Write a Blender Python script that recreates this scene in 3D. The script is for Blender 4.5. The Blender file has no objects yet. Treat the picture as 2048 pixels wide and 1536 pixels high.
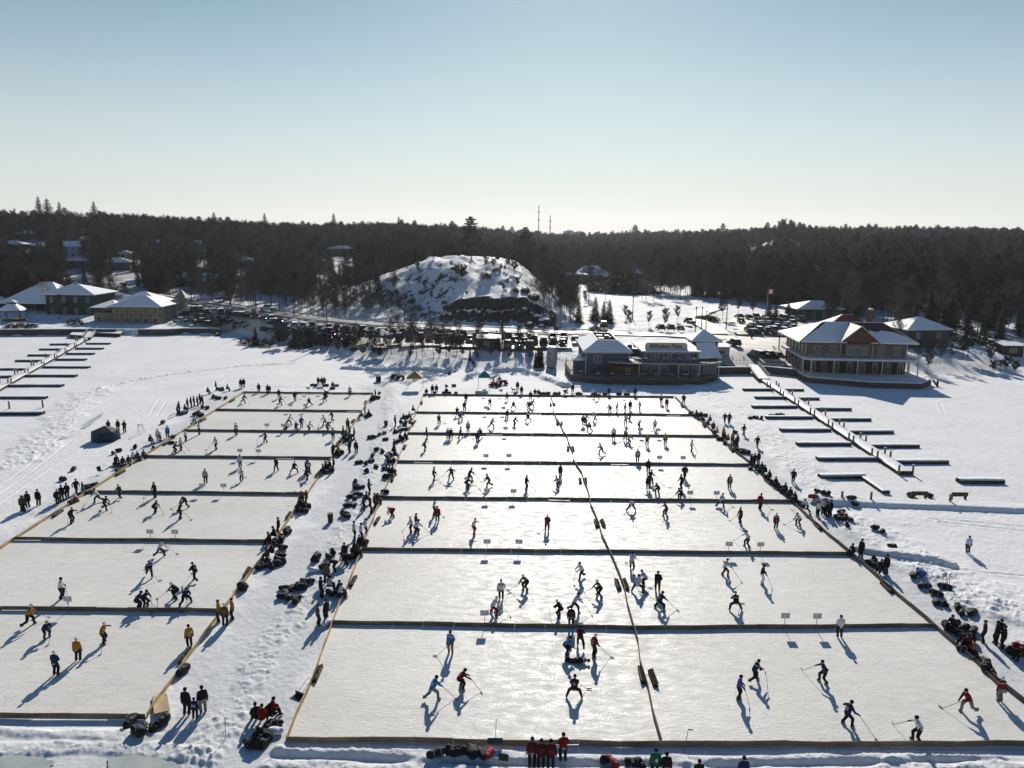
import bpy, bmesh, math, random
import numpy as np
from mathutils import Vector, Matrix, Euler
R = math.radians
SC = bpy.context.scene
COL = SC.collection
# ------------------------------------------------------------ camera, world, sun, exposure
FPX, PITCH, ROLL, CAMH = 1540.0, R(11.1), R(0.55), 30.0
cd = bpy.data.cameras.new('camera'); cam = bpy.data.objects.new('camera', cd); COL.objects.link(cam)
cd.sensor_width = 36.0; cd.lens = 36.0*FPX/2048.0; cd.clip_start = 0.5; cd.clip_end = 20000
cam.matrix_world = Matrix.Translation((0, 0, CAMH)) @ Matrix.Rotation(R(90)-PITCH, 4, 'X') @ Matrix.Rotation(ROLL, 4, 'Z')
SC.camera = cam
SUN_EL, SUN_AZ = R(26.5), R(4.7)           # azimuth clockwise from +Y
w = bpy.data.worlds.new('World'); SC.world = w; w.use_nodes = True
nt = w.node_tree; bg = nt.nodes['Background']
sky = nt.nodes.new('ShaderNodeTexSky'); sky.sky_type = 'NISHITA'; sky.sun_disc = False
sky.sun_elevation = SUN_EL; sky.sun_rotation = SUN_AZ
sky.altitude = 250; sky.air_density = 0.8; sky.dust_density = 0.15; sky.ozone_density = 2.0
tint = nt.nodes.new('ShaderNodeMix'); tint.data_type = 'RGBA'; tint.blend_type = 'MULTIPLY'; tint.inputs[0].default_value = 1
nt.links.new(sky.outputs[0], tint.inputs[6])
wtc = nt.nodes.new('ShaderNodeTexCoord'); wsp = nt.nodes.new('ShaderNodeSeparateXYZ'); nt.links.new(wtc.outputs['Generated'], wsp.inputs[0])
wmr = nt.nodes.new('ShaderNodeMapRange'); nt.links.new(wsp.outputs['Z'], wmr.inputs[0]); wmr.interpolation_type = 'SMOOTHSTEP'
wmr.inputs[1].default_value = -0.02; wmr.inputs[2].default_value = 0.30; wmr.inputs[3].default_value = 0.85; wmr.inputs[4].default_value = 0.0
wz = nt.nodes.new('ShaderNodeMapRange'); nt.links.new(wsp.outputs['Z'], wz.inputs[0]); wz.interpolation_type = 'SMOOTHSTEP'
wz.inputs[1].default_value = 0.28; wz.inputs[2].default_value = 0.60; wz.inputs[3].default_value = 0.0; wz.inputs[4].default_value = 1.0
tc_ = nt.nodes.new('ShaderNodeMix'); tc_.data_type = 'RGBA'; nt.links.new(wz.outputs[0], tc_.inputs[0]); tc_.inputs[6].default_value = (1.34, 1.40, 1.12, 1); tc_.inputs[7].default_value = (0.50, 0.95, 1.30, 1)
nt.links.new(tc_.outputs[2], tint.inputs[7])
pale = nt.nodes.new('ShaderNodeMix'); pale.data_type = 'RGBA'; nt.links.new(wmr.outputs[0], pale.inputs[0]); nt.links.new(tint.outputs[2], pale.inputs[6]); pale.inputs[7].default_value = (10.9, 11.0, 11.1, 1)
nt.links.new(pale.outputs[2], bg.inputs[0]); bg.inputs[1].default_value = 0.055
sl = bpy.data.lights.new('sun', 'SUN'); so = bpy.data.objects.new('sun', sl); COL.objects.link(so)
sl.energy = 4.2; sl.angle = R(0.53); sl.color = (1.0, 0.94, 0.85)
sd = Vector((math.sin(SUN_AZ)*math.cos(SUN_EL), math.cos(SUN_AZ)*math.cos(SUN_EL), math.sin(SUN_EL)))
so.rotation_euler = sd.to_track_quat('Z', 'Y').to_euler(); so.location = (0, 0, 60)
SC.view_settings.view_transform = 'Standard'; SC.view_settings.look = 'None'
SC.view_settings.exposure = 0.24; SC.view_settings.gamma = 1.0
SC.render.engine = 'CYCLES'
SC.cycles.max_bounces = 4; SC.cycles.diffuse_bounces = 2; SC.cycles.glossy_bounces = 2
SC.cycles.transparent_max_bounces = 6; SC.cycles.use_denoising = True
SC.cycles.caustics_reflective = False; SC.cycles.caustics_refractive = False
SC.cycles.sample_clamp_indirect = 4.0

# ------------------------------------------------------------ picture point -> place on the ground
def ray(px, py):
    u = (px-1024)/FPX; v = (768-py)/FPX
    c, s = math.cos(ROLL), math.sin(ROLL)
    x = u*c-v*s; y = u*s+v*c
    return (x, math.cos(PITCH)+y*math.sin(PITCH), -math.sin(PITCH)+y*math.cos(PITCH))
def W(px, py, z=0.0):
    d = ray(px, py); t = (z-CAMH)/d[2]
    return Vector((d[0]*t, d[1]*t, z))
def WD(px, py, D):
    d = ray(px, py); t = D/d[1]
    return Vector((d[0]*t, D, CAMH+d[2]*t))

# ------------------------------------------------------------ materials
MATS = {}
def mat(name, col, rough=0.7, spec=0.3, metal=0.0, noise=0.0, nscale=3.0, bump=0.0, bscale=8.0, col2=None, stretch=None, emis=0.0, sheen=0.0):
    if name in MATS: return MATS[name]
    m = bpy.data.materials.new(name); m.use_nodes = True; MATS[name] = m
    t = m.node_tree; b = t.nodes['Principled BSDF']
    b.inputs['Base Color'].default_value = (*col, 1); b.inputs['Roughness'].default_value = rough
    b.inputs['Specular IOR Level'].default_value = spec; b.inputs['Metallic'].default_value = metal
    if noise or bump:
        tc = t.nodes.new('ShaderNodeTexCoord'); mp = t.nodes.new('ShaderNodeMapping')
        t.links.new(tc.outputs['Object'], mp.inputs[0])
        if stretch: mp.inputs['Scale'].default_value = stretch
    if noise:
        n = t.nodes.new('ShaderNodeTexNoise'); n.inputs['Scale'].default_value = nscale; n.inputs['Detail'].default_value = 4
        t.links.new(mp.outputs[0], n.inputs['Vector'])
        r = t.nodes.new('ShaderNodeValToRGB'); t.links.new(n.outputs[0], r.inputs[0])
        c2 = col2 if col2 else tuple(min(1, c*(1+noise)) for c in col)
        c1 = col if col2 else tuple(c*(1-noise) for c in col)
        r.color_ramp.elements[0].color = (*c1, 1); r.color_ramp.elements[0].position = 0.35
        r.color_ramp.elements[1].color = (*c2, 1); r.color_ramp.elements[1].position = 0.65
        t.links.new(r.outputs[0], b.inputs['Base Color'])
    if bump:
        n2 = t.nodes.new('ShaderNodeTexNoise'); n2.inputs['Scale'].default_value = bscale; n2.inputs['Detail'].default_value = 5
        t.links.new(mp.outputs[0], n2.inputs['Vector'])
        bp = t.nodes.new('ShaderNodeBump'); bp.inputs['Strength'].default_value = bump; bp.inputs['Distance'].default_value = 0.1
        t.links.new(n2.outputs[0], bp.inputs['Height']); t.links.new(bp.outputs[0], b.inputs['Normal'])
    return m

# ------------------------------------------------------------ mesh building
class MB:
    def __init__(s): s.v = []; s.f = []; s.m = []
    def add(s, vs, fs, mi=0):
        k = len(s.v); s.v.extend([tuple(p) for p in vs]); s.f.extend([tuple(i+k for i in f) for f in fs]); s.m.extend([mi]*len(fs)); return s
    def box(s, x0, x1, y0, y1, z0, z1, mi=0):
        return s.add([(x0,y0,z0),(x1,y0,z0),(x1,y1,z0),(x0,y1,z0),(x0,y0,z1),(x1,y0,z1),(x1,y1,z1),(x0,y1,z1)],
                     [(3,2,1,0),(4,5,6,7),(0,1,5,4),(1,2,6,5),(2,3,7,6),(3,0,4,7)], mi)
    def obox(s, c, size, rz=0, mi=0, rx=0, ry=0):
        m = Euler((rx, ry, rz)).to_matrix(); a, b, d = (q/2 for q in size); c = Vector(c)
        vs = [c+m@Vector(p) for p in ((-a,-b,-d),(a,-b,-d),(a,b,-d),(-a,b,-d),(-a,-b,d),(a,-b,d),(a,b,d),(-a,b,d))]
        return s.add(vs, [(3,2,1,0),(4,5,6,7),(0,1,5,4),(1,2,6,5),(2,3,7,6),(3,0,4,7)], mi)
    def beam(s, p0, p1, wd, ht, mi=0):        # box from p0 to p1 (bottom centre line), width wd, height ht up
        p0 = Vector(p0); p1 = Vector(p1); d = p1-p0; n = Vector((-d.y, d.x, 0))
        n = n.normalized()*wd/2 if n.length > 1e-6 else Vector((wd/2, 0, 0)); u = Vector((0, 0, ht))
        vs = [p0-n, p1-n, p1+n, p0+n]; vs += [q+u for q in vs]
        return s.add(vs, [(3,2,1,0),(4,5,6,7),(0,1,5,4),(1,2,6,5),(2,3,7,6),(3,0,4,7)], mi)
    def tube(s, p0, p1, r0, r1=None, n=6, mi=0, cap=True):
        r1 = r0 if r1 is None else r1
        p0 = Vector(p0); p1 = Vector(p1); d = (p1-p0)
        if d.length < 1e-6: return s
        q = d.to_track_quat('Z', 'Y'); a = q@Vector((1,0,0)); b = q@Vector((0,1,0)); vs = []
        for p, r in ((p0, r0), (p1, r1)):
            for i in range(n):
                t = 2*math.pi*i/n; vs.append(p+a*(r*math.cos(t))+b*(r*math.sin(t)))
        fs = [(i, (i+1)%n, n+(i+1)%n, n+i) for i in range(n)]
        if cap: fs += [tuple(range(n-1, -1, -1)), tuple(range(n, 2*n))]
        return s.add(vs, fs, mi)
    def prism(s, pts, z0, z1, mi=0, top=None):
        n = len(pts); vs = [(p[0], p[1], z0) for p in pts]+[(p[0], p[1], z1) for p in pts]
        s.add(vs, [(i, (i+1)%n, n+(i+1)%n, n+i) for i in range(n)]+[tuple(range(n-1,-1,-1))], mi)
        return s.add([(p[0], p[1], z1) for p in pts], [tuple(range(n))], mi if top is None else top)
    def slab(s, pts, th, mi=0, mtop=None):     # pts 3-D counter-clockwise from above; extruded down by th
        n = len(pts); vs = [Vector(p) for p in pts]+[Vector(p)-Vector((0,0,th)) for p in pts]
        s.add(vs, [(i, n+i, n+(i+1)%n, (i+1)%n) for i in range(n)]+[tuple(range(2*n-1, n-1, -1))], mi)
        return s.add(pts, [tuple(range(n))], mi if mtop is None else mtop)
    def ball(s, c, r, seg=8, rings=6, mi=0, sc=(1,1,1)):
        vs = [(c[0], c[1], c[2]+r*sc[2])]
        for i in range(1, rings):
            a = math.pi*i/rings
            for j in range(seg):
                t = 2*math.pi*j/seg; vs.append((c[0]+r*sc[0]*math.sin(a)*math.cos(t), c[1]+r*sc[1]*math.sin(a)*math.sin(t), c[2]+r*sc[2]*math.cos(a)))
        vs.append((c[0], c[1], c[2]-r*sc[2])); fs = [(0, 1+j, 1+(j+1)%seg) for j in range(seg)]
        for i in range(rings-2):
            for j in range(seg):
                a = 1+i*seg+j; b = 1+i*seg+(j+1)%seg; fs.append((a, a+seg, b+seg, b))
        l = len(vs)-1; k = 1+(rings-2)*seg; fs += [(l, k+(j+1)%seg, k+j) for j in range(seg)]
        return s.add(vs, fs, mi)
    def mesh(s, name, mats, smooth=False):
        me = bpy.data.meshes.new(name); me.from_pydata(s.v, [], s.f)
        for m in mats: me.materials.append(m)
        me.polygons.foreach_set('material_index', s.m)
        if smooth: me.polygons.foreach_set('use_smooth', [True]*len(s.f))
        me.update(); return me
    def build(s, name, mats, parent=None, smooth=False):
        if not isinstance(mats, (list, tuple)): mats = [mats]
        return link(name, s.mesh(name, mats, smooth), parent)
def link(name, me, parent=None):
    o = bpy.data.objects.new(name, me); COL.objects.link(o)
    if parent is not None: o.parent = parent
    return o
def tag(o, label=None, cat=None, group=None, kind=None):
    if label: o['label'] = label
    if cat: o['category'] = cat
    if group: o['group'] = group
    if kind: o['kind'] = kind
    return o
def empty(name, loc=(0,0,0), rz=0.0):
    o = bpy.data.objects.new(name, None); COL.objects.link(o); o.location = loc; o.rotation_euler = (0, 0, rz); o.empty_display_size = 0.3
    return o
def copy_tree(o, parent=None):
    c = o.copy(); COL.objects.link(c)
    if parent is not None: c.parent = parent
    for ch in list(o.children): copy_tree(ch, c)
    return c
ORD = ['first','second','third','fourth','fifth','sixth','seventh','eighth','ninth','tenth','eleventh','twelfth','thirteenth','fourteenth','fifteenth','sixteenth','seventeenth','eighteenth','nineteenth','twentieth']
def ordw(i):
    if i < 20: return ORD[i]
    if i < 29: return 'twenty-'+ORD[i-20]
    if i == 29: return 'thirtieth'
    if i < 39: return 'thirty-'+ORD[i-30]
    if i == 39: return 'fortieth'
    return 'forty-'+ORD[(i-40) % 9]

# ------------------------------------------------------------ noise and terrain
_rs = np.random.RandomState(7); _T = _rs.rand(512, 512)
def vnoise(x, y):
    xi = np.floor(x).astype(np.int64); yi = np.floor(y).astype(np.int64); fx = x-xi; fy = y-yi
    fx = fx*fx*(3-2*fx); fy = fy*fy*(3-2*fy)
    a = _T[xi & 511, yi & 511]; b = _T[(xi+1) & 511, yi & 511]; c = _T[xi & 511, (yi+1) & 511]; d = _T[(xi+1) & 511, (yi+1) & 511]
    return (a*(1-fx)+b*fx)*(1-fy)+(c*(1-fx)+d*fx)*fy
def fbm(x, y, o=4):
    s = 0; a = 0.5; n = 0
    for i in range(o):
        s = s+a*vnoise(x*2**i+17.3*i, y*2**i-9.1*i); n += a; a *= 0.5
    return s/n
def sm(t): t = np.clip(t, 0, 1); return t*t*(3-2*t)
def pdist(x, y, pts):
    best = np.full(x.shape, 1e9); zz = np.zeros(x.shape); has = len(pts[0]) > 2
    for a, b in zip(pts[:-1], pts[1:]):
        dx, dy = b[0]-a[0], b[1]-a[1]; L = dx*dx+dy*dy+1e-9
        t = np.clip(((x-a[0])*dx+(y-a[1])*dy)/L, 0, 1)
        d = np.hypot(x-a[0]-t*dx, y-a[1]-t*dy); k = d < best
        best = np.where(k, d, best)
        if has: zz = np.where(k, a[2]+t*(b[2]-a[2]), zz)
    return best, zz
def pxline(s, z=0.0): return [tuple(W(*map(float, q.split(',')), z))[:2] for q in s.split()]
def pxz(s): return [tuple(W(*map(float, q.split(',')))) for q in s.split()]
SHX = [-400,-145,-126,-112,-87.5,-79,-62,-48,-36,-18,-2.6,11.6,45,60,88,103,118,160,400]
SHY = [ 225, 217, 220, 221, 225, 221,204,192,179,167,166,167,166.5,172,166,168,176,196,250]
ROAD = pxz('-120,553,13 60,560,10.5 200,570,8.6 300,592,6.6 400,608,5.6 520,626,5.0 640,641,4.6 760,652,4.3 900,660,4.0 1040,665,3.4 1180,668,2.9 1330,671,2.6 1480,679,2.6 1600,682,2.6')
PROM = pxz('1330,671,2.6 1480,679,2.5 1560,684,2.5 1800,672,2.6 2048,690,2.8')
COLX = [-600,0,200,400,500,640,800,900,1000,1100,1200,1300,1400,1600,1800,2048,2600]
RZ   = [  24,24, 24, 21, 20, 19, 19, 17, 13, 10, 12, 15, 18, 21, 22, 21, 21]
RD   = [ 520,520,520,520,520,540,560,620,900,1250,1150,950,820,760,740,720,700]
R0   = [ 252,252,258,268,282,300,330,335,340,350,360,345,330,285,236,222,220]
def hg(x, y, detail=False):
    x = np.asarray(x, float); y = np.asarray(y, float)
    S = np.interp(x, SHX, SHY); d = y-S
    wall = sm((-86-x)/4)
    inl = 2.5*sm(d/16)+0.5*sm((d-14)/30)
    inw = 1.5*sm((d-0.1)/0.5)+1.2*sm((d-12)/30)
    z = inl*(1-wall)+inw*wall
    px = 1024+1540*x/np.maximum(y, 20)
    t = (y-np.interp(px, COLX, R0))/(np.interp(px, COLX, RD)-np.interp(px, COLX, R0))
    zr = np.interp(px, COLX, RZ)
    z = z+(zr-3)*(0.55*np.clip(t, 0, 1)+0.45*sm(t))
    z = z+sm((y-280)/120)*(fbm(x/70, y/70, 3)-0.5)*7*sm(t*4)
    z = z+12*np.exp(-((px-1552)/62)**2-((y-628)/50)**2)
    # snow-covered rock knoll
    f = 1024+1540*x/np.maximum(y, 20)
    foot = 233+np.interp(f, [600, 1080, 1180], [14, 0, -2])
    wx = x+16; e = (fbm(x/9+3, y/9, 4)-0.5)+(fbm(x/2.6+31, y/2.6, 3)-0.5)*.5
    top = np.interp(f, [560, 640, 720, 780, 860, 930, 1000, 1040, 1075, 1110, 1150], [0, 2.5, 6.5, 12, 17.2, 18.2, 17.2, 14, 8, 4, 0])*(1+(fbm(x/11+71, y/17, 3)-0.5)*0.36)
    cl = np.interp(f, [780, 870, 920, 1050, 1085, 1110], [0, 2.6, 6.5, 7.5, 4, 0])
    v = (y-foot)+e*7
    st = 0.5*sm(v/1.6)+0.5*sm((v-2.6)/1.6)
    k = cl*st+np.maximum(top-cl, 0)*np.clip(sm((y-foot-2)/40)*0.75+np.clip((y-foot-2)/34, 0, 1)*0.25, 0, 1)
    k = k*(1-sm((y-300)/70)*0.8)
    e2 = (fbm(x/4+9, y/4+5, 3)-0.5)*sm(top/8)
    e3 = (fbm(x/2.2+5, y/3.5+1, 3)-0.5)*sm(top/8)*.35
    z = z+k+(e2*1.2+e3)*sm((y-foot)/6)*(1-sm((y-300)/30))
    # roads stay level
    for rd, wd in ((ROAD, 5.0), (PROM, 5.0)):
        rr, rz = pdist(x, y, rd); b = 1-sm((rr-wd)/7.0); z = z*(1-b)+rz*b
    return z
def hz(x, y): return float(hg(np.array([x]), np.array([y]))[0])
def G(px, py, off=0.0):
    z = 0.0
    p = W(px, py, 0)
    if p.y < 150 and py > 745: return p+Vector((0, 0, off))
    # march along the ray to the land surface
    d = ray(px, py); ts = np.linspace(130, 900, 1500) if py > 500 else np.linspace(200, 2500, 2400)
    tt = ts/d[1]; X = d[0]*tt; Y = d[1]*tt; Z = CAMH+d[2]*tt; hh = hg(X, Y); k = np.argmax(Z <= hh)
    if Z[k] > hh[k]: k = len(ts)-1
    return Vector((X[k], Y[k], hh[k]+off))
# ------------------------------------------------------------ ground sheet
RY = [41.0, 55.2, 69.3, 84.0, 98.1, 112.7, 126.5, 141.0]
CHURN = [  # polyline (picture points on the ice), half width, bank height, lumpiness
 (pxline('787,775 778,830 765,880 742,935 722,985 700,1040 668,1095 640,1150 600,1215 556,1270 520,1330 486,1400 440,1470 400,1540'), 1.3, 0.10, 0.30),
 (pxline('600,726 480,732 400,741 320,752 262,762 200,778'), 0.9, 0.12, 0.45),
 (pxline('200,778 165,800 140,825 110,860 70,895 20,925 -80,960'), 3.2, 0.12, 0.42),
 (pxline('1375,765 1420,790 1470,822 1520,862 1575,905 1620,950 1662,1000'), 2.6, 0.12, 0.30),
 (pxline('1700,1045 1760,1085 1830,1130 1880,1160 1960,1200 2060,1240 2200,1300'), 3.0, 0.20, 0.27),
 (pxline('1900,1150 2000,1190 2120,1230'), 4.5, 0.08, 0.2),
 (pxline('690,737 760,741 830,738 900,745'), 1.2, 0.55, 0.5),
 (pxline('1000,742 1040,742 1085,752 1130,772'), 1.8, 0.6, 0.5),
 (pxline('1130,772 1200,776 1380,782 1440,768'), 1.6, 0.15, 0.4),
 (pxline('-60,1458 80,1466 200,1472 300,1474'), 0.5, 0.10, 0.12),
 (pxline('-60,1500 160,1496 300,1500 420,1520'), 0.6, 0.10, 0.25),
 (pxline('560,1502 700,1506 1000,1518 1360,1526 1700,1520 2060,1508 2300,1500'), 0.55, 0.28, 0.20),
 (pxline('540,1534 800,1545 1200,1552 1700,1548 2100,1535'), 0.7, 0.22, 0.25),
 (pxline('60,1025 100,1000 160,950 250,905 330,865 400,820 440,790'), 2.0, 0.02, 0.09),
 (pxline('1690,1040 1760,1030 1900,1032 2100,1040'), 3.0, 0.02, 0.12),
 (pxline('500,771 640,775 760,777 840,778'), 0.25, 0.10, 0.06),
]
SMOOTHB = [(pxline('1648,1004 1760,1008 1900,1013 2060,1020 2300,1030'), 1.4, 0.45), (pxline('1720,1100 1820,1118 1900,1132'), 0.7, 0.4)]
TRACKS = [pxline(s) for s in ('0,975 60,930 130,870 200,835 290,800', '0,990 70,940 145,880 215,842', '230,765 330,760 450,772 500,771', '300,830 318,800 380,775 470,766', '316,830 332,804 390,780 480,768',
  '250,790 380,760 520,748 620,752', '2048,800 1960,790 1880,805 1890,830 2048,860', '2048,812 1970,800 1905,812', '1880,1045 1950,1052 2048,1062', '1860,1038 1960,1046 2060,1054', '1760,1120 1900,1140 2048,1152', '0,1010 100,940 180,890')]
def detail_h(x, y):
    near = y < 175
    xs = x[near]; ys = y[near]; z = np.zeros(xs.shape)
    n1 = fbm(xs*1.7, ys*1.7, 3); n2 = vnoise(xs*4.3+5, ys*4.3); n3 = fbm(xs/6, ys/6, 3); n4 = vnoise(xs*3.1+n1*2, ys*3.1-n1*2); n5 = vnoise(xs*6.3, ys*6.3+8)
    z += (n3-0.5)*0.10+(fbm(xs/1.3, ys/1.3, 3)-0.5)*0.045
    for pl, hw, bh, lump in CHURN:
        d, _ = pdist(xs, ys, pl); d = d+(fbm(xs/2.5, ys/2.5, 2)-0.5)*hw*1.3; m = 1-sm((d-hw*0.35)/(hw*0.8))
        chunk = np.maximum(n1-0.45, 0)*1.2+np.maximum(n4-0.5, 0)*0.8+np.maximum(n5-0.5, 0)*0.55
        z += m*(bh+lump*0.72*chunk)
    for pl, hw, bh in SMOOTHB:
        d, _ = pdist(xs, ys, pl); z += bh*(1-sm((d-hw*0.6)/(hw*0.5)))
    for pl in TRACKS:
        d, _ = pdist(xs, ys, pl); z += 0.05*np.exp(-((d-0.35)/0.12)**2)-0.06*np.exp(-(d/0.16)**2)
    # foot-trodden aisle
    ais = sm((ys-38)/4)*(1-sm((ys-150)/10)); z += ais*(n2-0.5)*0.03
    # the flooded rinks are level and lie a little lower
    for x0, x1, y0, y1 in ((-50.6, -22.4, 42.2, 141.6), (-17, 32.6, 40.2, 142)):
        xl = np.interp(ys, [41, 141], [-13.2, -16.6]) if x0 > -20 else np.interp(ys, [57, 141], [-48.4, -50.3])
        xr = np.interp(ys, [41, 55.5, 141], [34.2, 33.4, 30.2]) if x0 > -20 else np.interp(ys, [43, 85, 141], [-22.7, -23.5, -26.0])
        q = sm((xs-xl+0.1)/0.25)*sm((xr+0.1-xs)/0.25)*sm((ys-y0+0.1)/0.25)*sm((y1+0.05-ys)/0.25)
        z = z*(1-q)-0.05*q
    out = np.zeros(x.shape); out[near] = z
    far = ~near; xf = x[far]; yf = y[far]
    d = yf-np.interp(xf, SHX, SHY); land = sm(d/10)
    rr, _ = pdist(xf, yf, ROAD); r2, _ = pdist(xf, yf, PROM); land = land*sm((np.minimum(rr, r2)-3.6)/2)
    out[far] = land*((fbm(xf/5, yf/5, 4)-0.5)*0.9+(fbm(xf/1.2, yf/1.2, 2)-0.5)*0.25)
    return out
RINKR = None
def make_ground():
    rs = [8.0]; 
    while rs[-1] < 3600:
        r = rs[-1]; g = 0.0026 if 36 < r < 190 else (0.0045 if r < 360 else 0.02)
        if r < 34: g = 0.03
        rs.append(r*(1+g))
    a = np.concatenate([np.linspace(-80, -38.5, 40, endpoint=False), np.linspace(-38.5, 38.5, 1050), np.linspace(38.5, 80, 41)[1:]])
    rs = np.array(rs); A, Rr = np.meshgrid(np.radians(a), rs)
    X = (Rr*np.tan(np.clip(A, -1.35, 1.35))*0.35+Rr*np.sin(A)*0.65); Y = Rr*(0.35+0.65*np.cos(A))
    x = X.ravel(); y = Y.ravel(); z = hg(x, y)+detail_h(x, y)
    nr, na = A.shape; n = nr*na
    me = bpy.data.meshes.new('ground'); me.vertices.add(n)
    me.vertices.foreach_set('co', np.stack([x, y, z], 1).astype(np.float32).ravel())
    i = np.arange(nr-1)[:, None]*na+np.arange(na-1)[None, :]; i = i.ravel()
    q = np.stack([i, i+1, i+1+na, i+na], 1).astype(np.int32); nf = len(q)
    me.loops.add(nf*4); me.loops.foreach_set('vertex_index', q.ravel())
    me.polygons.add(nf); me.polygons.foreach_set('loop_start', np.arange(nf, dtype=np.int32)*4); me.polygons.foreach_set('loop_total', np.full(nf, 4, np.int32))
    me.polygons.foreach_set('use_smooth', np.ones(nf, bool))
    at = me.attributes.new('rock', 'FLOAT', 'POINT'); f = 1024+1540*x/np.maximum(y, 20)
    rk = sm((y-226)/8)*(1-sm((y-300)/20))*sm((f-640)/100)*(1-sm((f-1120)/30))
    at.data.foreach_set('value', rk.astype(np.float32))
    at = me.attributes.new('litter', 'FLOAT', 'POINT')
    t = (y-np.interp(f, COLX, R0))/60; li = sm(t)*0.8
    li = np.maximum(li*(1-sm((f-700)/60)*(1-sm((f-1100)/60))*(1-sm((y-300)/20))), 0)
    at.data.foreach_set('value', li.astype(np.float32))
    at = me.attributes.new('dirt', 'FLOAT', 'POINT')
    dd = np.zeros(n); k = (y > 150) & (y < 400)
    d1, _ = pdist(x[k], y[k], ROAD); d2, _ = pdist(x[k], y[k], PROM); dd[k] = 1-sm((np.minimum(d1, d2)-4)/2.5)
    at.data.foreach_set('value', (dd*0.5).astype(np.float32))
    at = me.attributes.new('tread', 'FLOAT', 'POINT'); td = np.zeros(n); k = (y < 150) & (y > 20)
    xk, yk = x[k], y[k]; q = np.zeros(xk.shape)
    for pl, w_ in ((pxline('760,775 750,870 720,950 690,1040 640,1140 560,1270 500,1370 430,1500'), 4.5), (pxline('470,785 390,850 260,950 120,1040 -40,1150'), 3.5), (pxline('1400,830 1500,930 1610,1030 1720,1120 1850,1230 2000,1340'), 3.5), (pxline('-100,1510 600,1530 1300,1545 2200,1530'), 3.0)):
        dd_, _ = pdist(xk, yk, pl); q = np.maximum(q, 1-sm((dd_-w_*.6+(fbm(xk/2, yk/2, 3)-.5)*w_*1.5)/(w_*.7)))
    td[k] = q*(.45+.55*fbm(xk/.8, yk/.8, 3)); at.data.foreach_set('value', td.astype(np.float32))
    me.update(); me.validate()
    m = bpy.data.materials.new('snow'); m.use_nodes = True; t = m.node_tree; b = t.nodes['Principled BSDF']; L = t.links.new
    geo = t.nodes.new('ShaderNodeNewGeometry')
    def noise(scale, det=5, src=None):
        nn = t.nodes.new('ShaderNodeTexNoise'); nn.inputs['Scale'].default_value = scale; nn.inputs['Detail'].default_value = det; L(geo.outputs['Position'], nn.inputs['Vector']); return nn
    def ramp(src, stops):
        r = t.nodes.new('ShaderNodeValToRGB'); L(src, r.inputs[0]); e = r.color_ramp.elements
        while len(e) < len(stops): e.new(0.5)
        for q, (p, c) in zip(e, stops): q.position = p; q.color = (*c, 1)
        return r
    def math_(op, a, bb=None, clamp=False):
        q = t.nodes.new('ShaderNodeMath'); q.operation = op; q.use_clamp = clamp
        for i_, v_ in enumerate((a, bb)):
            if v_ is None: continue
            if isinstance(v_, (int, float)): q.inputs[i_].default_value = v_
            else: L(v_, q.inputs[i_])
        return q.outputs[0]
    def mix(fac, c1, c2):
        q = t.nodes.new('ShaderNodeMix'); q.data_type = 'RGBA'; L(fac, q.inputs[0])
        for i_, c_ in ((6, c1), (7, c2)):
            if isinstance(c_, tuple): q.inputs[i_].default_value = (*c_, 1)
            else: L(c_, q.inputs[i_])
        return q.outputs[2]
    def attr(nm): q = t.nodes.new('ShaderNodeAttribute'); q.attribute_name = nm; return q.outputs['Fac']
    base = ramp(math_('ADD', math_('MULTIPLY', noise(0.12).outputs[0], 0.5), math_('MULTIPLY', noise(0.9, 8).outputs[0], 0.5)), [(0.35, (0.76, 0.75, 0.735)), (0.65, (0.90, 0.89, 0.87))])
    sp = t.nodes.new('ShaderNodeSeparateXYZ'); L(geo.outputs['True Normal'], sp.inputs[0])
    steep = math_('MULTIPLY', math_('SUBTRACT', 0.775, math_('ADD', sp.outputs['Z'], math_('MULTIPLY', math_('SUBTRACT', noise(0.35).outputs[0], 0.5), 0.9))), 9, True)
    rockf = math_('MULTIPLY', steep, attr('rock'), True)
    rock = ramp(noise(0.7, 8).outputs[0], [(0.3, (0.022, 0.020, 0.019)), (0.6, (0.05, 0.043, 0.038)), (0.8, (0.10, 0.075, 0.062))])
    lit = math_('MULTIPLY', attr('litter'), math_('MULTIPLY', math_('SUBTRACT', noise(0.06, 6).outputs[0], 0.42), 6, True))
    bt = mix(attr('tread'), base.outputs[0], (0.60, 0.61, 0.61))
    c = mix(lit, bt, (0.085, 0.07, 0.055))
    c = mix(math_('MULTIPLY', attr('dirt'), noise(0.5).outputs[0]), c, (0.35, 0.28, 0.2))
    c = mix(rockf, c, rock.outputs[0])
    L(c, b.inputs['Base Color']); b.inputs['Roughness'].default_value = 0.75; b.inputs['Specular IOR Level'].default_value = 0.12
    bp = t.nodes.new('ShaderNodeBump'); bp.inputs['Strength'].default_value = 0.6; bp.inputs['Distance'].default_value = 0.13
    hsum = math_('ADD', math_('MULTIPLY', noise(2.2, 6).outputs[0], 0.7), math_('MULTIPLY', noise(9, 3).outputs[0], 0.22))
    hsum = math_('ADD', hsum, math_('MULTIPLY', noise(22, 2).outputs[0], 0.12)); L(hsum, bp.inputs['Height']); L(bp.outputs[0], b.inputs['Normal'])
    me.materials.append(m)
    tag(link('ground', me), 'snow covered lake, shore and wooded slopes', kind='structure')
make_ground()
SNOW = mat('roof_snow', (0.86, 0.86, 0.86), 0.6, 0.3, bump=0.4, bscale=1.5)

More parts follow.
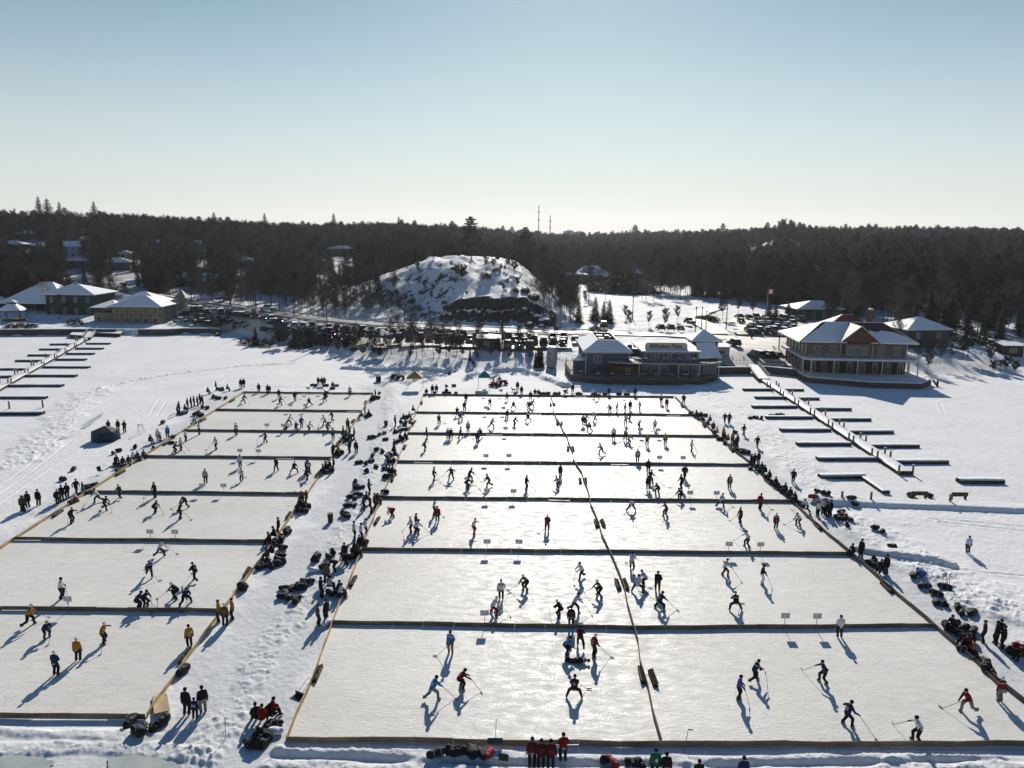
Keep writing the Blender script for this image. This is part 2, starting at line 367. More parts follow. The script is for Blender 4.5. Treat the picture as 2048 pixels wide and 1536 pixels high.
# ------------------------------------------------------------ rink ice
def ice_mat():
    m = bpy.data.materials.new('rink_ice'); m.use_nodes = True; t = m.node_tree; b = t.nodes['Principled BSDF']; L = t.links.new
    geo = t.nodes.new('ShaderNodeNewGeometry')
    def mp(scale, rot=0.0):
        q = t.nodes.new('ShaderNodeMapping'); q.inputs['Scale'].default_value = scale; q.inputs['Rotation'].default_value = (0, 0, rot); L(geo.outputs['Position'], q.inputs[0]); return q.outputs[0]
    def nz(vec, s, d=5, dist=0.0):
        q = t.nodes.new('ShaderNodeTexNoise'); q.inputs['Scale'].default_value = s; q.inputs['Detail'].default_value = d; q.inputs['Distortion'].default_value = dist; L(vec, q.inputs['Vector']); return q.outputs[0]
    r = t.nodes.new('ShaderNodeValToRGB'); L(nz(mp((0.6, 1.6, 1)), 1.1, 9), r.inputs[0])
    r.color_ramp.elements[0].position = 0.3; r.color_ramp.elements[0].color = (0.725, 0.70, 0.635, 1)
    r.color_ramp.elements[1].position = 0.7; r.color_ramp.elements[1].color = (0.835, 0.805, 0.735, 1)
    # skate scratches: thin curved bands of noise near its mid value
    def scratch(scale, rot, width, s):
        v = nz(mp(scale, rot), s, 2, 0.6)
        a = t.nodes.new('ShaderNodeMath'); a.operation = 'SUBTRACT'; L(v, a.inputs[0]); a.inputs[1].default_value = 0.5
        c = t.nodes.new('ShaderNodeMath'); c.operation = 'ABSOLUTE'; L(a.outputs[0], c.inputs[0])
        d = t.nodes.new('ShaderNodeMapRange'); L(c.outputs[0], d.inputs[0]); d.inputs[1].default_value = 0; d.inputs[2].default_value = width; d.inputs[3].default_value = 1; d.inputs[4].default_value = 0
        return d.outputs[0]
    s1 = scratch((1, 1, 1), 0.3, 0.006, 0.5); s2 = scratch((1.6, 0.5, 1), -0.5, 0.006, 0.8); s3 = scratch((0.4, 1.3, 1), 0.9, 0.005, 0.9)
    def mx(a, bb, op='MAXIMUM'):
        q = t.nodes.new('ShaderNodeMath'); q.operation = op; L(a, q.inputs[0])
        if isinstance(bb, float): q.inputs[1].default_value = bb
        else: L(bb, q.inputs[1])
        return q.outputs[0]
    s4 = scratch((2.2, 0.9, 1), 0.2, 0.012, 1.3); s5 = scratch((0.7, 2.4, 1), -0.9, 0.012, 1.1); s6 = scratch((1, 1, 1), 2.1, 0.008, 0.35)
    lite = mx(mx(s4, s5), mx(nz(mp((1, 1, 1)), 0.35, 3), 0.9, 'MULTIPLY'), 'MULTIPLY')
    sc = mx(mx(mx(s1, s2), s3), s6); patch = mx(nz(mp((1, 1, 1)), 0.15, 3), 1.5, 'MULTIPLY')
    sc = mx(sc, patch, 'MULTIPLY')
    mixn = t.nodes.new('ShaderNodeMix'); mixn.data_type = 'RGBA'; L(mx(sc, 0.45, 'MULTIPLY'), mixn.inputs[0]); L(r.outputs[0], mixn.inputs[6]); mixn.inputs[7].default_value = (0.5, 0.53, 0.54, 1)
    m3 = t.nodes.new('ShaderNodeMix'); m3.data_type = 'RGBA'; L(mx(lite, 0.4, 'MULTIPLY'), m3.inputs[0]); L(mixn.outputs[2], m3.inputs[6]); m3.inputs[7].default_value = (0.93, 0.92, 0.90, 1)
    big = t.nodes.new('ShaderNodeMapRange'); L(nz(mp((0.6, 1.4, 1), 0.1), 0.075, 2), big.inputs[0]); big.inputs[1].default_value = 0.35; big.inputs[2].default_value = 0.65; big.inputs[3].default_value = 0.95; big.inputs[4].default_value = 1.05
    vm = t.nodes.new('ShaderNodeVectorMath'); vm.operation = 'SCALE'; L(m3.outputs[2], vm.inputs[0]); L(big.outputs[0], vm.inputs['Scale'])
    L(vm.outputs[0], b.inputs['Base Color'])
    rr = t.nodes.new('ShaderNodeMapRange'); L(nz(mp((1, 2.2, 1), 0.2), 0.8, 5), rr.inputs[0]); rr.inputs[1].default_value = 0.3; rr.inputs[2].default_value = 0.7; rr.inputs[3].default_value = 0.30; rr.inputs[4].default_value = 0.66
    L(rr.outputs[0], b.inputs['Roughness']); b.inputs['Specular IOR Level'].default_value = 0.075
    bp = t.nodes.new('ShaderNodeBump'); bp.inputs['Strength'].default_value = 0.4; bp.inputs['Distance'].default_value = 0.06
    h = mx(mx(nz(mp((1, 2.5, 1), 0.1), 2.0, 5), mx(nz(mp((1, 1, 1)), 9.0, 3), 0.35, 'MULTIPLY'), 'ADD'), mx(sc, 0.35, 'MULTIPLY'), 'SUBTRACT')
    L(h, bp.inputs['Height']); L(bp.outputs[0], b.inputs['Normal'])
    return m
ICE = ice_mat()
def sheet(name, pts, z, m, label=None):
    mb = MB(); mb.add([(p[0], p[1], z) for p in pts], [tuple(range(len(pts)))]); o = mb.build(name, m); tag(o, label, kind='structure'); return o
LBx = lambda y: float(np.interp(y, [57, 141], [-48.2, -50.4]))
LRx = lambda y: float(np.interp(y, [43, 85, 141], [-22.7, -23.5, -26.1]))
MLx = lambda y: float(np.interp(y, [41, 141], [-13.3, -16.6]))
MDx = lambda y: float(np.interp(y, [41, 55, 69, 84, 98, 112, 126, 141], [9.2, 9.85, 9.6, 9.1, 8.6, 8.05, 7.3, 7.1]))
RRx = lambda y: float(np.interp(y, [41, 55.5, 141], [34.3, 33.3, 30.3]))
sheet('rink_ice', [(LBx(43), 43.2), (LRx(43), 43.2), (LRx(85), 85), (LRx(141), 141), (LBx(141), 141)], 0.0, ICE, 'cleared ice of the left block of rinks')
sheet('rink_ice', [(MLx(41), 41), (RRx(41), 41), (RRx(55.5), 55.5), (RRx(141), 141), (MLx(141), 141)], 0.0, ICE, 'cleared ice of the main block of rinks')
rs_ = random.Random(3)
GICE = mat('grey_ice', (0.42, 0.45, 0.42), 0.35, 0.5, noise=0.12, nscale=0.6, bump=0.2, bscale=2)
def patch(pxs, z=0.11, label=None, name='ice_patch'):
    base = [W(*q) for q in pxs]; c = sum(base, Vector())/len(base); n = 60; out = []
    L = len(base)
    for i in range(n):
        u = i/n*L; k = int(u); f = u-k; f = f*f*(3-2*f); p = base[k].lerp(base[(k+1) % L], f)
        p = c+(p-c)*(1+0.10*(rs_.random()-0.5)*2); out.append((p.x, p.y))
    sheet(name, out, z, GICE, label)
patch([(146,869),(170,846),(206,826),(204,832),(180,852),(150,871)], 0.05, 'grey bare ice streak beside the churned bank')
patch([(105,880),(125,868),(152,862),(140,874),(112,885)], 0.05, 'small grey ice streak nearer the camera')
patch([(-80,1522),(40,1512),(110,1524),(90,1580),(-80,1600)], 0.10, 'grey slush ice at the front left')
patch([(215,1520),(300,1512),(360,1530),(330,1580),(200,1590)], 0.10, 'grey slush ice near the front')

# ------------------------------------------------------------ packed snow drives, road, parking
def ribbon(name, pts, wd, m, off=0.05, label=None, step=3.0):
    P_ = []
    for a, b in zip(pts[:-1], pts[1:]):
        a = Vector(a[:2]); b = Vector(b[:2]); n = max(1, int((b-a).length/step))
        for i in range(n): P_.append(a.lerp(b, i/n))
    P_.append(Vector(pts[-1][:2])); vs = []; fs = []; nw = 4
    for i, p in enumerate(P_):
        d = (P_[min(i+1, len(P_)-1)]-P_[max(i-1, 0)]).normalized(); n = Vector((-d.y, d.x))
        for k in range(nw+1):
            q = p+n*(k/nw-0.5)*wd; vs.append((q.x, q.y, hz(q.x, q.y)+off))
        if i: 
            for k in range(nw): a = (i-1)*(nw+1)+k; fs.append((a, a+1, a+nw+2, a+nw+1))
    mb = MB(); mb.add(vs, fs); o = mb.build(name, m); tag(o, label, kind='structure'); return o
def drape(name, poly, m, off, label, cell=2.0):
    # grid clipped to a polygon (by cell centre), draped on the ground
    xs = [p[0] for p in poly]; ys = [p[1] for p in poly]; nx = int((max(xs)-min(xs))/cell)+1; ny = int((max(ys)-min(ys))/cell)+1
    def inside(x, y):
        c = False; j = len(poly)-1
        for i in range(len(poly)):
            if (poly[i][1] > y) != (poly[j][1] > y) and x < (poly[j][0]-poly[i][0])*(y-poly[i][1])/(poly[j][1]-poly[i][1])+poly[i][0]: c = not c
            j = i
        return c
    vid = {}; vs = []; fs = []
    def v(i, j):
        if (i, j) not in vid:
            x = min(xs)+i*cell; y = min(ys)+j*cell; vid[(i, j)] = len(vs); vs.append([x, y, 0])
        return vid[(i, j)]
    for i in range(nx):
        for j in range(ny):
            if inside(min(xs)+(i+.5)*cell, min(ys)+(j+.5)*cell): fs.append((v(i,j), v(i+1,j), v(i+1,j+1), v(i,j+1)))
    A = np.array(vs); A[:, 2] = hg(A[:, 0], A[:, 1])+off
    mb = MB(); mb.add(A.tolist(), fs); o = mb.build(name, m); tag(o, label, kind='structure'); return o
ASPH = mat('wet_asphalt', (0.055, 0.052, 0.05), 0.5, 0.5, noise=0.35, nscale=0.25)
PACK = mat('packed_snow', (0.42, 0.36, 0.28), 0.6, 0.4, noise=0.5, nscale=0.12, col2=(0.68, 0.63, 0.55), bump=0.3, bscale=1.0)
ribbon('road', ROAD[:-2], 6.6, ASPH, 0.34, 'wet dark shore road')
ribbon('road', ROAD[-3:], 8.0, PACK, 0.36, 'sanded junction road behind the restaurant')
ribbon('road', PROM, 7.6, PACK, 0.40, 'sanded lane running past the lakeside hotel')
ribbon('road', [tuple(W(1440,671,2.6)), tuple(W(1395,645,3)), tuple(W(1400,628,3)), tuple(W(1440,615,3.2))], 6.0, PACK, 0.55, 'sanded lane up to the park')
drape('parking_lot', [tuple(G(*q))[:2] for q in ((360,632),(420,618),(560,640),(720,660),(900,672),(1130,683),(1150,700),(1000,703),(900,698),(800,697),(700,694),(560,668),(480,660),(420,655))], PACK, 0.62, 'packed snow car park below the shore road')
drape('parking_lot', [tuple(G(*q))[:2] for q in ((1475,672),(1460,640),(1560,632),(1640,640),(1660,660),(1600,676))], PACK, 0.60, 'packed snow car park by the park')
drape('plaza', [tuple(G(*q))[:2] for q in ((1440,735),(1436,700),(1450,680),(1570,690),(1590,718),(1570,740),(1500,742))], PACK, 0.62, 'sanded yard between restaurant and hotel', 1.5)
# ------------------------------------------------------------ rink boards
BRD = mat('weathered_board', (0.16, 0.125, 0.09), 0.75, 0.2, noise=0.35, nscale=0.5)
PINE_SUNLIT = mat('pine_and_sunlit_board', (0.50, 0.37, 0.20), 0.7, 0.2, noise=0.3, nscale=0.4)  # side boards carry a sunlit yellow in their colour; bare plywood shares it
NET_SHADE = mat('goal_net_and_shade', (0.022, 0.018, 0.014), 0.9, 0.1)  # near-black sheet stands for the net and the shaded hollow of the frame
DARKW = mat('dark_wood', (0.06, 0.045, 0.033), 0.8, 0.2, noise=0.3, nscale=1.0)
rb = random.Random(11)
LRY = [43.15, 56.9, 71.0, 85.0, 99.4, 113.2, 127.0, 141.5]
def board_run(pts, label, m=BRD, ht=0.34, wob=0.07, cat='rink board', group='low boards round the rinks'):
    o = Vector((pts[0][0], pts[0][1], 0)); P_ = []
    for a, b in zip(pts[:-1], pts[1:]):
        a = Vector((*a, 0)); b = Vector((*b, 0)); n = max(1, round((b-a).length/2.44)); d = (b-a).normalized(); nn = Vector((-d.y, d.x, 0))
        for i in range(n): P_.append(a.lerp(b, i/n)+nn*rb.uniform(-wob, wob)*(1 if (P_ or i) else 0))
    P_.append(Vector((*pts[-1], 0)))
    mb = MB(); br = MB()
    for i, (a, b) in enumerate(zip(P_[:-1], P_[1:])):
        up = 0.035 if rb.random() < 0.08 else 0.0; h = ht+rb.uniform(-0.02, 0.025)
        d = (b-a).normalized()
        mb.beam(a-o+Vector((0, 0, up)), b-o-d*0.01+Vector((0, 0, up)), 0.05, h-up)
    e = empty('rink_board', o); tag(e, label, cat, group)
    mb.build('plank', m, e)
    return e
SIDE = ['nearest','second','third','fourth','fifth','sixth','seventh','farthest']
for i, y in enumerate(LRY):
    x0 = LBx(y) if i else -43.5
    board_run([(x0, y), (LRx(y), y)], f'{SIDE[i]} grey brown cross board of the left rink block')
for i, y in enumerate(RY):
    s = {0: (41.1, 41.0, 41.4), 1: (55.2, 54.75, 55.6)}.get(i, (y, y, y))
    board_run([(MLx(y), s[0]), (MDx(y), s[1]), (RRx(y), s[2])], f'{SIDE[i]} grey brown cross board of the main rink block')
def side_pts(fx, ys, j=0.12): return [(fx(y)+(rb.uniform(-j, j)), y) for y in ys]
board_run([(LBx(y), y) for y in (60, 71, 85, 99.4, 113.2, 127, 141.3)], 'pale side board, coloured as sunlit, on the far left edge of the left rink block', PINE_SUNLIT)
board_run(side_pts(LRx, np.linspace(43.2, 141, 12)), 'pale side board, coloured as sunlit, between the left rinks and the snow aisle', PINE_SUNLIT)
board_run(side_pts(MLx, np.linspace(41.1, 141, 14)), 'pale side board, coloured as sunlit, on the left edge of the main rink block', PINE_SUNLIT)
board_run(side_pts(MDx, np.linspace(41.2, 140.9, 18), 0.28), 'wavy lengthwise board dividing the main rink block down its middle', BRD, wob=0.12)
board_run(side_pts(RRx, np.linspace(41.4, 141, 16), 0.25), 'brown side board along the right edge of the main rink block', BRD)

# ------------------------------------------------------------ box goals
def goal_proto():
    e = empty('box_goal'); f = MB(); b = MB()
    f.box(-0.93, 0.93, -0.03, 0.0, 0.22, 0.30); 
    for x0, x1 in ((-0.93, -0.87), (-0.57, 0.57), (0.87, 0.93)): f.box(x0, x1, -0.03, 0.0, 0, 0.218)
    b.slab([(-0.93, 0.002, 0.27), (0.93, 0.002, 0.27), (0.93, 0.30, 0.13), (-0.93, 0.30, 0.13)], 0.03)
    for p, q in (((-.93,.02,.275),(.93,.02,.275)),((-.93,.28,.145),(.93,.28,.145)),((-.9,.02,.275),(-.9,.28,.145)),((.9,.02,.275),(.9,.28,.145)),((0,.02,.275),(0,.28,.145)),((-.9,.02,.275),(0,.28,.145)),((0,.02,.275),(.9,.28,.145))): f.tube(p, q, .022, .022, 4)
    b.box(-0.93, 0.93, 0.302, 0.325, 0, 0.17); b.box(-0.95, -0.932, 0, 0.30, 0, 0.16); b.box(0.932, 0.95, 0, 0.30, 0, 0.16)
    f.build('front_frame', BRD, e); b.build('box', NET_SHADE, e)
    return e
gp = goal_proto(); first = True
def place_goal(x, y, rz, label):
    global first
    g = gp if first else copy_tree(gp); first = False
    g.location = (x, y, 0.0); g.rotation_euler = (0, 0, rz); tag(g, label, 'hockey goal', 'wooden box goals at the rink ends')
for col, (fl, fr, ys, nm) in enumerate(((LBx, LRx, LRY, 'left block'), (MLx, MDx, RY, 'middle column'), (MDx, RRx, RY, 'right column'))):
    for i in range(7):
        y = (ys[i]+ys[i+1])/2
        if not (col == 0 and i == 0): place_goal(fl(y)+0.42+rb.uniform(0, .1), y+rb.uniform(-.3, .3), R(90)+rb.uniform(-.08, .08), f'low dark box goal at the left end of the {SIDE[i]} rink of the {nm}')
        place_goal(fr(y)-0.42-rb.uniform(0, .1), y+rb.uniform(-.3, .3), R(-90)+rb.uniform(-.08, .08), f'low dark box goal at the right end of the {SIDE[i]} rink of the {nm}')

# ------------------------------------------------------------ rink signs on the cross boards
SIGNW = mat('sign_panel', (0.62, 0.62, 0.62), 0.6, 0.3); SIGNK = mat('sign_grey', (0.30, 0.31, 0.33), 0.6, 0.2); SIGNY = mat('sign_yellow', (0.6, 0.48, 0.1), 0.6)
POST = mat('galvanised_post', (0.18, 0.17, 0.16), 0.6)
def sign_proto():
    e = empty('rink_sign'); MB().box(-0.02, 0.02, -0.02, 0.02, 0, 1.36).build('post', POST, e)
    p = MB().box(-0.34, 0.34, -0.045, -0.025, 0.90, 1.36).build('panel', SIGNW, e)
    q = MB()
    q.box(-0.30, -0.08, -0.047, -0.0455, 1.24, 1.31); q.box(0.06, 0.30, -0.047, -0.0455, 1.22, 1.31); q.box(-0.30, 0.0, -0.047, -0.0455, 1.08, 1.16); q.box(0.08, 0.28, -0.047, -0.0455, 1.02, 1.14); q.box(-0.26, 0.22, -0.047, -0.0455, 0.94, 0.98)
    q.build('sponsor_block', SIGNK, p)
    return e
sp_ = sign_proto(); first_s = True
SG = '616,779 643,780 581,812 611,814 534,855 567,857 480,904 517,906 404,970 447,972 300,1064 350,1068 136,1203|969,783 1002,786 972,816 1007,817 1011,858 972,912 1018,913 974,984 1027,986 974,1086 1038,1086 969,1235|1186,785 1248,786 1281,868 1316,866 1319,918 1366,918 1380,991 1433,990 1458,1092 1521,1093 1570,1239 1634,1238'
for col, (blk, ys, nm) in enumerate(zip(SG.split('|'), (LRY, RY, RY), ('left block', 'middle column', 'right column'))):
    used = {}
    for q in blk.split():
        px, py = map(float, q.split(',')); best = min(range(8), key=lambda i: abs(WD(px, py, ys[i]-0.1).z-1.13))
        used.setdefault(best, []).append((px, py))
    for i, l in used.items():
        for j, (px, py) in enumerate(sorted(l)):
            yy = ys[i]-0.12-(0.35 if (i == 1 and col) else 0)*0; p = WD(px, py, yy)
            s_ = sp_ if first_s else copy_tree(sp_); first_s = False
            s_.location = (p.x, yy, 0.0); s_.rotation_euler = (0, 0, rb.uniform(-.06, .06)); s_.scale = (1, 1, 1+0.03*rb.uniform(-1, 1))
            w_ = ('left-hand' if j == 0 else 'right-hand') if len(l) > 1 else 'lone'
            tag(s_, f'{w_} square sign on a post at the {SIDE[i]} cross board of the {nm}', 'sign', 'square rink signs on thin posts')
            if (px, py) == (1002, 786):
                for ch in s_.children:
                    if ch.name.startswith('panel'):
                        ch.data = ch.data.copy(); ch.data.materials[0] = SIGNY; tag(ch, 'yellow panel')

# ------------------------------------------------------------ docks and piles
DOCKS = mat('dock_side', (0.05, 0.042, 0.035), 0.8, 0.2, noise=0.3, nscale=1)
DSNOW = mat('dock_snow', (0.84, 0.84, 0.84), 0.6, 0.2, bump=0.6, bscale=2.0)
PILE = mat('pile_wood', (0.17, 0.13, 0.10), 0.8, 0.2, noise=0.3, nscale=2)
def snowcap(mb, p0, p1, wd, z0, th, mi=0, n=10):      # lumpy snow lying on a long deck
    p0 = Vector(p0); p1 = Vector(p1); d = (p1-p0); n = max(3, int(d.length/1.0)); dn = d.normalized(); nn = Vector((-dn.y, dn.x, 0)); vs = []; fs = []
    for i in range(n+1):
        c = p0.lerp(p1, i/n); t = th*(0.8+0.5*rb.random()); ww = wd*(0.97+0.05*rb.random())/2
        for k, (s, h) in enumerate(((-1, 0), (-0.85, 0.8), (0, 1.0), (0.85, 0.8), (1, 0))):
            q = c+nn*s*ww; vs.append((q.x, q.y, z0+t*h*(0.85 if i in (0, n) else 1)))
        if i:
            for k in range(4): a = (i-1)*5+k; fs.append((a, a+1, a+6, a+5))
    return mb.add(vs, fs, mi)
def dock(label, walk, wd, fingers, h=0.46):
    o = Vector((*walk[0][:2], 0)); e = empty('boat_dock', o); tag(e, label, 'dock')
    a = Vector((*walk[0][:2], 0))-o; b = Vector((*walk[1][:2], 0))-o
    m = MB(); m.beam(a, b, wd, h); wk = m.build('walkway', DOCKS, e)
    c = MB(); snowcap(c, a, b, wd-0.04, h+0.002, 0.12); c.build('snow_cover', DSNOW, wk, smooth=True)
    for f0, f1 in fingers:
        p = Vector((*f0[:2], 0))-o; q = Vector((*f1[:2], 0))-o
        fm = MB(); fm.beam(p, q, 0.95, h-0.08); fo = fm.build('finger_pier', DOCKS, e)
        c = MB(); snowcap(c, p, q, 0.95, h-0.076, 0.10); c.build('snow_cover', DSNOW, fo, smooth=True)
    return e
def wl(s): return [W(*map(float, q.split(','))) for q in s.split()]
def fingers(s):
    out = []
    for q in s.split():
        x0, x1, y = map(float, q.split(',')); out.append((W(x0, y), W(x1, y)))
    return out
dock('long snow covered dock at the left with finger piers on both sides', wl('182,673 -40,800'), 1.9,
     fingers('174,221,688.5 152,207,698.5 133,189,709 112,173,720.5 86,180,736 54,154,753 20,127,773 -30,94,797 101,158,690 80,134,700 57,112,712 32,90,723 -5,62,740 -40,28,755'))
dock('snow covered finger dock standing alone below the long left dock', wl('-60,830 88,829'), 1.0, [])
dock('long snow covered dock at the right with finger piers on both sides', wl('1522,758 1810,950'), 1.9,
     fingers('1486,1545,781 1510,1570,797 1504,1592,815.5 1531,1624,837 1560,1660,862 1593,1700,890 1633,1750,920 1560,1606,781.5 1588,1637,799 1618,1701,820 1652,1740,841 1690,1785,866 1732,1836,894 1783,1894,926'))
dock('short snow covered finger dock lying alone near the lower end of the right dock', wl('1638,957 1728,956'), 1.0, [(W(1727,957), W(1772,988))])
dock('short snow covered finger dock lying alone at the far right', wl('1915,965 2005,966'), 1.0, [])
def pile_proto():
    e = empty('dock_pile'); m = MB(); m.tube((0, 0, -0.2), (0, 0, 1.35), 0.14, 0.13, 8); m.build('pile', PILE, e)
    c = MB(); c.ball((0, 0, 1.35), 0.15, 8, 5, 0, (1, 1, 0.5)); c.build('snow_cap', DSNOW, e); return e
pp = pile_proto(); fp = True
PL = {'right': '1534,777 1540,780 1552,775 1557,779 1560,793 1566,797 1578,791 1584,796 1589,810 1596,815 1609,810 1616,815 1620,831 1628,836 1642,830 1650,837 1656,855 1664,861 1678,855 1687,861 1697,883 1706,889 1720,883 1731,889 1743,915 1754,921 1769,914 1780,921 1797,950 1825,950 1683,1005 1741,1006 1899,1010',
      'left': '152,684 156,686 169,685 172,687 133,696 137,698 150,696 154,698 114,707 119,709 131,707 135,710 92,718 97,720 110,719 115,721 63,733 68,736 84,733 89,736 30,752 36,750 51,751 57,749 17,772 23,770 0,768 19,818 86,815'}
for sd_, s in PL.items():
    for k, q in enumerate(sorted(s.split(), key=lambda q: float(q.split(',')[1]))):
        p = W(*map(float, q.split(','))); o = pp if fp else copy_tree(pp); fp = False
        o.location = p; o.rotation_euler = (0, 0, rb.uniform(0, 6)); tag(o, f'brown wooden pile, {ordw(k)} from the shore end of the {sd_}-hand dock', 'pile', 'wooden piles beside the docks')
# ------------------------------------------------------------ people
SKIN = mat('skin', (0.48, 0.30, 0.22), 0.6)
CLR = dict(K=(0.012,0.012,0.014), N=(0.015,0.022,0.07), W=(0.55,0.55,0.58), L=(0.42,0.42,0.58), R=(0.16,0.010,0.012), M=(0.07,0.012,0.014), Y=(0.36,0.16,0.015), B=(0.025,0.045,0.20), C=(0.05,0.16,0.36),
           G=(0.01,0.10,0.05), E=(0.28,0.28,0.29), O=(0.10,0.065,0.045), P=(0.09,0.06,0.26), X=(0.05,0.05,0.04), k=(0.014,0.014,0.016), g=(0.18,0.18,0.17), r=(0.30,0.012,0.02), b=(0.015,0.02,0.05), w=(0.65,0.65,0.65))
CN = dict(K='black', N='navy', W='white', L='lilac', R='red', M='maroon', Y='orange', B='blue', C='light blue', G='green', E='grey', O='brown', P='purple', X='camouflage')
def cloth(c): return mat('cloth_'+c, CLR[c], 0.85, 0.15, noise=0.25, nscale=3.0)
def jersey(c, v=0):
    nm = f'jersey_{c}_{v}'
    if nm in MATS: return MATS[nm]
    if v == 0: return cloth(c)
    m = mat(nm, CLR[c], 0.85, 0.15); t = m.node_tree; tc = t.nodes.new('ShaderNodeTexCoord'); sp = t.nodes.new('ShaderNodeSeparateXYZ'); r = t.nodes.new('ShaderNodeValToRGB'); r.color_ramp.interpolation = 'CONSTANT'
    t.links.new(tc.outputs['Generated'], sp.inputs[0]); t.links.new(sp.outputs['Z'], r.inputs[0]); e = r.color_ramp.elements; st = (.45,.45,.46) if c not in 'WLE' else (.04,.04,.10)
    lo = CLR[c] if v < 3 else tuple(k*.35 for k in CLR[c])
    e[0].position = 0; e[0].color = (*lo, 1); e[1].position = .12; e[1].color = (*st, 1)
    for p, q in (((.22, CLR[c]),) if v != 2 else ((.20, CLR[c]), (.72, st), (.80, CLR[c]))): k = e.new(p); k.color = (*q, 1)
    t.links.new(r.outputs[0], m.node_tree.nodes['Principled BSDF'].inputs['Base Color']); return m
SKATE = mat('skate_boot', (0.02, 0.02, 0.022), 0.5); BLADE = mat('skate_blade', (0.7, 0.7, 0.72), 0.25, 0.5, 0.9); STICKM = mat('stick_shaft', (0.10, 0.085, 0.07), 0.5, 0.4); TAPE = mat('stick_blade', (0.03, 0.03, 0.03), 0.7)
GLV = mat('glove_leather', (0.015, 0.015, 0.018), 0.6)
def capsule(mb, p0, p1, r0, r1, sy=1.0):
    p0 = Vector(p0); p1 = Vector(p1)
    mb.tube(p0, p1, r0, r1, 10); mb.ball(p0, r0, 10, 6); mb.ball(p1, r1, 10, 6)
def remesh(mb, name, mats, vox=0.03, smooth_it=2):
    me = mb.mesh('tmp', [], False); o = bpy.data.objects.new('tmp', me); COL.objects.link(o)
    r = o.modifiers.new('r', 'REMESH'); r.mode = 'VOXEL'; r.voxel_size = vox; r.use_smooth_shade = True
    s = o.modifiers.new('s', 'SMOOTH'); s.iterations = smooth_it; s.factor = 0.5
    dg = bpy.context.evaluated_depsgraph_get(); ev = o.evaluated_get(dg)
    m2 = bpy.data.meshes.new_from_object(ev); m2.name = name
    bpy.data.objects.remove(o); m2.materials.clear()
    for m in mats: m2.materials.append(m)
    m2.polygons.foreach_set('material_index', [0]*len(m2.polygons)); return m2
def ik(a, b, l1, l2, hint):
    a = Vector(a); b = Vector(b); d = b-a; L = min(d.length, (l1+l2)*0.995); dn = d.normalized(); b2 = a+dn*L
    x = (L*L+l1*l1-l2*l2)/(2*L); h = math.sqrt(max(l1*l1-x*x, 0)); hv = Vector(hint); hv = (hv-dn*hv.dot(dn)).normalized()
    return a+dn*x+hv*h, b2
# pose: hip height, hip shift y, lean deg, feet L/R, stick (top hand, blade) or hands L/R, sideways lean
POSES = {
 's': dict(hz=0.98, lean=3, fl=(-.13,0.0), fr=(.13,.05), hl=(-.30,.06,.86), hr=(.30,.08,.86)),
 'f': dict(hz=0.98, lean=2, fl=(-.14,.02), fr=(.14,0), hl=(-.08,.27,1.18), hr=(.10,.27,1.14)),
 'k': dict(hz=0.96, lean=10, fl=(-.15,.05), fr=(.16,-.03), T=(-.16,.30,1.06), Bd=(.75,.80)),
 'a': dict(hz=0.88, lean=30, fl=(-.22,-.52), fr=(.15,.30), T=(-.18,.50,1.00), Bd=(.55,1.30), lz=.12),
 'b': dict(hz=0.88, lean=28, fl=(-.15,.30), fr=(.24,-.50), T=(.18,.50,1.02), Bd=(-.60,1.25), lr=.12),
 'g': dict(hz=0.80, lean=42, fl=(-.24,.05), fr=(.22,.16), T=(-.14,.58,.92), Bd=(.55,1.35)),
 'w': dict(hz=0.74, lean=34, fl=(-.48,-.02), fr=(.50,.06), T=(-.10,.55,.92), Bd=(.75,1.15)),
 'r': dict(hz=0.90, lean=22, fl=(-.26,-.12), fr=(.24,.20), T=(.50,.42,1.02), Bd=(1.45,.95), hl=(-.55,.22,1.15), one=True),
 't': dict(hz=0.50, lean=16, fl=(-.16,.46), fr=(.18,.50), hl=(-.16,.38,.62), hr=(.18,.40,.60)),
 'n': dict(hz=0.90, lean=78, fl=(-.16,-.05), fr=(.18,.08), hl=(-.12,.62,.42), hr=(.16,.66,.40)),
 'l': dict(hz=0.95, lean=6, fl=(-.10,-.28), fr=(.11,.30), hl=(-.30,.22,.92), hr=(.30,-.16,.92)),
 'd': dict(hz=0.97, lean=14, fl=(-.12,.04), fr=(.15,-.05), T=(.30,.26,.98), Bd=(.62,1.05), hl=(-.30,.02,.88), one=True),
}
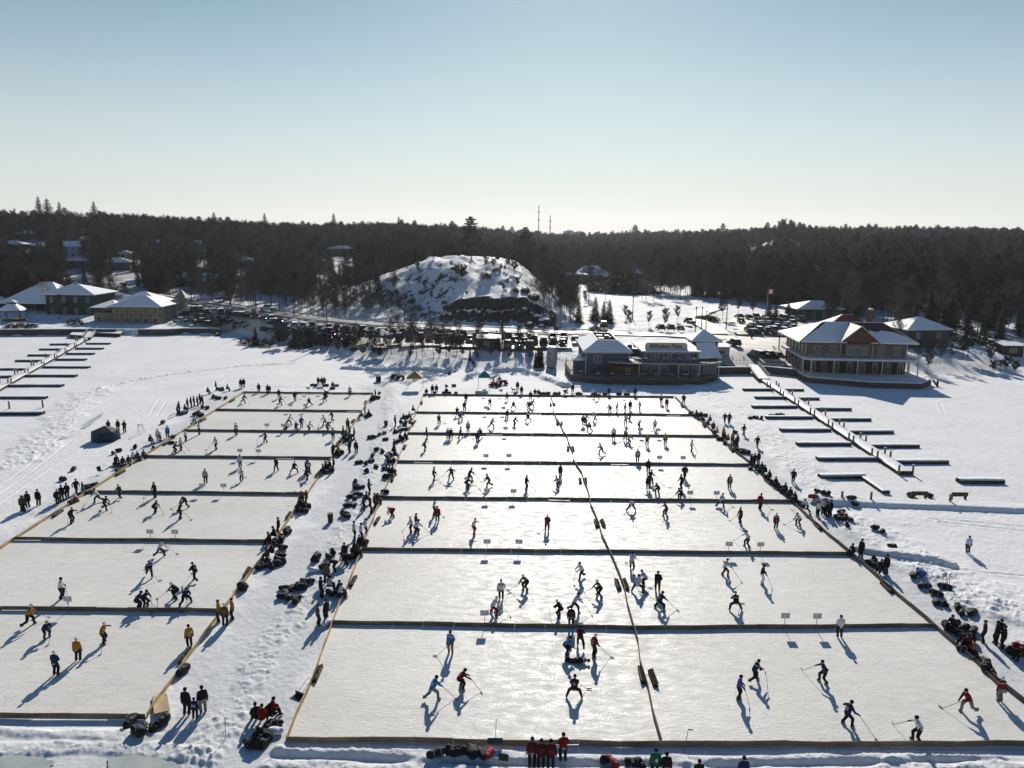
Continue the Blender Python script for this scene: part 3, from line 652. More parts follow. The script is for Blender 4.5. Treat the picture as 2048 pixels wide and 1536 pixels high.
def skeleton(q):
    H = Vector((0, -0.10*math.sin(R(q['lean'])), q['hz'])); ln = R(q['lean']); dirv = Vector((0, math.sin(ln), math.cos(ln)))
    J = dict(hip=H, chest=H+dirv*0.34, neck=H+dirv*0.54)
    hl = R(q['lean']*0.45); J['head'] = J['neck']+Vector((0, math.sin(hl)*0.17+0.02, math.cos(hl)*0.19)); J['dir'] = dirv
    for s, k in ((-1, 'l'), (1, 'r')):
        J['h'+k] = H+Vector((s*.11, 0, -.02)); J['s'+k] = H+dirv*0.47+Vector((s*.20, 0, 0))
        f = q['f'+k]; ft = Vector((f[0], f[1], 0.13+(q.get('lz', 0) if k == 'l' else q.get('lr', 0))))
        kn, an = ik(J['h'+k], ft, .44, .43, (s*.15, 1, .1)); J['k'+k] = kn; J['a'+k] = an
    if 'T' in q:
        T = Vector(q['T']); B = Vector((q['Bd'][0], q['Bd'][1], 0.03)); J['T'] = T; J['B'] = B
        if q.get('one'): hands = dict(r=T, l=Vector(q['hl']))
        else:
            lo = T.lerp(B, 0.36); hands = dict(l=T, r=lo) if T.x < B.x else dict(r=T, l=lo)
    else: hands = dict(l=Vector(q['hl']), r=Vector(q['hr']))
    for s, k in ((-1, 'l'), (1, 'r')):
        e, h = ik(J['s'+k], hands[k], .30, .29, (s*.8, -.6, -.5)); J['e'+k] = e; J['w'+k] = h
    if 'T' in J:   # keep the stick through the hands that could be reached
        k = 'r' if (q.get('one') or J['T'].x >= J['B'].x) else 'l'; J['T'] = J['w'+k].copy()
        if not q.get('one'):
            k2 = 'l' if k == 'r' else 'r'; lo = J['T'].lerp(J['B'], 0.33); e, h = ik(J['s'+k2], lo, .30, .29, ((-1 if k2 == 'l' else 1)*.8, -.6, -.5)); J['e'+k2] = e; J['w'+k2] = h
    return J
def torso(mb, J, g):
    H, C, N = J['hip'], J['chest'], J['neck']; X = Vector((1, 0, 0))
    for s in (-1, 1):
        capsule(mb, H+X*s*.075, C+X*s*.085, .115+g, .125+g); capsule(mb, C+X*s*.085, J['s'+('l' if s < 0 else 'r')]-X*s*.03, .125+g, .075+g)
    capsule(mb, H, N-J['dir']*.05, .12+g, .11+g)
def person_meshes(code):
    q = POSES[code]; J = skeleton(q); out = {}
    b = MB(); torso(b, J, -0.012); capsule(b, J['neck']-J['dir']*.05, J['head'], .06, .065)
    hd = J['head']; b.ball(hd, .105, 12, 9, 0, (.9, 1.05, 1.18)); b.ball(hd+Vector((0, .105, -.01)), .022, 6, 5); b.ball(hd+Vector((0, .06, -.075)), .05, 8, 6)
    for s in (-1, 1): b.ball(hd+Vector((s*.093, -.005, 0)), .025, 6, 5, 0, (.5, 1, 1.3))
    for k in 'lr':
        capsule(b, J['s'+k], J['e'+k], .052, .042); capsule(b, J['e'+k], J['w'+k], .042, .032)
        capsule(b, J['h'+k], J['k'+k], .085, .058); capsule(b, J['k'+k], J['a'+k], .056, .042)
    bm_ = remesh(b, 'person_body', [SKIN], 0.024, 1); out['body'] = bm_
    j = MB(); torso(j, J, 0.028)
    capsule(j, J['hip']+J['dir']*-.05, J['hip'], .15, .15)
    for k in 'lr': capsule(j, J['s'+k], J['e'+k], .088, .075); capsule(j, J['e'+k], J['w'+k].lerp(J['e'+k], .12), .075, .058)
    out['jersey'] = remesh(j, 'person_jersey', [cloth('K')], 0.03)
    t = MB(); capsule(t, J['hip']-Vector((.07, 0, 0)), J['hip']+Vector((.07, 0, 0)), .125, .125)
    for k in 'lr': capsule(t, J['h'+k], J['k'+k], .135, .105); capsule(t, J['k'+k], J['a'+k], .104, .088)
    out['trousers'] = remesh(t, 'person_trousers', [cloth('k')], 0.03)
    c = MB(); c.ball(hd+Vector((0, -.012, .03)), .128, 12, 8, 0, (.92, 1.08, 1.0)); 
    c.box(-.06, .06, .09+0.0, .15, hd.z*0+0.0, 0.0) if False else None
    out['headwear'] = remesh(c, 'person_headwear', [cloth('K')], 0.03, 1)
    for k in 'lr':
        m = MB(); a = J['a'+k]; off = .12 if code == 't' else 0
        m.obox(a+Vector((0, .045, -.035)), (.085, .24, .09)); m.obox(a+Vector((0, -.01, .05)), (.10, .13, .14))
        m.box(a.x-.006, a.x+.006, a.y-.10, a.y+.19, a.z-.125, a.z-.082, 1)
        out['skate_'+k] = m.mesh('person_skate', [SKATE, BLADE])
    for k in 'lr':
        m = MB(); wv = J['w'+k]; d = (wv-J['e'+k]).normalized(); m.tube(wv-d*.12, wv-d*.02, .062, .055, 8)
        capsule(m, wv-d*.01, wv+d*.05, .048, .045)
        side = d.cross(Vector((0, 0, 1))); side = side.normalized() if side.length > .1 else Vector((1, 0, 0)); dn = side.cross(d)
        for i, ln in enumerate((.052, .062, .058, .045)):
            r0 = wv+d*.06+side*(i-1.5)*.024; r1 = r0+d*ln*.7-dn*.012; r2 = r1+d*ln*.2-dn*.04; m.tube(r0, r1, .014, .013, 6); m.tube(r1, r2, .013, .010, 6)
        m.tube(wv+side*.04, wv+side*.065+d*.045-dn*.02, .016, .012, 6)
        out['glove_'+k] = m.mesh('person_glove', [GLV], True)
    if 'T' in J:
        T, B = J['T'], J['B']; d = (B-T).normalized(); T2 = T-d*.10; m = MB(); m.tube(T2, B, .017, .016, 5)
        pr = Vector((d.x, d.y, 0)).normalized(); sd = Vector((pr.y, -pr.x, 0))
        bd = (pr*.85+sd*(.5 if B.x > T.x else -.5)).normalized()
        m2 = MB(); p1 = B+bd*.30+Vector((0, 0, .005)); m2.beam(B-Vector((0, 0, .015)), B+bd*.16-Vector((0, 0, .012)), .022, .07); m2.beam(B+bd*.16-Vector((0, 0, .012)), p1+(sd*.03 if B.x > T.x else -sd*.03), .02, .065)
        out['shaft'] = m.mesh('stick_shaft', [STICKM]); out['blade'] = m2.mesh('stick_blade', [TAPE]); 
    out['J'] = J; return out
PM = {k: person_meshes(k) for k in POSES}
PROTO = {}
def merged(code):
    me = bmesh.new(); mats = [cloth('K'), cloth('k'), cloth('K'), SKIN, SKATE, BLADE, GLV]; idx = {'jersey': 0, 'trousers': 1, 'headwear': 2, 'body': 3, 'glove_l': 6, 'glove_r': 6, 'skate_l': 4, 'skate_r': 4}
    for k, v in PM[code].items():
        if k not in idx: continue
        n0 = len(me.faces); me.from_mesh(v); me.faces.ensure_lookup_table()
        for f in me.faces[n0:]: f.material_index = idx[k]
    m = bpy.data.meshes.new('person'); me.to_mesh(m); me.free()
    for q in mats: m.materials.append(q)
    return m
MERGED = {}
def setslot(o, i, m): o.material_slots[i].link = 'OBJECT'; o.material_slots[i].material = m
PEOPLE = []; STICKS = []
POSEN = dict(s='standing', f='standing with folded arms', k='standing with a stick', a='striding with a stick', b='striding with a stick', g='gliding in a crouch', w='crouching with legs wide', r='reaching out a stick', t='sitting', n='bending right over', l='walking', d='holding a stick low', y='lying flat')
def person(px, py, code, hd, jc, pc='k', hat=None, sc=1.0, zone='', num=None, where=None):
    lying = code == 'y'; base = 's' if lying else code
    on = zone.startswith('rink'); p = G(px, py) if where is None else where
    if not on and where is None: p.z = hz(p.x, p.y) if p.y > 150 else detail_at(p.x, p.y)
    hat = hat or ('K' if on else 'K'); rz = -R(hd); rn = random.Random(int(px*7+py*13)); sc = sc*rn.uniform(0.96, 1.04)
    big = py > 960; jv = rn.choice((0, 1, 2, 3)) if on else rn.choice((0, 0, 0, 1))
    if hat == 'K' and rn.random() < .35: hat = rn.choice('wREBKN' if on else 'EONMRB')
    if on and big and not num and jc != 'W' and 90 < ((hd+180) % 360) < 270 and code in 'sabgwkrd' and rn.random() < .6: num = str(rn.choice((7, 9, 12, 14, 17, 19, 21, 22, 44, 88)))
    J = PM[base]['J']
    if big:
        e = empty('person', p, rz); e.scale = (sc,)*3
        for k, nm in (('body', 'body'), ('jersey', 'jersey'), ('trousers', 'trousers'), ('headwear', 'headwear'), ('skate_l', 'skate'), ('skate_r', 'skate'), ('glove_l', 'glove'), ('glove_r', 'glove')):
            o = link(nm, PM[base][k], e)
            if k == 'jersey': setslot(o, 0, jersey(jc, jv))
            if k == 'trousers': setslot(o, 0, cloth(pc))
            if k == 'headwear': setslot(o, 0, cloth(hat))
        if num:
            cu = bpy.data.curves.new('jersey_number', 'FONT'); cu.body = num; cu.size = .34; cu.align_x = 'CENTER'; cu.extrude = .004
            tx = bpy.data.objects.new('tmp', cu); COL.objects.link(tx); dg = bpy.context.evaluated_depsgraph_get(); me = bpy.data.meshes.new_from_object(tx.evaluated_get(dg)); bpy.data.objects.remove(tx)
            me.materials.clear(); me.materials.append(mat('number_red', (.32, .03, .03), .7) if num == '09' or jc == 'M' and num not in ('6',) else mat('number_white', (.7, .7, .7), .7) if jc not in 'W' else mat('number_navy', (.05, .05, .2), .7))
            o = link('jersey_number', me, e); c = (J['hip']+J['chest'])/2; dv = J['dir']; back = Vector((0, -dv.z, dv.y))
            o.location = c+back*.20-dv*.02; o.rotation_euler = Matrix((Vector((1, 0, 0)), dv, back)).transposed().to_euler()
    else:
        if base not in MERGED: MERGED[base] = merged(base)
        e = link('person', MERGED[base]); e.location = p; e.rotation_euler = (0, 0, rz); e.scale = (sc,)*3
        setslot(e, 0, jersey(jc, jv)); setslot(e, 1, cloth(pc)); setslot(e, 2, cloth(hat))
    if lying:
        e.rotation_euler = Euler((R(-84), 0, 0)).to_matrix().to_euler(); m_ = Matrix.Rotation(rz, 3, 'Z')@Matrix.Rotation(R(-86), 3, 'X'); e.rotation_euler = m_.to_euler(); e.location = (p.x, p.y, .16)
    e['_z'] = zone; PEOPLE.append((e, zone, px, py, jc, base if not lying else 'y', sc))
    if 'T' in J and not lying:
        s = empty('hockey_stick', e.location, rz); s.scale = (sc,)*3
        link('shaft', PM[base]['shaft'], s); link('blade', PM[base]['blade'], s); STICKS.append((s, e))
    return e
def detail_at(x, y): return float(hg(np.array([x]), np.array([y]))[0]+detail_h(np.array([x]), np.array([y]))[0])
# picture point of the feet, pose, heading (0 away, 90 right, 180 toward the camera), jersey, trousers, headwear
RINKP = '''
L1 59,1251,b,60,Y,k,w|92,1275,g,120,N,b|156,1322,s,0,Y,k,w|207,1286,r,100,Y,k,w|380,1294,s,320,Y|112,1351,f,5,N,k,w
L2 123,1197,k,80,W,k|275,1219,g,60,N|289,1214,g,110,N|354,1197,g,240,K,k,w|371,1208,w,130,N|391,1161,a,300,K|300,1154,b,150,K|321,1113,a,40,W
L3 143,1046,r,110,K|210,1020,a,100,K|308,1026,g,90,K|360,1038,d,70,K|371,1014,w,200,K,k,w|196,1005,b,250,W,k|311,995,k,210,K|241,997,a,300,X
L4 411,967,s,0,E|484,963,a,330,W|480,936,d,0,L|553,942,l,200,K|588,946,w,10,K|612,959,g,90,K|613,945,k,120,B|617,947,k,150,W
L5 433,899,d,220,W|532,884,r,240,K|473,870,s,200,L|398,869,s,90,W|666,880,d,0,G|349,905,w,60,G|361,901,k,40,W|371,883,s,100,W
L6 578,850,a,70,W|571,860,w,90,W|592,864,b,0,B|603,855,d,0,P|617,862,w,80,W|654,863,w,90,B|650,850,b,240,W|665,842,a,300,P|388,849,b,60,W
L7 487,806,a,90,K|558,797,k,0,K|560,811,b,60,K|590,802,d,0,K|619,812,w,330,K|650,803,l,200,K|655,794,n,270,K|700,792,s,180,W
M1 866,1400,a,60,C,g|920,1378,g,80,R|902,1306,k,200,C,g|1131,1308,g,120,C|1129,1322,y,100,N|1148,1396,w,10,M,,,6|1160,1295,b,0,M|1187,1314,d,60,R
M2 986,1229,w,70,W,r,w|1002,1199,d,0,W|1053,1180,g,240,K,k,w|1121,1235,g,300,K,k,w|1142,1255,s,0,K,k,K,09|1149,1224,a,90,L|1163,1158,b,240,W|1200,1192,w,260,K,k,w
M3 823,1066,k,250,W|831,1069,g,60,W|832,1060,s,60,R|947,1068,r,120,W,r|1094,1062,k,180,R|786,1034,n,240,R,k,w|868,1030,d,90,W|875,1044,s,180,R
M4 867,962,k,80,K|903,959,r,200,K,k,w|939,962,a,80,K|933,978,g,70,K|978,975,b,250,K|1052,980,k,60,K|1120,956,s,150,K|1117,975,w,270,E
M5 849,901,r,120,K|853,879,s,90,K|896,879,s,0,P|902,879,k,0,K|921,876,l,90,P|961,875,a,200,K|955,886,s,180,N
M6 878,850,k,0,K|936,865,s,180,E|914,833,b,0,K|920,841,w,60,P|983,857,a,60,E|1012,837,g,60,K|1028,851,w,90,K|1056,844,w,0,K
M7 932,805,s,0,K|929,823,k,0,K|980,813,b,180,K|1014,802,a,0,K|1027,819,w,0,K|1061,802,s,0,K|1064,816,a,90,K|1059,819,g,240,K
R1 1476,1398,k,110,P,k|1508,1362,b,80,N,k|1647,1365,r,270,N,k|1693,1451,r,80,N,k,K,69|1835,1484,r,280,W,,,27|1934,1424,a,260,R,g|2000,1404,s,350,R,g|1679,1275,f,0,W
R2 1263,1140,b,20,W|1290,1172,g,300,W|1275,1185,w,20,W|1315,1182,k,200,K|1318,1219,w,60,K|1449,1152,r,80,W|1523,1168,k,100,K,w|1471,1221,w,0,K
R3 1262,1022,w,180,W,k|1332,1034,r,270,R|1481,1046,k,250,R|1519,1019,d,60,R|1551,1058,s,180,R,k,w|1598,1051,g,250,W|1441,1015,a,60,W|1495,1094,r,270,W
R4 1296,946,s,180,K|1300,966,r,60,K|1296,980,s,0,K|1316,989,g,230,K|1369,958,l,180,K|1363,978,d,250,K|1362,1000,g,250,K|1459,978,s,0,K
R5 1227,878,d,180,W|1250,882,k,180,Y|1257,888,w,90,W|1294,892,k,200,Y|1330,890,s,180,Y|1382,903,k,90,W|1203,909,a,270,Y|1275,925,s,0,E
R6 1166,852,s,180,K|1171,846,w,90,E|1190,844,b,250,W|1180,862,w,230,O|1251,850,k,180,W|1257,839,g,90,K|1277,860,r,120,K|1309,859,a,180,W
R7 1193,801,w,0,R|1221,825,g,240,K|1233,826,d,90,M|1249,827,k,90,K|1260,821,s,180,K|1280,821,k,270,R|1322,808,s,180,G|1333,816,s,180,R
'''
ROWN = {'1': 'nearest', '2': 'second', '3': 'third', '4': 'fourth', '5': 'fifth', '6': 'sixth', '7': 'farthest'}
CNM = {'L': 'left block', 'M': 'middle column', 'R': 'right column'}
for ln in RINKP.strip().splitlines():
    z, rest = ln.split(' ', 1)
    for q in rest.split('|'):
        f = q.split(','); f += ['']*(8-len(f))
        person(float(f[0]), float(f[1]), f[2], float(f[3]), f[4], f[5] or 'k', f[6] or None, 1.0, 'rink '+z, f[7] or None)
OTHER = {
 'left of left rinks': '45,1025,s,0,X|49,1023,f,200,K|57,1016,s,180,K|77,1012,s,0,K|115,1010,d,0,K|125,1002,s,180,K|136,997,k,180,K|153,987,l,120,K|166,983,s,270,K,k,K,.65|218,864,f,180,M|237,862,s,180,K|250,865,f,180,R|316,883,s,0,W|321,882,s,90,W,k,K,.7|336,876,s,180,C|232,928,t,120,K|245,931,t,120,K|256,928,t,110,K|265,923,t,110,W|274,921,t,110,B|286,917,t,110,G|300,888,t,110,K',
 'near far left corner': '355,829,d,90,P|358,823,s,90,K|369,823,t,90,K|375,817,s,90,K|382,815,s,90,K|388,812,s,90,K|395,813,s,90,M|400,808,s,100,M|405,812,s,90,K|415,788,t,110,K|432,781,s,90,K|454,782,t,90,K|395,835,t,110,R|482,776,s,180,K|488,775,s,180,K|518,785,s,180,K|536,788,s,180,K|540,785,s,180,K,k,K,.7|637,771,s,180,K|644,772,s,180,K|649,772,s,180,G|666,776,t,180,M',
 'right of left rinks': '747,801,t,270,K|751,798,s,270,K|731,826,s,270,W|724,837,t,270,B|739,833,t,250,K|687,874,s,270,G|694,878,t,270,G|700,876,s,270,G|709,879,s,250,K|696,859,s,200,G|704,882,n,250,K|700,906,s,300,K|712,907,s,20,K|667,913,s,300,K|678,909,t,280,Y|661,938,t,270,K|668,942,s,270,K|653,942,t,270,K|648,948,t,270,K|606,1004,t,270,M|614,1011,s,270,M|610,1021,t,270,K|603,1018,t,280,K|558,1070,s,270,K|550,1078,t,270,K|540,1089,t,270,K|546,1113,t,270,M|536,1120,t,270,O|439,1244,s,250,Y|450,1252,s,0,O,k,w|466,1238,s,240,Y',
 'in snow aisle': '825,825,t,90,K|817,839,t,90,K|805,843,t,90,K|800,850,t,90,K|790,854,s,100,K|807,858,t,90,K|819,852,t,90,R|809,878,t,90,K|799,880,t,90,K|788,903,s,100,K|785,908,t,90,K|789,917,t,90,K|772,923,n,60,L|772,948,t,90,O|783,950,t,90,K|777,951,t,90,K|738,991,f,90,O|727,1021,s,90,M|741,1028,s,80,M|749,1018,s,100,M|753,1008,t,90,M|731,1008,t,90,K|708,1078,s,90,W|722,1082,s,70,W|731,1070,s,90,W|716,1095,t,90,K|722,1092,t,90,M|712,1113,t,90,M|707,1106,t,90,K|671,1144,n,270,K|694,1129,n,240,K|690,1122,s,200,K|653,1168,s,0,O|658,1181,t,90,L|642,1197,s,60,K|680,1195,t,90,W|676,1190,t,100,K|636,1251,s,60,O|654,1242,s,300,K|373,1431,s,10,K|390,1438,s,0,N,k,K,.78,34|407,1427,s,330,K,g|544,1433,t,60,R|524,1450,t,0,R|513,1446,t,330,K',
 'behind farthest boards': '853,789,t,180,K|865,788,s,180,K|873,787,s,180,K|893,788,t,180,K|1035,781,s,180,K|1043,790,s,180,K|1070,790,t,180,K|1077,791,t,180,K|1129,791,n,120,K|1145,786,s,180,M|1218,792,s,180,M|1270,793,s,180,N|986,770,t,120,R|994,773,t,180,M|1003,771,t,240,R|999,765,t,180,K|947,735,l,180,N|955,719,l,200,K|706,688,s,180,K|711,689,s,180,K|1367,808,l,200,N',
 'right of right rinks': '1394,835,t,250,K|1402,838,t,250,K|1421,846,t,250,K|1426,865,s,200,R|1435,870,t,250,W|1447,878,s,250,Y|1451,882,t,250,K|1457,885,t,250,Y|1465,887,s,240,Y|1470,899,s,220,N|1475,893,s,250,N|1449,846,l,170,K|1458,847,l,190,K|1487,871,l,150,K|1514,895,l,170,K|1503,934,s,250,K|1509,932,s,250,K|1517,928,s,240,K|1525,944,t,250,K|1531,950,t,250,K|1540,960,t,250,K|1553,974,t,250,K|1572,987,t,250,K|1582,996,t,250,K|1591,1005,t,250,K|1586,966,l,200,K|1612,1023,w,240,W|1636,1034,s,250,W|1650,1027,s,250,K|1655,1036,s,240,K|1661,1034,s,260,N|1645,1030,s,180,W|1706,1111,t,250,K|1722,1115,s,250,K|1764,1146,t,250,K|1772,1148,s,250,K|1936,1107,s,0,L|1967,1285,s,300,M|1992,1288,s,290,K|2006,1298,s,300,K|1998,1284,f,200,K|1905,1262,t,250,K|1934,1300,t,240,M|1926,1292,t,240,K|2044,1322,t,270,M|1503,680,l,180,K',
 'on bottom berm': '1064,1534,s,0,M,k,K,1,13|1082,1537,s,0,M,k,K,1,17|1101,1539,s,0,M,k,K,1,10|1126,1527,f,350,R|1309,1566,s,0,G,k,K,1,4|1331,1568,s,0,K|1396,1577,s,0,K|1485,1572,s,0,N',
}
for zn, s in OTHER.items():
    for q in s.split('|'):
        f = q.split(','); f += ['']*(9-len(f))
        person(float(f[0]), float(f[1]), f[2], float(f[3]), f[4], f[5] or 'k', f[6] or None, float(f[7] or 1), zn, f[8] or None)
ZP = {}
for rec in PEOPLE: ZP.setdefault(rec[1], []).append(rec)
for z, l in ZP.items():
    rink = z.startswith('rink'); l.sort(key=lambda r: r[2] if rink or 'berm' in z or 'farthest' in z else -r[3])
    for i, (e, _, px, py, jc, code, sc) in enumerate(l):
        if '_z' in e: del e['_z']
        who = ('child' if sc < .85 else 'person' if not rink else 'skater'); pn = POSEN[code]
        if rink: lab = f'{CN[jc]} {who} {pn}, {ordw(i)} from left on {ROWN[z[6]]} rink, {CNM[z[5]]}'
        elif 'berm' in z or 'farthest' in z: lab = f'{CN[jc]} clad {who} {pn}, {ordw(i)} from left {z}'
        else: lab = f'{CN[jc]} clad {who} {pn}, {ordw(i)} from front {z}'
        tag(e, lab, 'person', 'skaters playing on the rinks' if rink else 'people resting and watching round the rinks')
        e['_l'] = f'{CN[jc]} {who}, {ordw(i)} from '+(f'left, {ROWN[z[6]]} rink, {CNM[z[5]]}' if rink else f'left, {z}' if ('berm' in z or 'farthest' in z) else f'front, {z}')
for s, e in STICKS:
    tag(s, 'stick held by the '+e['_l'], 'hockey stick', 'hockey sticks in hand')
for rec in PEOPLE: del rec[0]['_l']
# ------------------------------------------------------------ hockey bags and other gear
BAGK = mat('bag_black', (0.016, 0.016, 0.018), 0.7, 0.25, noise=0.4, nscale=3, bump=0.5, bscale=6); BAGR = mat('bag_red', (0.25, 0.015, 0.02), 0.7); BAGB = mat('bag_blue', (0.02, 0.12, 0.38), 0.7)
BAGG = mat('bag_green', (0.01, 0.06, 0.05), 0.7); BAGN = mat('bag_navy', (0.015, 0.02, 0.06), 0.7); BAGW = mat('bag_white', (0.62, 0.62, 0.66), 0.6); BAGO = mat('bag_orange', (0.45, 0.10, 0.02), 0.7); STRAP = mat('strap', (0.25, 0.25, 0.26), 0.7)
rg = random.Random(5)
def bag_mesh(v):
    m = MB(); r = random.Random(v)
    if v == 0:
        capsule(m, (-.32, 0, .2), (.32, 0, .2), .2, .2); m.ball((.1, .02, .33), .16, 10, 6, 0, (1.4, 1, .6)); m.ball((-.25, -.05, .28), .15, 10, 6)
    elif v == 1:
        m.ball((0, 0, .2), .3, 10, 7, 0, (1.6, 1, .8)); m.ball((.3, .1, .24), .18); m.ball((-.2, -.12, .34), .14)
    elif v == 2:
        m.box(-.42, .42, -.22, .22, 0.02, .34); m.ball((.2, 0, .36), .18, 10, 6, 0, (1.2, 1, .6)); m.ball((-.3, 0, .3), .2)
    else:
        m.ball((0, 0, .26), .26, 10, 7, 0, (1, .8, 1.2)); m.ball((.12, .12, .2), .2); m.ball((-.22, .05, .12), .16)
    body = remesh(m, 'bag_body', [BAGK], .035, 2); s = MB()
    for x in (.05,):
        pts = [(-.2, -.27, .12), (-.16, -.14, .46), (.16, -.14, .47), (.2, -.27, .12)] if v != 3 else [(x*.6, -.22, .1), (x*.6, -.26, .4), (x*.5, -.1, .6), (x*.5, 0, .56)]
        for a, b in zip(pts[:-1], pts[1:]): s.tube(a, b, .018, .018, 4)
    return body, s.mesh('bag_strap', [STRAP])
BAGM = [bag_mesh(i) for i in range(4)]
BAGS = {
 'left of left rinks': '147,941 126,962 326,847 345,877 344,887 271,897 307,900 238,903 226,909,G 174,976 189,972 166,990 143,1007 151,1004,R 234,932 247,934 258,931 237,943 242,938 180,974',
 'near far left corner': '405,817 415,818 396,827 402,832 391,831 427,796 437,799 451,798 437,779 443,781 432,797 445,779 363,829 370,827 626,772 632,773 652,773 673,773 665,778',
 'right of left rinks': '759,787 755,797 746,800 740,832 733,834 681,907 676,912 688,878 692,882 683,885 657,938 651,946 662,943 599,1019 606,1024 602,1022 614,1015 573,1063 576,1068 562,1081 556,1086 548,1093 565,1099 562,1114 556,1124 560,1129 528,1136 520,1137 542,1137 489,1175 484,1178 552,1130 535,1128',
 'on aisle snow ridge': '748,876 759,872 769,869,R 771,882,N 741,877 753,904 765,907 745,915 718,927 732,931 742,926 752,937 734,947 711,966 712,978 722,979 702,996 716,994 710,1001 700,1013 695,1014 710,1014 690,1033 694,1038 634,1118 630,1125 657,1118 665,1111 649,1141 626,1145,W 618,1169 610,1171 595,1177 583,1181 569,1179 565,1197 577,1199 589,1207 595,1203 571,1190 603,1180',
 'left of middle rinks': '770,986 759,1005 757,998 754,1012 812,850 803,861 795,865 815,860 790,866 806,880 795,885 813,836 779,912 782,925 768,939 776,955 770,957 786,945 720,1092 727,1088 709,1107 716,1108 704,1118 678,1192 684,1190 660,1190 654,1250,W 550,1451 550,1467,W 517,1496 528,1489 499,1494 511,1486 538,1455',
 'along front boards': '367,1347 277,1472 289,1463 332,1446 307,1461 262,1446 325,1450 873,1523 908,1515 926,1515 945,1519 963,1521 977,1519,R 918,1518 1207,1530 1224,1532,R 1267,1534 1279,1536',
 'behind farthest boards': '912,789 897,787 908,773 893,773 899,749 1090,790 1097,789 1110,788 1119,788 1114,789 1030,790 1156,789 1162,789 1187,791 1199,791,M 1210,790 1238,791 1249,791 1255,791 870,787 888,787 1082,788',
 'right of right rinks': '1382,828 1403,830 1410,832 1397,831 1405,841 1415,848 1432,873 1440,880 1450,889 1462,893 1476,901 1486,903 1493,907 1480,907 1470,866 1511,837 1501,839 1523,839 1536,838 1543,833 1556,832 1564,832 1533,956 1545,966 1553,972 1560,979 1567,984 1576,991 1598,1009 1588,1001 1604,1013 1500,938 1514,938 1520,944 1634,987 1644,995 1626,1003,R 1640,1011 1650,1000 1709,1014 1702,1008 1682,1029 1687,1037 1674,1045 1687,1044 1699,1047 1693,1058 1680,1038 1749,1064 1764,1070 1784,1101 1741,1130 1752,1135 1761,1136 1747,1124 1826,1159 1840,1157,B 1848,1177 1889,1181 1872,1193 1872,1208 1888,1213 1915,1220 1923,1229 1944,1230 1893,1256 1911,1252 1928,1261 1947,1266 1925,1277 1941,1285 1939,1298,O 1928,1304 1949,1312 1966,1328 1971,1338 1936,1291 1912,1268 2019,1307 2027,1309 2040,1301,R 1981,1345 1822,993 1858,994',
}
BC = dict(K=BAGK, R=BAGR, B=BAGB, G=BAGG, N=BAGN, W=BAGW, O=BAGO, M=BAGR); BN = dict(K='black', R='red', B='bright blue', G='dark green', N='navy', W='white', O='orange', M='red')
BV = ['long duffel', 'slumped duffel', 'boxy gear bag', 'upright backpack']; fb = {}
for z, s in BAGS.items():
    L = [q.split(',') for q in s.split()]; bylr = 'front' in z or 'farthest' in z; L.sort(key=lambda q: float(q[0]) if bylr else -float(q[1]))
    for i, q in enumerate(L):
        px, py = float(q[0]), float(q[1]); c = q[2] if len(q) > 2 else 'K'; v = rg.choice((0, 0, 1, 1, 2, 3)); p = W(px, py)
        if c == 'W': v = 1
        if v not in fb:
            e = empty('gear_bag'); link('bag_body', BAGM[v][0], e); link('strap', BAGM[v][1], e); fb[v] = e; o = e
        else: o = copy_tree(fb[v])
        o.location = (p.x, p.y, detail_at(p.x, p.y)-.02); o.rotation_euler = (0, 0, rg.uniform(0, 6.3)); k = rg.uniform(0.98, 1.32); o.scale = (k, k, k*rg.uniform(.85, 1.15))
        for ch in o.children:
            if ch.data == BAGM[v][0]: setslot(ch, 0, BC[c])
        tag(o, f'{BN[c]} {BV[v]}, {ordw(i)} bag from {"left" if bylr else "front"} {z}', 'bag', 'hockey bags lying on the snow')
# sticks stuck in the snow or lying about
def loose_stick(px, py, tilt, az, lab):
    e = empty('hockey_stick', W(px, py)); e.location.z = detail_at(e.location.x, e.location.y)-.1; e.rotation_euler = Euler((0, tilt, az)).to_matrix().to_euler()
    MB().obox((0, 0, .75), (.03, .03, 1.5)).build('shaft', STICKM, e); MB().obox((.14, 0, 1.52), (.30, .02, .07)).build('blade', TAPE, e)
    tag(e, lab, 'hockey stick', 'loose hockey sticks')
for i, (px, py, t, a) in enumerate([(1850,1172,.3,1),(1856,1180,.15,2),(1846,1168,-.35,.4),(1890,1176,.1,1),(1897,1178,.3,2.6),(1899,1182,-.2,.5),(1885,1180,.25,4)]):
    loose_stick(px, py, t, a, f'stick stuck upright in the right-hand snow bank, {ordw(i)} of the cluster from the camera')
for i, (px, py, t, a) in enumerate([(275,868,.1,1),(279,871,.2,2),(282,869,-.2,.4),(286,868,.1,3),(290,866,.3,2.6)]):
    loose_stick(px, py, t, a, f'stick stuck upright in the snow behind the blue tent, {ordw(i)} of five')
for i, (px, py) in enumerate([(1368,1500),(560,1108),(602,1003),(1586,985),(452,1480)]):
    loose_stick(px, py, (.12,.5,.6,.2,.1)[i], i*1.3, ('stick leaning on the front end of the wavy dividing board','stick leaning on the bags right of the left rinks','stick leaning by the maroon players','stick stuck in the bank near the far right dock','thin stick stuck in the aisle ridge near the front')[i])
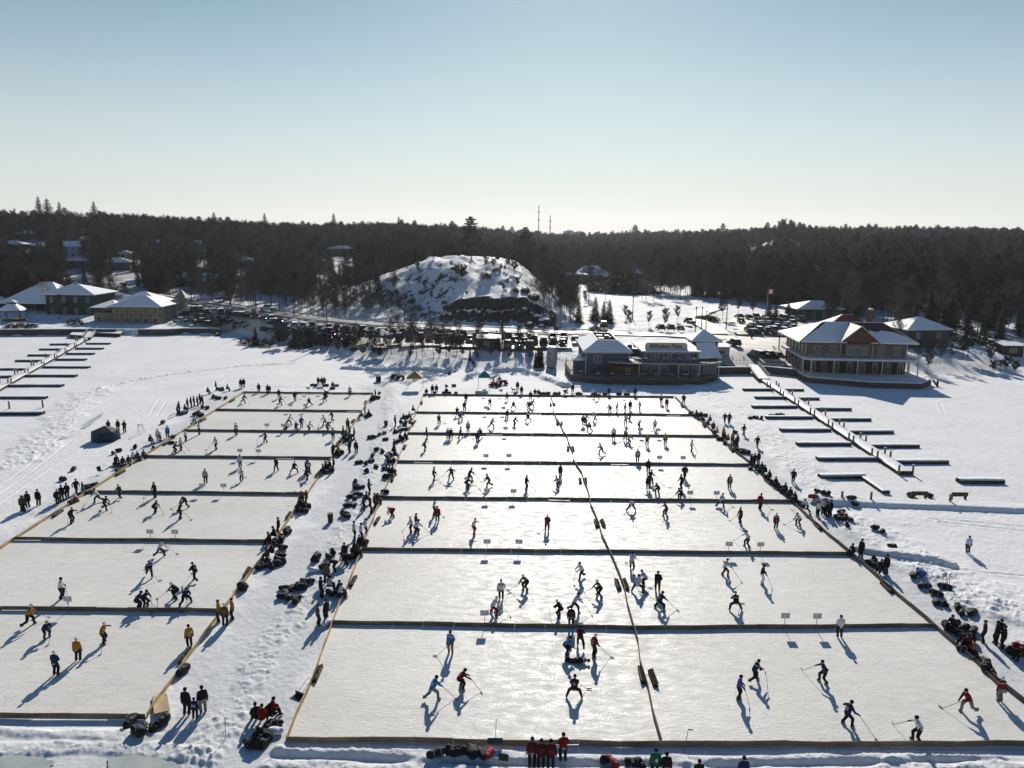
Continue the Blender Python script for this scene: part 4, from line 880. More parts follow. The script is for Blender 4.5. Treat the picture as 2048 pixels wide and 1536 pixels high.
# snow scoops and shovels
DKP = mat('scoop_plastic', (0.012, 0.035, 0.04), 0.5)
def scoop(px, py, rz, lab, big=True):
    e = empty('snow_scoop', W(px, py), rz); e.location.z = detail_at(e.location.x, e.location.y)
    m = MB(); m.slab([(-.38,-.28,.05),(.38,-.28,.05),(.36,.26,.03),(-.36,.26,.03)], .02); m.box(-.38,.38,-.30,-.28,.03,.30); m.build('pan', DKP, e)
    h = MB(); h.tube((-.2,-.28,.2),(-.16,-1.25,.75),.016); h.tube((.2,-.28,.2),(.16,-1.25,.75),.016); h.tube((-.16,-1.25,.75),(.16,-1.25,.75),.018); h.build('handle', POST, e); tag(e, lab, 'snow scoop')
scoop(593, 1396, R(150), 'dark snow scoop lying by the front left board of the middle rinks')
scoop(1336, 1002, R(20), 'snow scoop standing near the right rinks') if False else None
def shovel(px, py, lab):
    e = empty('snow_pusher', W(px, py)); e.location.z = .36
    MB().tube((0,0,.1),(.06,.5,1.35),.016).build('handle', POST, e); m = MB(); m.slab([(-.45,-.05,.1),(.45,-.05,.1),(.45,.03,.42),(-.45,.03,.42)], .02); m.build('blade', DKP, e); tag(e, lab, 'shovel')
shovel(990, 1500, 'wide snow pusher leaning on the front board left of the red players')
# bins, camp chairs, tents, canopies
BIN = mat('bin_plastic', (0.014, 0.016, 0.016), 0.6)
def bin_(px, py, lab, s=1.0):
    e = empty('waste_bin', W(px, py)); e.scale = (s,)*3; m = MB(); m.tube((0,0,0),(0,0,.9),.26,.31,12); m.build('drum', BIN, e); m = MB(); m.tube((0,0,.9),(0,0,.97),.33,.30,12); m.build('lid', BIN, e); tag(e, lab, 'waste bin')
bin_(661, 1044, 'black waste bin standing alone on the ridge of the snow aisle'); bin_(772, 853, 'black waste bin in the far part of the snow aisle')
def cubebox(px, py, sx, sz, lab, nm='equipment_box', cat='box'):
    e = empty(nm, W(px, py), .2); e.location.z = detail_at(e.location.x, e.location.y); m = MB(); m.box(-sx/2, sx/2, -sx/2, sx/2, 0, sz*.85); m.build('shell', BIN, e); m = MB(); m.box(-sx/2-.03, sx/2+.03, -sx/2-.03, sx/2+.03, sz*.85+.003, sz); m.build('lid', BIN, e); tag(e, lab, cat)
cubebox(757, 763, 1.0, 1.15, 'black cube shaped box alone behind the far end of the aisle')
CHF = mat('chair_fabric', (0.015, 0.016, 0.02), 0.8)
def chair_proto():
    e = empty('camp_chair'); m = MB(); m.box(-.26,.26,-.24,.24,.40,.44); m.build('seat', CHF, e); m = MB(); m.slab([(-.27,.24,.42),(.27,.24,.42),(.29,.36,.95),(-.29,.36,.95)], .03); m.build('backrest', CHF, e)
    for x, y in ((-.25,-.22),(.25,-.22),(-.25,.24),(.25,.24)): MB().tube((x*1.1,y*1.1,0),(-x*.9*0+x*.9,y*.9,.42),.013).build('leg', POST, e)
    return e
ch0 = chair_proto()
for i, (px, py, rz, lab) in enumerate([(202,948,1.2,'black camp chair standing alone left of the left rinks'),(1008,1530,3.0,'dark camp chair on the berm right of the red bag'),(545,1440,1.2,'camp chair under the maroon player at the front of the aisle'),(236,936,1.3,'black camp chair among the seated players left of the left rinks'),(527,1475,2.8,'camp chair in the front aisle group nearest the camera')]):
    o = ch0 if i == 0 else copy_tree(ch0); o.location = W(px, py); o.location.z = detail_at(o.location.x, o.location.y); o.rotation_euler = (0, 0, rz); tag(o, lab, 'camp chair')
TENTB = mat('tent_blue', (0.012, 0.03, 0.06), 0.7, 0.2, bump=.2, bscale=1.5); TENTK = mat('tent_dark', (0.016, 0.016, 0.018), 0.7)
def hub_tent():
    c = (W(176,886)+W(232,882))/2; c.y += 1.1; e = empty('ice_fishing_tent', c, .15); n = 6; bot = []; mid = []; top = (0, 0, 2.15); r = 1.95
    for i in range(n): a = math.pi*2*i/n+.3; bot.append((r*math.cos(a), r*math.sin(a), 0)); mid.append((r*.93*math.cos(a), r*.93*math.sin(a), 1.45))
    w_ = MB()
    for i in range(n):
        j = (i+1) % n; hub = tuple((Vector(bot[i])+Vector(bot[j])+Vector(mid[i])+Vector(mid[j]))/4+Vector((math.cos(math.pi*2*(i+.5)/n+.3), math.sin(math.pi*2*(i+.5)/n+.3), 0))*.18)
        w_.add([bot[i], bot[j], mid[j], mid[i], hub], [(0,1,4),(1,2,4),(2,3,4),(3,0,4)])
    w_.build('wall_fabric', TENTB, e); t = MB()
    for i in range(n): t.add([mid[i], mid[(i+1) % n], top], [(0,1,2)])
    t.build('roof_fabric', TENTK, e); m = MB()
    a = (Vector(bot[4])+Vector(bot[5]))/2; MB().obox((a.x*1.04, a.y*1.04, .7), (.7, .03, 1.1), .3+math.pi*2*4.5/6+R(90)).build('door_flap', TENTK, e)
    tag(e, 'dark blue hub tent standing on the ice left of the rinks', 'tent')
hub_tent()
def canopy(px0, px1, py, zt, m1, lab, legs=True, rise=1.1):
    a = WD(px0, py, W(px0, py, zt).y); b = WD(px1, py, W(px1, py, zt).y); c = (a+b)/2; hw = (b.x-a.x)/2; gz = detail_at(c.x, c.y+hw); e = empty('canopy_tent', (c.x, c.y+hw, gz), 0.03); z = zt-gz
    r = MB(); cs = [(-hw,-hw,z),(hw,-hw,z),(hw,hw,z),(-hw,hw,z)]
    for i in range(4): r.add([cs[i], cs[(i+1) % 4], (0,0,z+rise)], [(0,1,2)])
    r.build('canopy_top', m1, e); v = MB()
    for i in range(4): p, q = Vector(cs[i]), Vector(cs[(i+1) % 4]); v.add([p, q, q-Vector((0,0,.22)), p-Vector((0,0,.22))], [(0,1,2,3)])
    v.build('valance', m1, e)
    for s in cs: MB().tube((s[0]*.98,s[1]*.98,0),(s[0]*.98,s[1]*.98,z),.025).build('leg', POST, e)
    tag(e, lab, 'canopy tent')
canopy(812, 844, 756, 2.4, mat('canopy_gold', (0.40, 0.26, 0.08), .7), 'gold pop-up canopy behind the farthest boards')
canopy(956, 981, 754, 2.4, mat('canopy_teal', (0.02, 0.20, 0.26), .7), 'teal and white pop-up canopy behind the farthest boards')
# quad bikes / snow machines by the canopies
def quad(px, py, rz, m1, lab):
    e = empty('quad_bike', W(px, py), rz); b = MB(); b.obox((0,0,.62),(.5,1.5,.28)); b.obox((0,.62,.85),(.7,.5,.16)); b.obox((0,-.6,.82),(.75,.55,.14)); b.build('bodywork', m1, e)
    MB().obox((0,-.15,.9),(.34,.7,.16)).build('seat', BIN, e); h = MB(); h.tube((0,.35,.8),(0,.25,1.15),.03); h.tube((-.4,.2,1.15),(.4,.2,1.15),.02); h.build('handlebar', BIN, e); MB().obox((0,1.1,.35),(1.3,.08,.42),0,0,.3).build('plough_blade', POST, e)
    for x in (-.5,.5):
        for y in (-.6,.62): MB().tube((x-.13,y,.3),(x+.13,y,.3),.3,.3,10).build('wheel', BIN, e)
    tag(e, lab, 'quad bike')
quad(792, 757, R(80), BIN, 'dark quad bike parked left of the gold canopy'); quad(801, 759, R(95), BIN, 'dark quad bike right beside the gold canopy')
quad(990, 773, R(60), BAGR, 'red quad bike among sitting people behind the teal canopy'); quad(1006, 769, R(110), BAGR, 'red quad bike parked at the right of the pair')
# benches on the far walkway
def bench(px, py, lab):
    e = empty('park_bench', W(px, py), 0); MB().box(-.95,.95,.0,.45,.42,.47).build('seat', DARKW, e); MB().box(-.95,.95,-.06,-.01,.50,.95).build('backrest', DARKW, e)
    for x in (-.8,.8): MB().box(x-.04,x+.04,-.04,.42,0,.418).build('leg', BIN, e)
    tag(e, lab, 'bench', 'benches beside the right dock'); 
bench(1838, 998, 'dark bench with bags leaning on both ends'); bench(1918, 1000, 'dark empty bench nearer the right edge')
# dog
def dog(px, py):
    p = W(px, py); e = empty('dog', p, R(70)); m = MB(); capsule(m, (0,-.28,.42),(0,.22,.45),.12,.15); capsule(m,(0,.25,.5),(0,.4,.66),.09,.08); m.ball((0,.46,.68),.085,8,6,0,(1,1.3,1)); capsule(m,(0,.5,.66),(0,.6,.63),.045,.035)
    for x in (-.08,.08):
        capsule(m,(x,.2,.38),(x,.2,.2),.05,.035); capsule(m,(x,.2,.2),(x,.22,.03),.033,.03); capsule(m,(x,-.26,.38),(x,-.2,.25),.06,.04); capsule(m,(x,-.2,.25),(x,-.32,.16),.035,.03); capsule(m,(x,-.32,.16),(x,-.3,.03),.028,.03); capsule(m,(x*.7,.43,.74),(x*.9,.42,.80),.025,.01)
    capsule(m,(0,-.38,.46),(0,-.6,.6),.035,.02); link('dog_body', remesh(m,'dog_body',[BAGK],.02,1), e); tag(e, 'black dog walking behind the farthest boards beside a standing person', 'dog')
dog(1027, 783)
# plastic pallet box by the corner of the left rinks: pine ramp
def ramp():
    a = W(302,1436); e = empty('plywood_ramp', (W(322,1412)), R(-62)); e.location.z = .12; MB().obox((0,0,.06),(2.3,.9,.03),0,0,0,R(-4)).build('panel', PINE_SUNLIT, e); m = MB(); m.obox((0,.40,.0),(2.2,.05,.09)); m.build('edge_batten', PINE_SUNLIT, e); MB().obox((0,-.40,.0),(2.2,.05,.09)).build('edge_batten', PINE_SUNLIT, e); tag(e, 'pale plywood panel lying at the front right corner of the left rinks', 'ramp')
ramp()
# ------------------------------------------------------------ buildings
GLS = mat('window_glass', (0.02, 0.025, 0.03), 0.12, 0.6); TRIM = mat('white_trim', (0.42, 0.42, 0.42), 0.6, 0.2)
def roofsnow(mb, pts, inset=0.0, up=0.14, mi=0):
    P_ = [Vector(p) for p in pts]; c = sum(P_, Vector())/len(P_); q = [p+(c-p).normalized()*inset if inset else p for p in P_]
    return mb.slab([p+Vector((0,0,up)) for p in q], up-.004, mi)
def hip(e, x0, x1, y0, y1, ze, zr, m, ov=0.5, rx0=None, rx1=None, ry=None, snow=(1,1,1,1), th=0.18, inset=0.12, gable=False, name='roof', up=0.16):
    """hip (or gable) roof, ridge along x; faces order front, right, back, left"""
    X0, X1, Y0, Y1 = x0-ov, x1+ov, y0-ov, y1+ov; ry = (y0+y1)/2 if ry is None else ry; half = min((Y1-Y0)/2, (X1-X0)/2)
    rx0 = (X0 if gable else X0+half) if rx0 is None else rx0; rx1 = (X1 if gable else X1-half) if rx1 is None else rx1
    a, b, c, d = (X0,Y0,ze), (X1,Y0,ze), (X1,Y1,ze), (X0,Y1,ze); r0, r1 = (rx0, ry, zr), (rx1, ry, zr)
    faces = [[a,b,r1,r0], [b,c,r1], [c,d,r0,r1], [d,a,r0]]
    if abs(rx1-rx0) < 0.05: faces = [[a,b,r0],[b,c,r0],[c,d,r0],[d,a,r0]]
    m_ = MB(); vs = [a,b,c,d,r0,r1]; dn = [(p[0],p[1],p[2]-th) for p in (a,b,c,d)]
    for f in faces: m_.add(f, [tuple(range(len(f)))])
    for i in range(4): p, q = [a,b,c,d][i], [a,b,c,d][(i+1)%4]; m_.add([p, q, dn[(i+1)%4], dn[i]], [(3,2,1,0)])
    m_.add(dn, [(3,2,1,0)]); ro = m_.build(name, m, e); s = MB()
    for f, k in zip(faces, snow):
        if k and not (gable and len(f) == 3): roofsnow(s, f, inset, up)
    if s.v: s.build('snow_cover', SNOW, ro)
    return ro
def window(e, c, w_, h_, face='f', door=False, m=None, arch=False):
    """face: f front (-y), l left (-x), r right (+x)"""
    m = m or TRIM; f = MB(); g = MB(); t = .09
    def put(mb, u0, u1, v0, v1, d0, d1):
        if face == 'f': mb.box(c[0]+u0, c[0]+u1, c[1]-d1, c[1]-d0, c[2]+v0, c[2]+v1)
        elif face == 'l': mb.box(c[0]-d1, c[0]-d0, c[1]+u0, c[1]+u1, c[2]+v0, c[2]+v1)
        else: mb.box(c[0]+d0, c[0]+d1, c[1]+u0, c[1]+u1, c[2]+v0, c[2]+v1)
    a = w_/2; b = h_
    put(f, -a, -a+t, 0, b, 0, .07); put(f, a-t, a, 0, b, 0, .07); put(f, -a+t, a-t, b-t, b, 0, .07); put(f, -a+t, a-t, 0, t, 0, .07)
    if w_ > .9: put(f, -.03, .03, t, b-t, 0, .06)
    elif h_ > 1.0: put(f, -a+t, a-t, b*.5-.025, b*.5+.025, 0, .06)
    put(g, -a+t*.5, a-t*.5, t*.5, b-t*.5, .003, .03)
    fo = f.build('door' if door else 'window', m, e); g.build('pane', GLS, fo); return fo
def walls(e, x0, x1, y0, y1, z0, z1, m, name='wall'): m_ = MB(); m_.box(x0, x1, y0, y1, z0, z1); return m_.build(name, m, e)
def railing(e, pts, z, h, m, step=1.5, name='railing', balu=False, r=.035):
    b = MB(); P_ = [Vector((p[0], p[1], z)) for p in pts]; u = Vector((0,0,1))
    for p, q in zip(P_[:-1], P_[1:]):
        b.beam(p+u*(h-.06), q+u*(h-.06), .08, .06); b.beam(p+u*.12, q+u*.12, .05, .05); n = max(1, round((q-p).length/step))
        for i in range(n+(1 if q == P_[-1] else 0)): k = p.lerp(q, i/n); b.tube(k, k+u*(h-.06), r, r, 4)
        if balu:
            n2 = max(1, int((q-p).length/.32))
            for i in range(n2): k = p.lerp(q, (i+.5)/n2); b.tube(k+u*.15, k+u*(h-.06), .018, .018, 3, cap=False)
    return b.build(name, m, e)
def wallmat(n, c, s=None): return mat(n, c, .8, .15, noise=.15, nscale=1.2, stretch=(.3, .3, 12))

# --- restaurant on the dock (world aligned)
BLU = wallmat('blue_grey_siding', (0.06, 0.085, 0.13)); BLU2 = wallmat('pale_blue_siding', (0.17, 0.21, 0.26)); BRW = wallmat('brown_fence', (0.10, 0.05, 0.03)); SKT = wallmat('deck_skirt', (0.085, 0.062, 0.05)); DKF = mat('deck_floor', (0.30, 0.28, 0.27), .8, noise=.4, nscale=.5); RAILK = mat('dark_rail', (0.12, 0.10, 0.09), .7); SHG = mat('dark_shingle', (0.05, 0.055, 0.06), .8)
def restaurant():
    e = empty('restaurant', (11.5, 153, 0)); O = Vector((11.5, 153, 0)); L = lambda *p: tuple(Vector(p)-O)
    tag(e, 'blue grey two storey restaurant with wraparound deck and a big roof sign', 'restaurant')
    dk = [(12.2,157.3),(17.1,153.5),(37.6,153.1),(43,158.8),(43.2,176),(12.6,176),(11.7,168)]; d2 = [L(*p, 0)[:2] for p in dk]
    m = MB(); m.prism(d2, 0, 1.15); m.build('deck', SKT, e); m = MB(); m.prism([(p[0]*.997+.05, p[1]*.997+.05) for p in d2], 1.153, 1.2); m.build('deck_floor', DKF, e)
    m = MB(); railing(e, [d2[5], d2[6], d2[0], d2[1], d2[2], d2[3]], 1.2, 1.0, RAILK, 1.2, balu=True)
    # left pavilion with mansard roof
    walls(e, *[L(15.2,0,0)[0], L(24.3,0,0)[0]], 5, 22, 1.2, 6.0, BLU, 'left_wall')
    m = MB(); c = [(3.1,4.4,6.0),(13.4,4.4,6.0),(13.4,22.6,6.0),(3.1,22.6,6.0)]; t = [(6.4,7.9,7.9),(10.6,7.9,7.9),(10.6,20.5,7.9),(6.4,20.5,7.9)]
    for i in range(4): j = (i+1) % 4; m.add([c[i],c[j],t[j],t[i]], [(0,1,2,3)])
    for i in range(4): j = (i+1) % 4; p,q = Vector(c[i]),Vector(c[j]); z = Vector((0,0,-.25)); m.add([p,q,q+z,p+z], [(3,2,1,0)])
    w2 = [(x, y, 7.0) for x, y, _ in t]
    for i in range(4): j = (i+1) % 4; m.add([t[i],t[j],w2[j],w2[i]], [(0,1,2,3)])
    m.add(w2, [(0,1,2,3)]); ro = m.build('mansard_roof', SHG, e); s = MB()
    for i in range(4): j = (i+1) % 4; roofsnow(s, [c[i],c[j],t[j],t[i]], .22 if i else .1, .12)
    s.build('snow_cover', SNOW, ro)
    m = MB(); 
    for i in range(4): j = (i+1)%4; m.beam(Vector(t[i])+Vector((0,0,.01)), Vector(t[j])+Vector((0,0,.01)), .25, .18)
    m.build('parapet', TRIM, e)
    for x, y, a, b, h in ((7.6,12,1.2,1.6,.9),(9.2,15,1.0,1.3,1.1),(7.8,17.5,1.4,1.2,.8),(9.4,11,.5,.5,1.3)): q = MB().box(x-a/2,x+a/2,y-b/2,y+b/2,7.0,7.0+h).build('roof_unit', POST, e); MB().box(x-a/2,x+a/2,y-b/2,y+b/2,7.003+h,7.1+h).build('snow_cover', SNOW, q)
    m = MB(); m.box(3.68,3.86,4.86,4.98,1.2,5.99); m.box(12.66,12.82,4.86,4.98,1.2,5.99); m.box(3.1,13.4,4.28,4.4,5.78,6.02); m.build('corner_trim', TRIM, e)
    window(e, (6.2,5,3.6), 1.5, 1.6); 
    for y in (8, 11, 14, 17): window(e, (3.7,y,2.6), .9, 2.0, 'l')
    walls(e, 1.6, 3.68, 6.5, 10, 1.2, 3.9, BLU, 'porch'); hip(e, 1.6, 3.9, 6.5, 10, 3.9, 4.9, SHG, .3)
    # brown enclosure and stairs under the terrace
    walls(e, 8.6, 14.6, 3.3, 4.9, 1.2, 3.3, BRW, 'brown_screen'); window(e, (12.4,3.3,2.2), .9, .7)
    m = MB(); m.obox((7.0,3.9,2.6), (4.6,1.1,.18), 0, 0, 0, R(-28)); m.build('stair', BRW, e); railing(e, [(5.2,3.3),(9.0,3.3)], 1.2, 1.1, BRW, .6)
    # main block
    walls(e, 12.85, 31.2, 5.2, 22, 1.2, 4.0, BLU, 'lower_wall')
    for x, w_ in ((16.2,1.3),(18.1,1.3),(20.3,1.3),(24.3,2.2),(26.9,1.8)): window(e, (x,5.2,1.5), w_, 2.1)
    for x in (28.9, 30.4): window(e, (x,5.2,1.5), 1.1, 2.2)
    m = MB(); 
    m.prism([(8.4,3.4),(12.5,1.9),(27.2,1.6),(31.9,4.6),(31.9,8),(8.4,8)], 4.0, 4.16); m.build('upper_terrace', TRIM, e)
    MB().prism([(8.8,3.7),(12.6,2.2),(27.0,1.9),(31.6,4.8),(31.6,5.1),(8.8,5.1)], 4.163, 4.2).build('terrace_floor', DKF, e)
    railing(e, [(8.5,3.5),(12.5,2.05),(27.2,1.75),(31.7,4.7)], 4.2, 1.05, RAILK, 1.0)
    for x, y in ((14.5,2.2),(18.6,2.1),(22.5,2.0),(26.7,2.0),(31.5,4.8)): MB().box(x-.08,x+.08,y,y+.16,1.2,3.997).build('post', TRIM, e)
    walls(e, 16.1, 27.2, 5.6, 14, 4.2, 6.0, BLU2, 'upper_wall')
    for x, w_ in ((17.3,1.7),(20.0,2.0),(23.2,3.1),(26.2,1.5)): window(e, (x,5.6,4.45), w_, 1.35)
    r = MB(); r.slab([(15.4,4.9,6.15),(27.8,4.9,6.15),(27.4,13,6.95),(14.2,13,6.95)], .15); rr = r.build('flat_roof', TRIM, e); s = MB(); roofsnow(s, [(15.4,4.9,6.15),(27.8,4.9,6.15),(27.4,13,6.95),(14.2,13,6.95)], .25, .12); s.build('snow_cover', SNOW, rr)
    # sign
    m = MB(); m.prism([(0,0),(8.9,0),(8.9,1.0),(8.4,1.45),(.5,1.45),(0,1.0)], 0, .14); o = m.build('roof_sign', mat('sign_board', (0.50,0.44,0.36), .6), e); o.rotation_euler = (R(90),0,0); o.location = (16.3, 7.0, 6.35)
    cu = bpy.data.curves.new('t', 'FONT'); cu.body = 'Boston Pizza'; cu.size = 1.08; cu.align_x = 'LEFT'; cu.offset = .022; cu.extrude = .02; cu.resolution_u = 3; tx = bpy.data.objects.new('t', cu); COL.objects.link(tx); dg = bpy.context.evaluated_depsgraph_get(); me = bpy.data.meshes.new_from_object(tx.evaluated_get(dg)); bpy.data.objects.remove(tx)
    wd = max(v.co.x for v in me.vertices)
    for v in me.vertices: v.co.x *= 5.7/wd
    me.materials.clear(); me.materials.append(mat('sign_letter', (0.03,0.025,0.03), .6)); l = link('sign_lettering', me, o); l.location = (2.05,.38,.165)
    g = MB(); g.tube((0,0,0),(0,0,.03),.42,.42,18); lg = g.build('sign_emblem', mat('sign_emblem', (0.05,0.035,0.03), .6), o); lg.location = (1.45,.72,.145)
    g = MB(); 
    for a in range(5): t0 = a*math.pi*2/5; g.tube((0,0,0),(.27*math.cos(t0),.27*math.sin(t0),0),.035,.035,4)
    q = g.build('emblem_spoke', mat('sign_board', (0,0,0)), lg); q.location = (0,0,.035)
    m = MB(); 
    for i in range(8): x = 16.6+i*1.2; m.tube((x,7.2,7.7),(x,7.9,6.9),.03,.03,4)
    m.tube((16.6,7.2,7.7),(25,7.2,7.7),.035,.035,4); m.build('sign_frame', TRIM, e)
    # right wing: blue lean-to roof and the hip tower behind
    walls(e, 27.25, 31.2, 5.6, 18, 4.2, 4.9, BLU, 'wing_wall'); r = MB(); q = [(26.9,3.9,5.0),(31.9,4.2,5.0),(31.3,8.6,7.6),(27.2,8.4,7.6)]; r.slab(q, .15); rr = r.build('lean_to_roof', SHG, e); s = MB(); roofsnow(s, q, .08, .12); s.build('snow_cover', SNOW, rr)
    walls(e, 28.0, 33.2, 13, 18.5, 1.2, 7.3, BLU, 'tower'); hip(e, 28.0, 33.2, 13, 18.5, 7.3, 9.5, SHG, .8, rx0=30.6, rx1=30.6)
    walls(e, 12.9, 28, 14.2, 22, 4.0, 5.2, BLU2, 'rear_wall'); q = MB().box(12.9,28,14.2,22,5.203,5.35).build('rear_roof_snow', SNOW, e)
    for x, y in ((14.5,16),(16,17.5),(18,16.5),(23,18)): q = MB().box(x-.5,x+.5,y-.4,y+.4,5.35,6.0).build('roof_unit', POST, e); MB().box(x-.5,x+.5,y-.4,y+.4,6.003,6.1).build('snow_cover', SNOW, q)
    # terrace furniture: tables with closed parasols kept as parts of the terrace set
    return e
restaurant()
STEAM = None
# --- lakeside hotel, red roof
BEI = wallmat('beige_siding', (0.135, 0.118, 0.098)); REDR = mat('red_metal_roof', (0.10, 0.026, 0.02), .55, .3, noise=.15, nscale=.6); LOWB = wallmat('lower_brown', (0.05, 0.037, 0.03)); GREYW = wallmat('grey_siding', (0.065, 0.063, 0.06))
def hotel():
    e = empty('lakeside_hotel', (62.3, 163, 0), R(-5)); tag(e, 'large beige two storey lakeside hotel with red and snow covered hip roof', 'hotel')
    base = [(-.5,16),(-.9,-1.0),(-.3,-5.6),(10.9,-9.6),(20.8,-9.6),(24.6,-5.0),(24.0,16)]
    m = MB(); m.prism(base, 0, 1.1); m.build('deck', SKT, e); m = MB(); m.prism([(p[0]*.99+.1, p[1]*.99) for p in base], 1.103, 1.25); m.build('deck_snow', SNOW, e)
    WR = mat('pale_rail', (0.42,0.42,0.42), .6); railing(e, [base[1], base[2], base[3], base[4], base[5]], 1.25, 1.0, WR, 2.1)
    walls(e, .2, 21.2, 0, 15, 1.1, 4.5, LOWB, 'lower_wall'); walls(e, .2, 21.2, 0, 15, 4.75, 7.9, BEI, 'upper_wall')
    bal = [(-1.0,15),(-1.0,-3.0),(0.3,-4.4),(21.6,-4.0),(23.2,-2.2),(23.2,6)]
    m = MB(); m.prism(bal+[(21,15)], 4.5, 4.72); m.build('balcony', TRIM, e); m = MB(); m.prism([(p[0]*.99+.08, p[1]*.99+.02) for p in bal]+[(20.9,14.9)], 4.723, 4.85); m.build('balcony_snow', SNOW, e)
    railing(e, bal, 4.8, 1.05, WR, 1.75)
    for x, y in ((-.7,-2.6),(.6,-4.1),(5.2,-4),(10,-4),(15,-3.9),(20.4,-3.8),(22.9,-2.1),(22.9,3)): MB().box(x-.1,x+.1,y-.1,y+.1,1.25,4.497).build('post', TRIM, e)
    for x, w_, d in ((2.9,1.4,0),(6.0,1.4,1),(16.0,1.4,1),(19.1,1.5,0)): window(e, (x,0,5.0 if d else 5.5), w_, 2.2 if d else 1.5, door=bool(d))
    walls(e, 8.2, 13.2, -1.0, -.003, 4.85, 8.2, BEI, 'bay'); window(e, (10.7,-1.0,4.95), 1.5, 2.2, door=True); window(e, (9.1,-1.0,5.4), 1.1, 1.6); window(e, (12.3,-1.0,5.4), 1.1, 1.6)
    for x in (2.2, 4.4, 7.0, 9.8, 12.4, 15, 17.6): window(e, (x,0,1.5), 1.1, 2.1)
    window(e, (20.2,0,1.3), 1.2, 2.4, door=True)
    for y in (2, 4.6, 7.2, 9.8, 12.4): window(e, (.2,y,5.4), 1.2, 1.6, 'l'); window(e, (.2,y,1.6), 1.3, 1.9, 'l')
    for x in (.2, 7.4, 14.0, 21.0): MB().box(x,x+.2,-.1,-.003,4.85,7.85).build('corner_trim', TRIM, e)
    hip(e, .2, 21.2, 0, 15, 7.9, 11.6, REDR, 1.8, ry=5.0, rx0=5.0, rx1=17.6, snow=(0,1,1,1), inset=.25)
    s = MB()
    a, b, r1, r0 = Vector((-1.6,-1.8,7.9)), Vector((23,-1.8,7.9)), Vector((17.6,5.0,11.6)), Vector((5.0,5.0,11.6))
    f = lambda u, v: a.lerp(b, u).lerp(r0.lerp(r1, u), v)
    def snowpoly(pts): s.slab([f(u, v)+Vector((0,0,.16)) for u, v in pts], .155)
    snowpoly([(.01,.01),(.40,.01),(.40,.55),(.42,.99),(.06,.99),(.05,.72),(.02,.45)]); snowpoly([(.60,.01),(.99,.01),(.985,.3),(.93,.52),(.80,.60),(.74,.52),(.66,.60),(.63,.42)])
    s.build('roof_snow', SNOW, e)
    # gable dormer
    g = MB(); x0, x1, xp = 6.9, 14.5, 10.7; zb, zp = 8.15, 11.3; g.add([(x0,-1.9,zb),(x1,-1.9,zb),(xp,-1.9,zp)], [(0,1,2)]); g.build('gable', mat('brown_gable', (0.10,0.045,0.03), .8, noise=.2, nscale=2, stretch=(1,1,8)), e)
    g = MB(); g.slab([(x0-.5,-2.3,zb-.25),(xp,-2.3,zp+.25),(xp,7.0,zp+.25),(x0-.5,0.4,zb-.25)][::-1], .15); g.slab([(xp,-2.3,zp+.25),(x1+.5,-2.3,zb-.25),(x1+.5,.4,zb-.25),(xp,7.0,zp+.25)][::-1], .15); gr = g.build('gable_roof', REDR, e)
    g = MB(); g.beam((x0-.5,-2.34,zb-.32),(xp,-2.34,zp+.2),.1,.2); g.beam((xp,-2.34,zp+.2),(x1+.5,-2.34,zb-.32),.1,.2); g.build('barge_board', TRIM, gr)
    # second roof behind and the chimney
    walls(e, 8.5, 19, 15.003, 24, 0, 8.2, BEI, 'rear_wing'); hip(e, 8.5, 19, 15, 24, 8.2, 12.3, REDR, 1.2, rx0=12.5, rx1=15.0, ry=15.5, snow=(0,0,1,1), inset=.3)
    m = MB(); m.box(17.4,18.5,13.2,14.4,9,13.6); m.build('chimney', wallmat('chimney_brick', (0.07,0.045,0.035)), e); MB().ball((17.95,13.8,13.75),.5,8,6,0,(1.2,1.1,.6)).build('chimney_snow', SNOW, e)
    # plank pier end at the right corner
    m = MB(); m.tube((24.8,-5.2,1.1),(25.4,-6.0,.1),.2,.2,6); m.tube((25.4,-6.0,0),(25.4,-6,1.2),.22,.22,6); m.build('pier_brace', DARKW, e)
hotel()
def house(x, y, w_, d_, zb, he, hr, rz, mw, label, cat='house', mr=None, gable=False, nw=3, storeys=2, nm='house', ov=.5, chim=False, snow=(1,1,1,1)):
    e = empty(nm, (x, y, zb), rz); tag(e, label, cat); walls(e, 0, w_, 0, d_, -1.5, he, mw)
    ry = min(d_/2, (hr-he)/.60-ov) if not gable else d_/2; hip(e, 0, w_, 0, d_, he, hr, mr or SHG, ov, gable=gable, snow=snow, ry=ry)
    if gable:
        g = MB()
        for X in (0.0, w_): g.add([(X, -.0, he),(X, d_, he),(X, d_/2, hr-.12)], [(0,1,2)])
        g.build('gable_end', mw, e)
    hs = he/storeys
    for s in range(storeys):
        for i in range(nw): window(e, (w_*(i+.5)/nw, 0, s*hs+hs*.3), min(1.1, w_/nw*.45), hs*.5)
    window(e, (0, d_*.5, he*.5), 1.0, 1.2, 'l')
    if chim: MB().box(w_*.7,w_*.7+.7,d_*.5,d_*.5+.7,he,hr+1.0).build('chimney', LOWB, e)
    return e
# --- annex right of the hotel
an = house(98.3, 190.5, 11.6, 11, 1.0, 6.2, 9.0, R(10), GREYW, 'grey two storey annex with hip roof behind the hotel', nw=2, ov=.7)
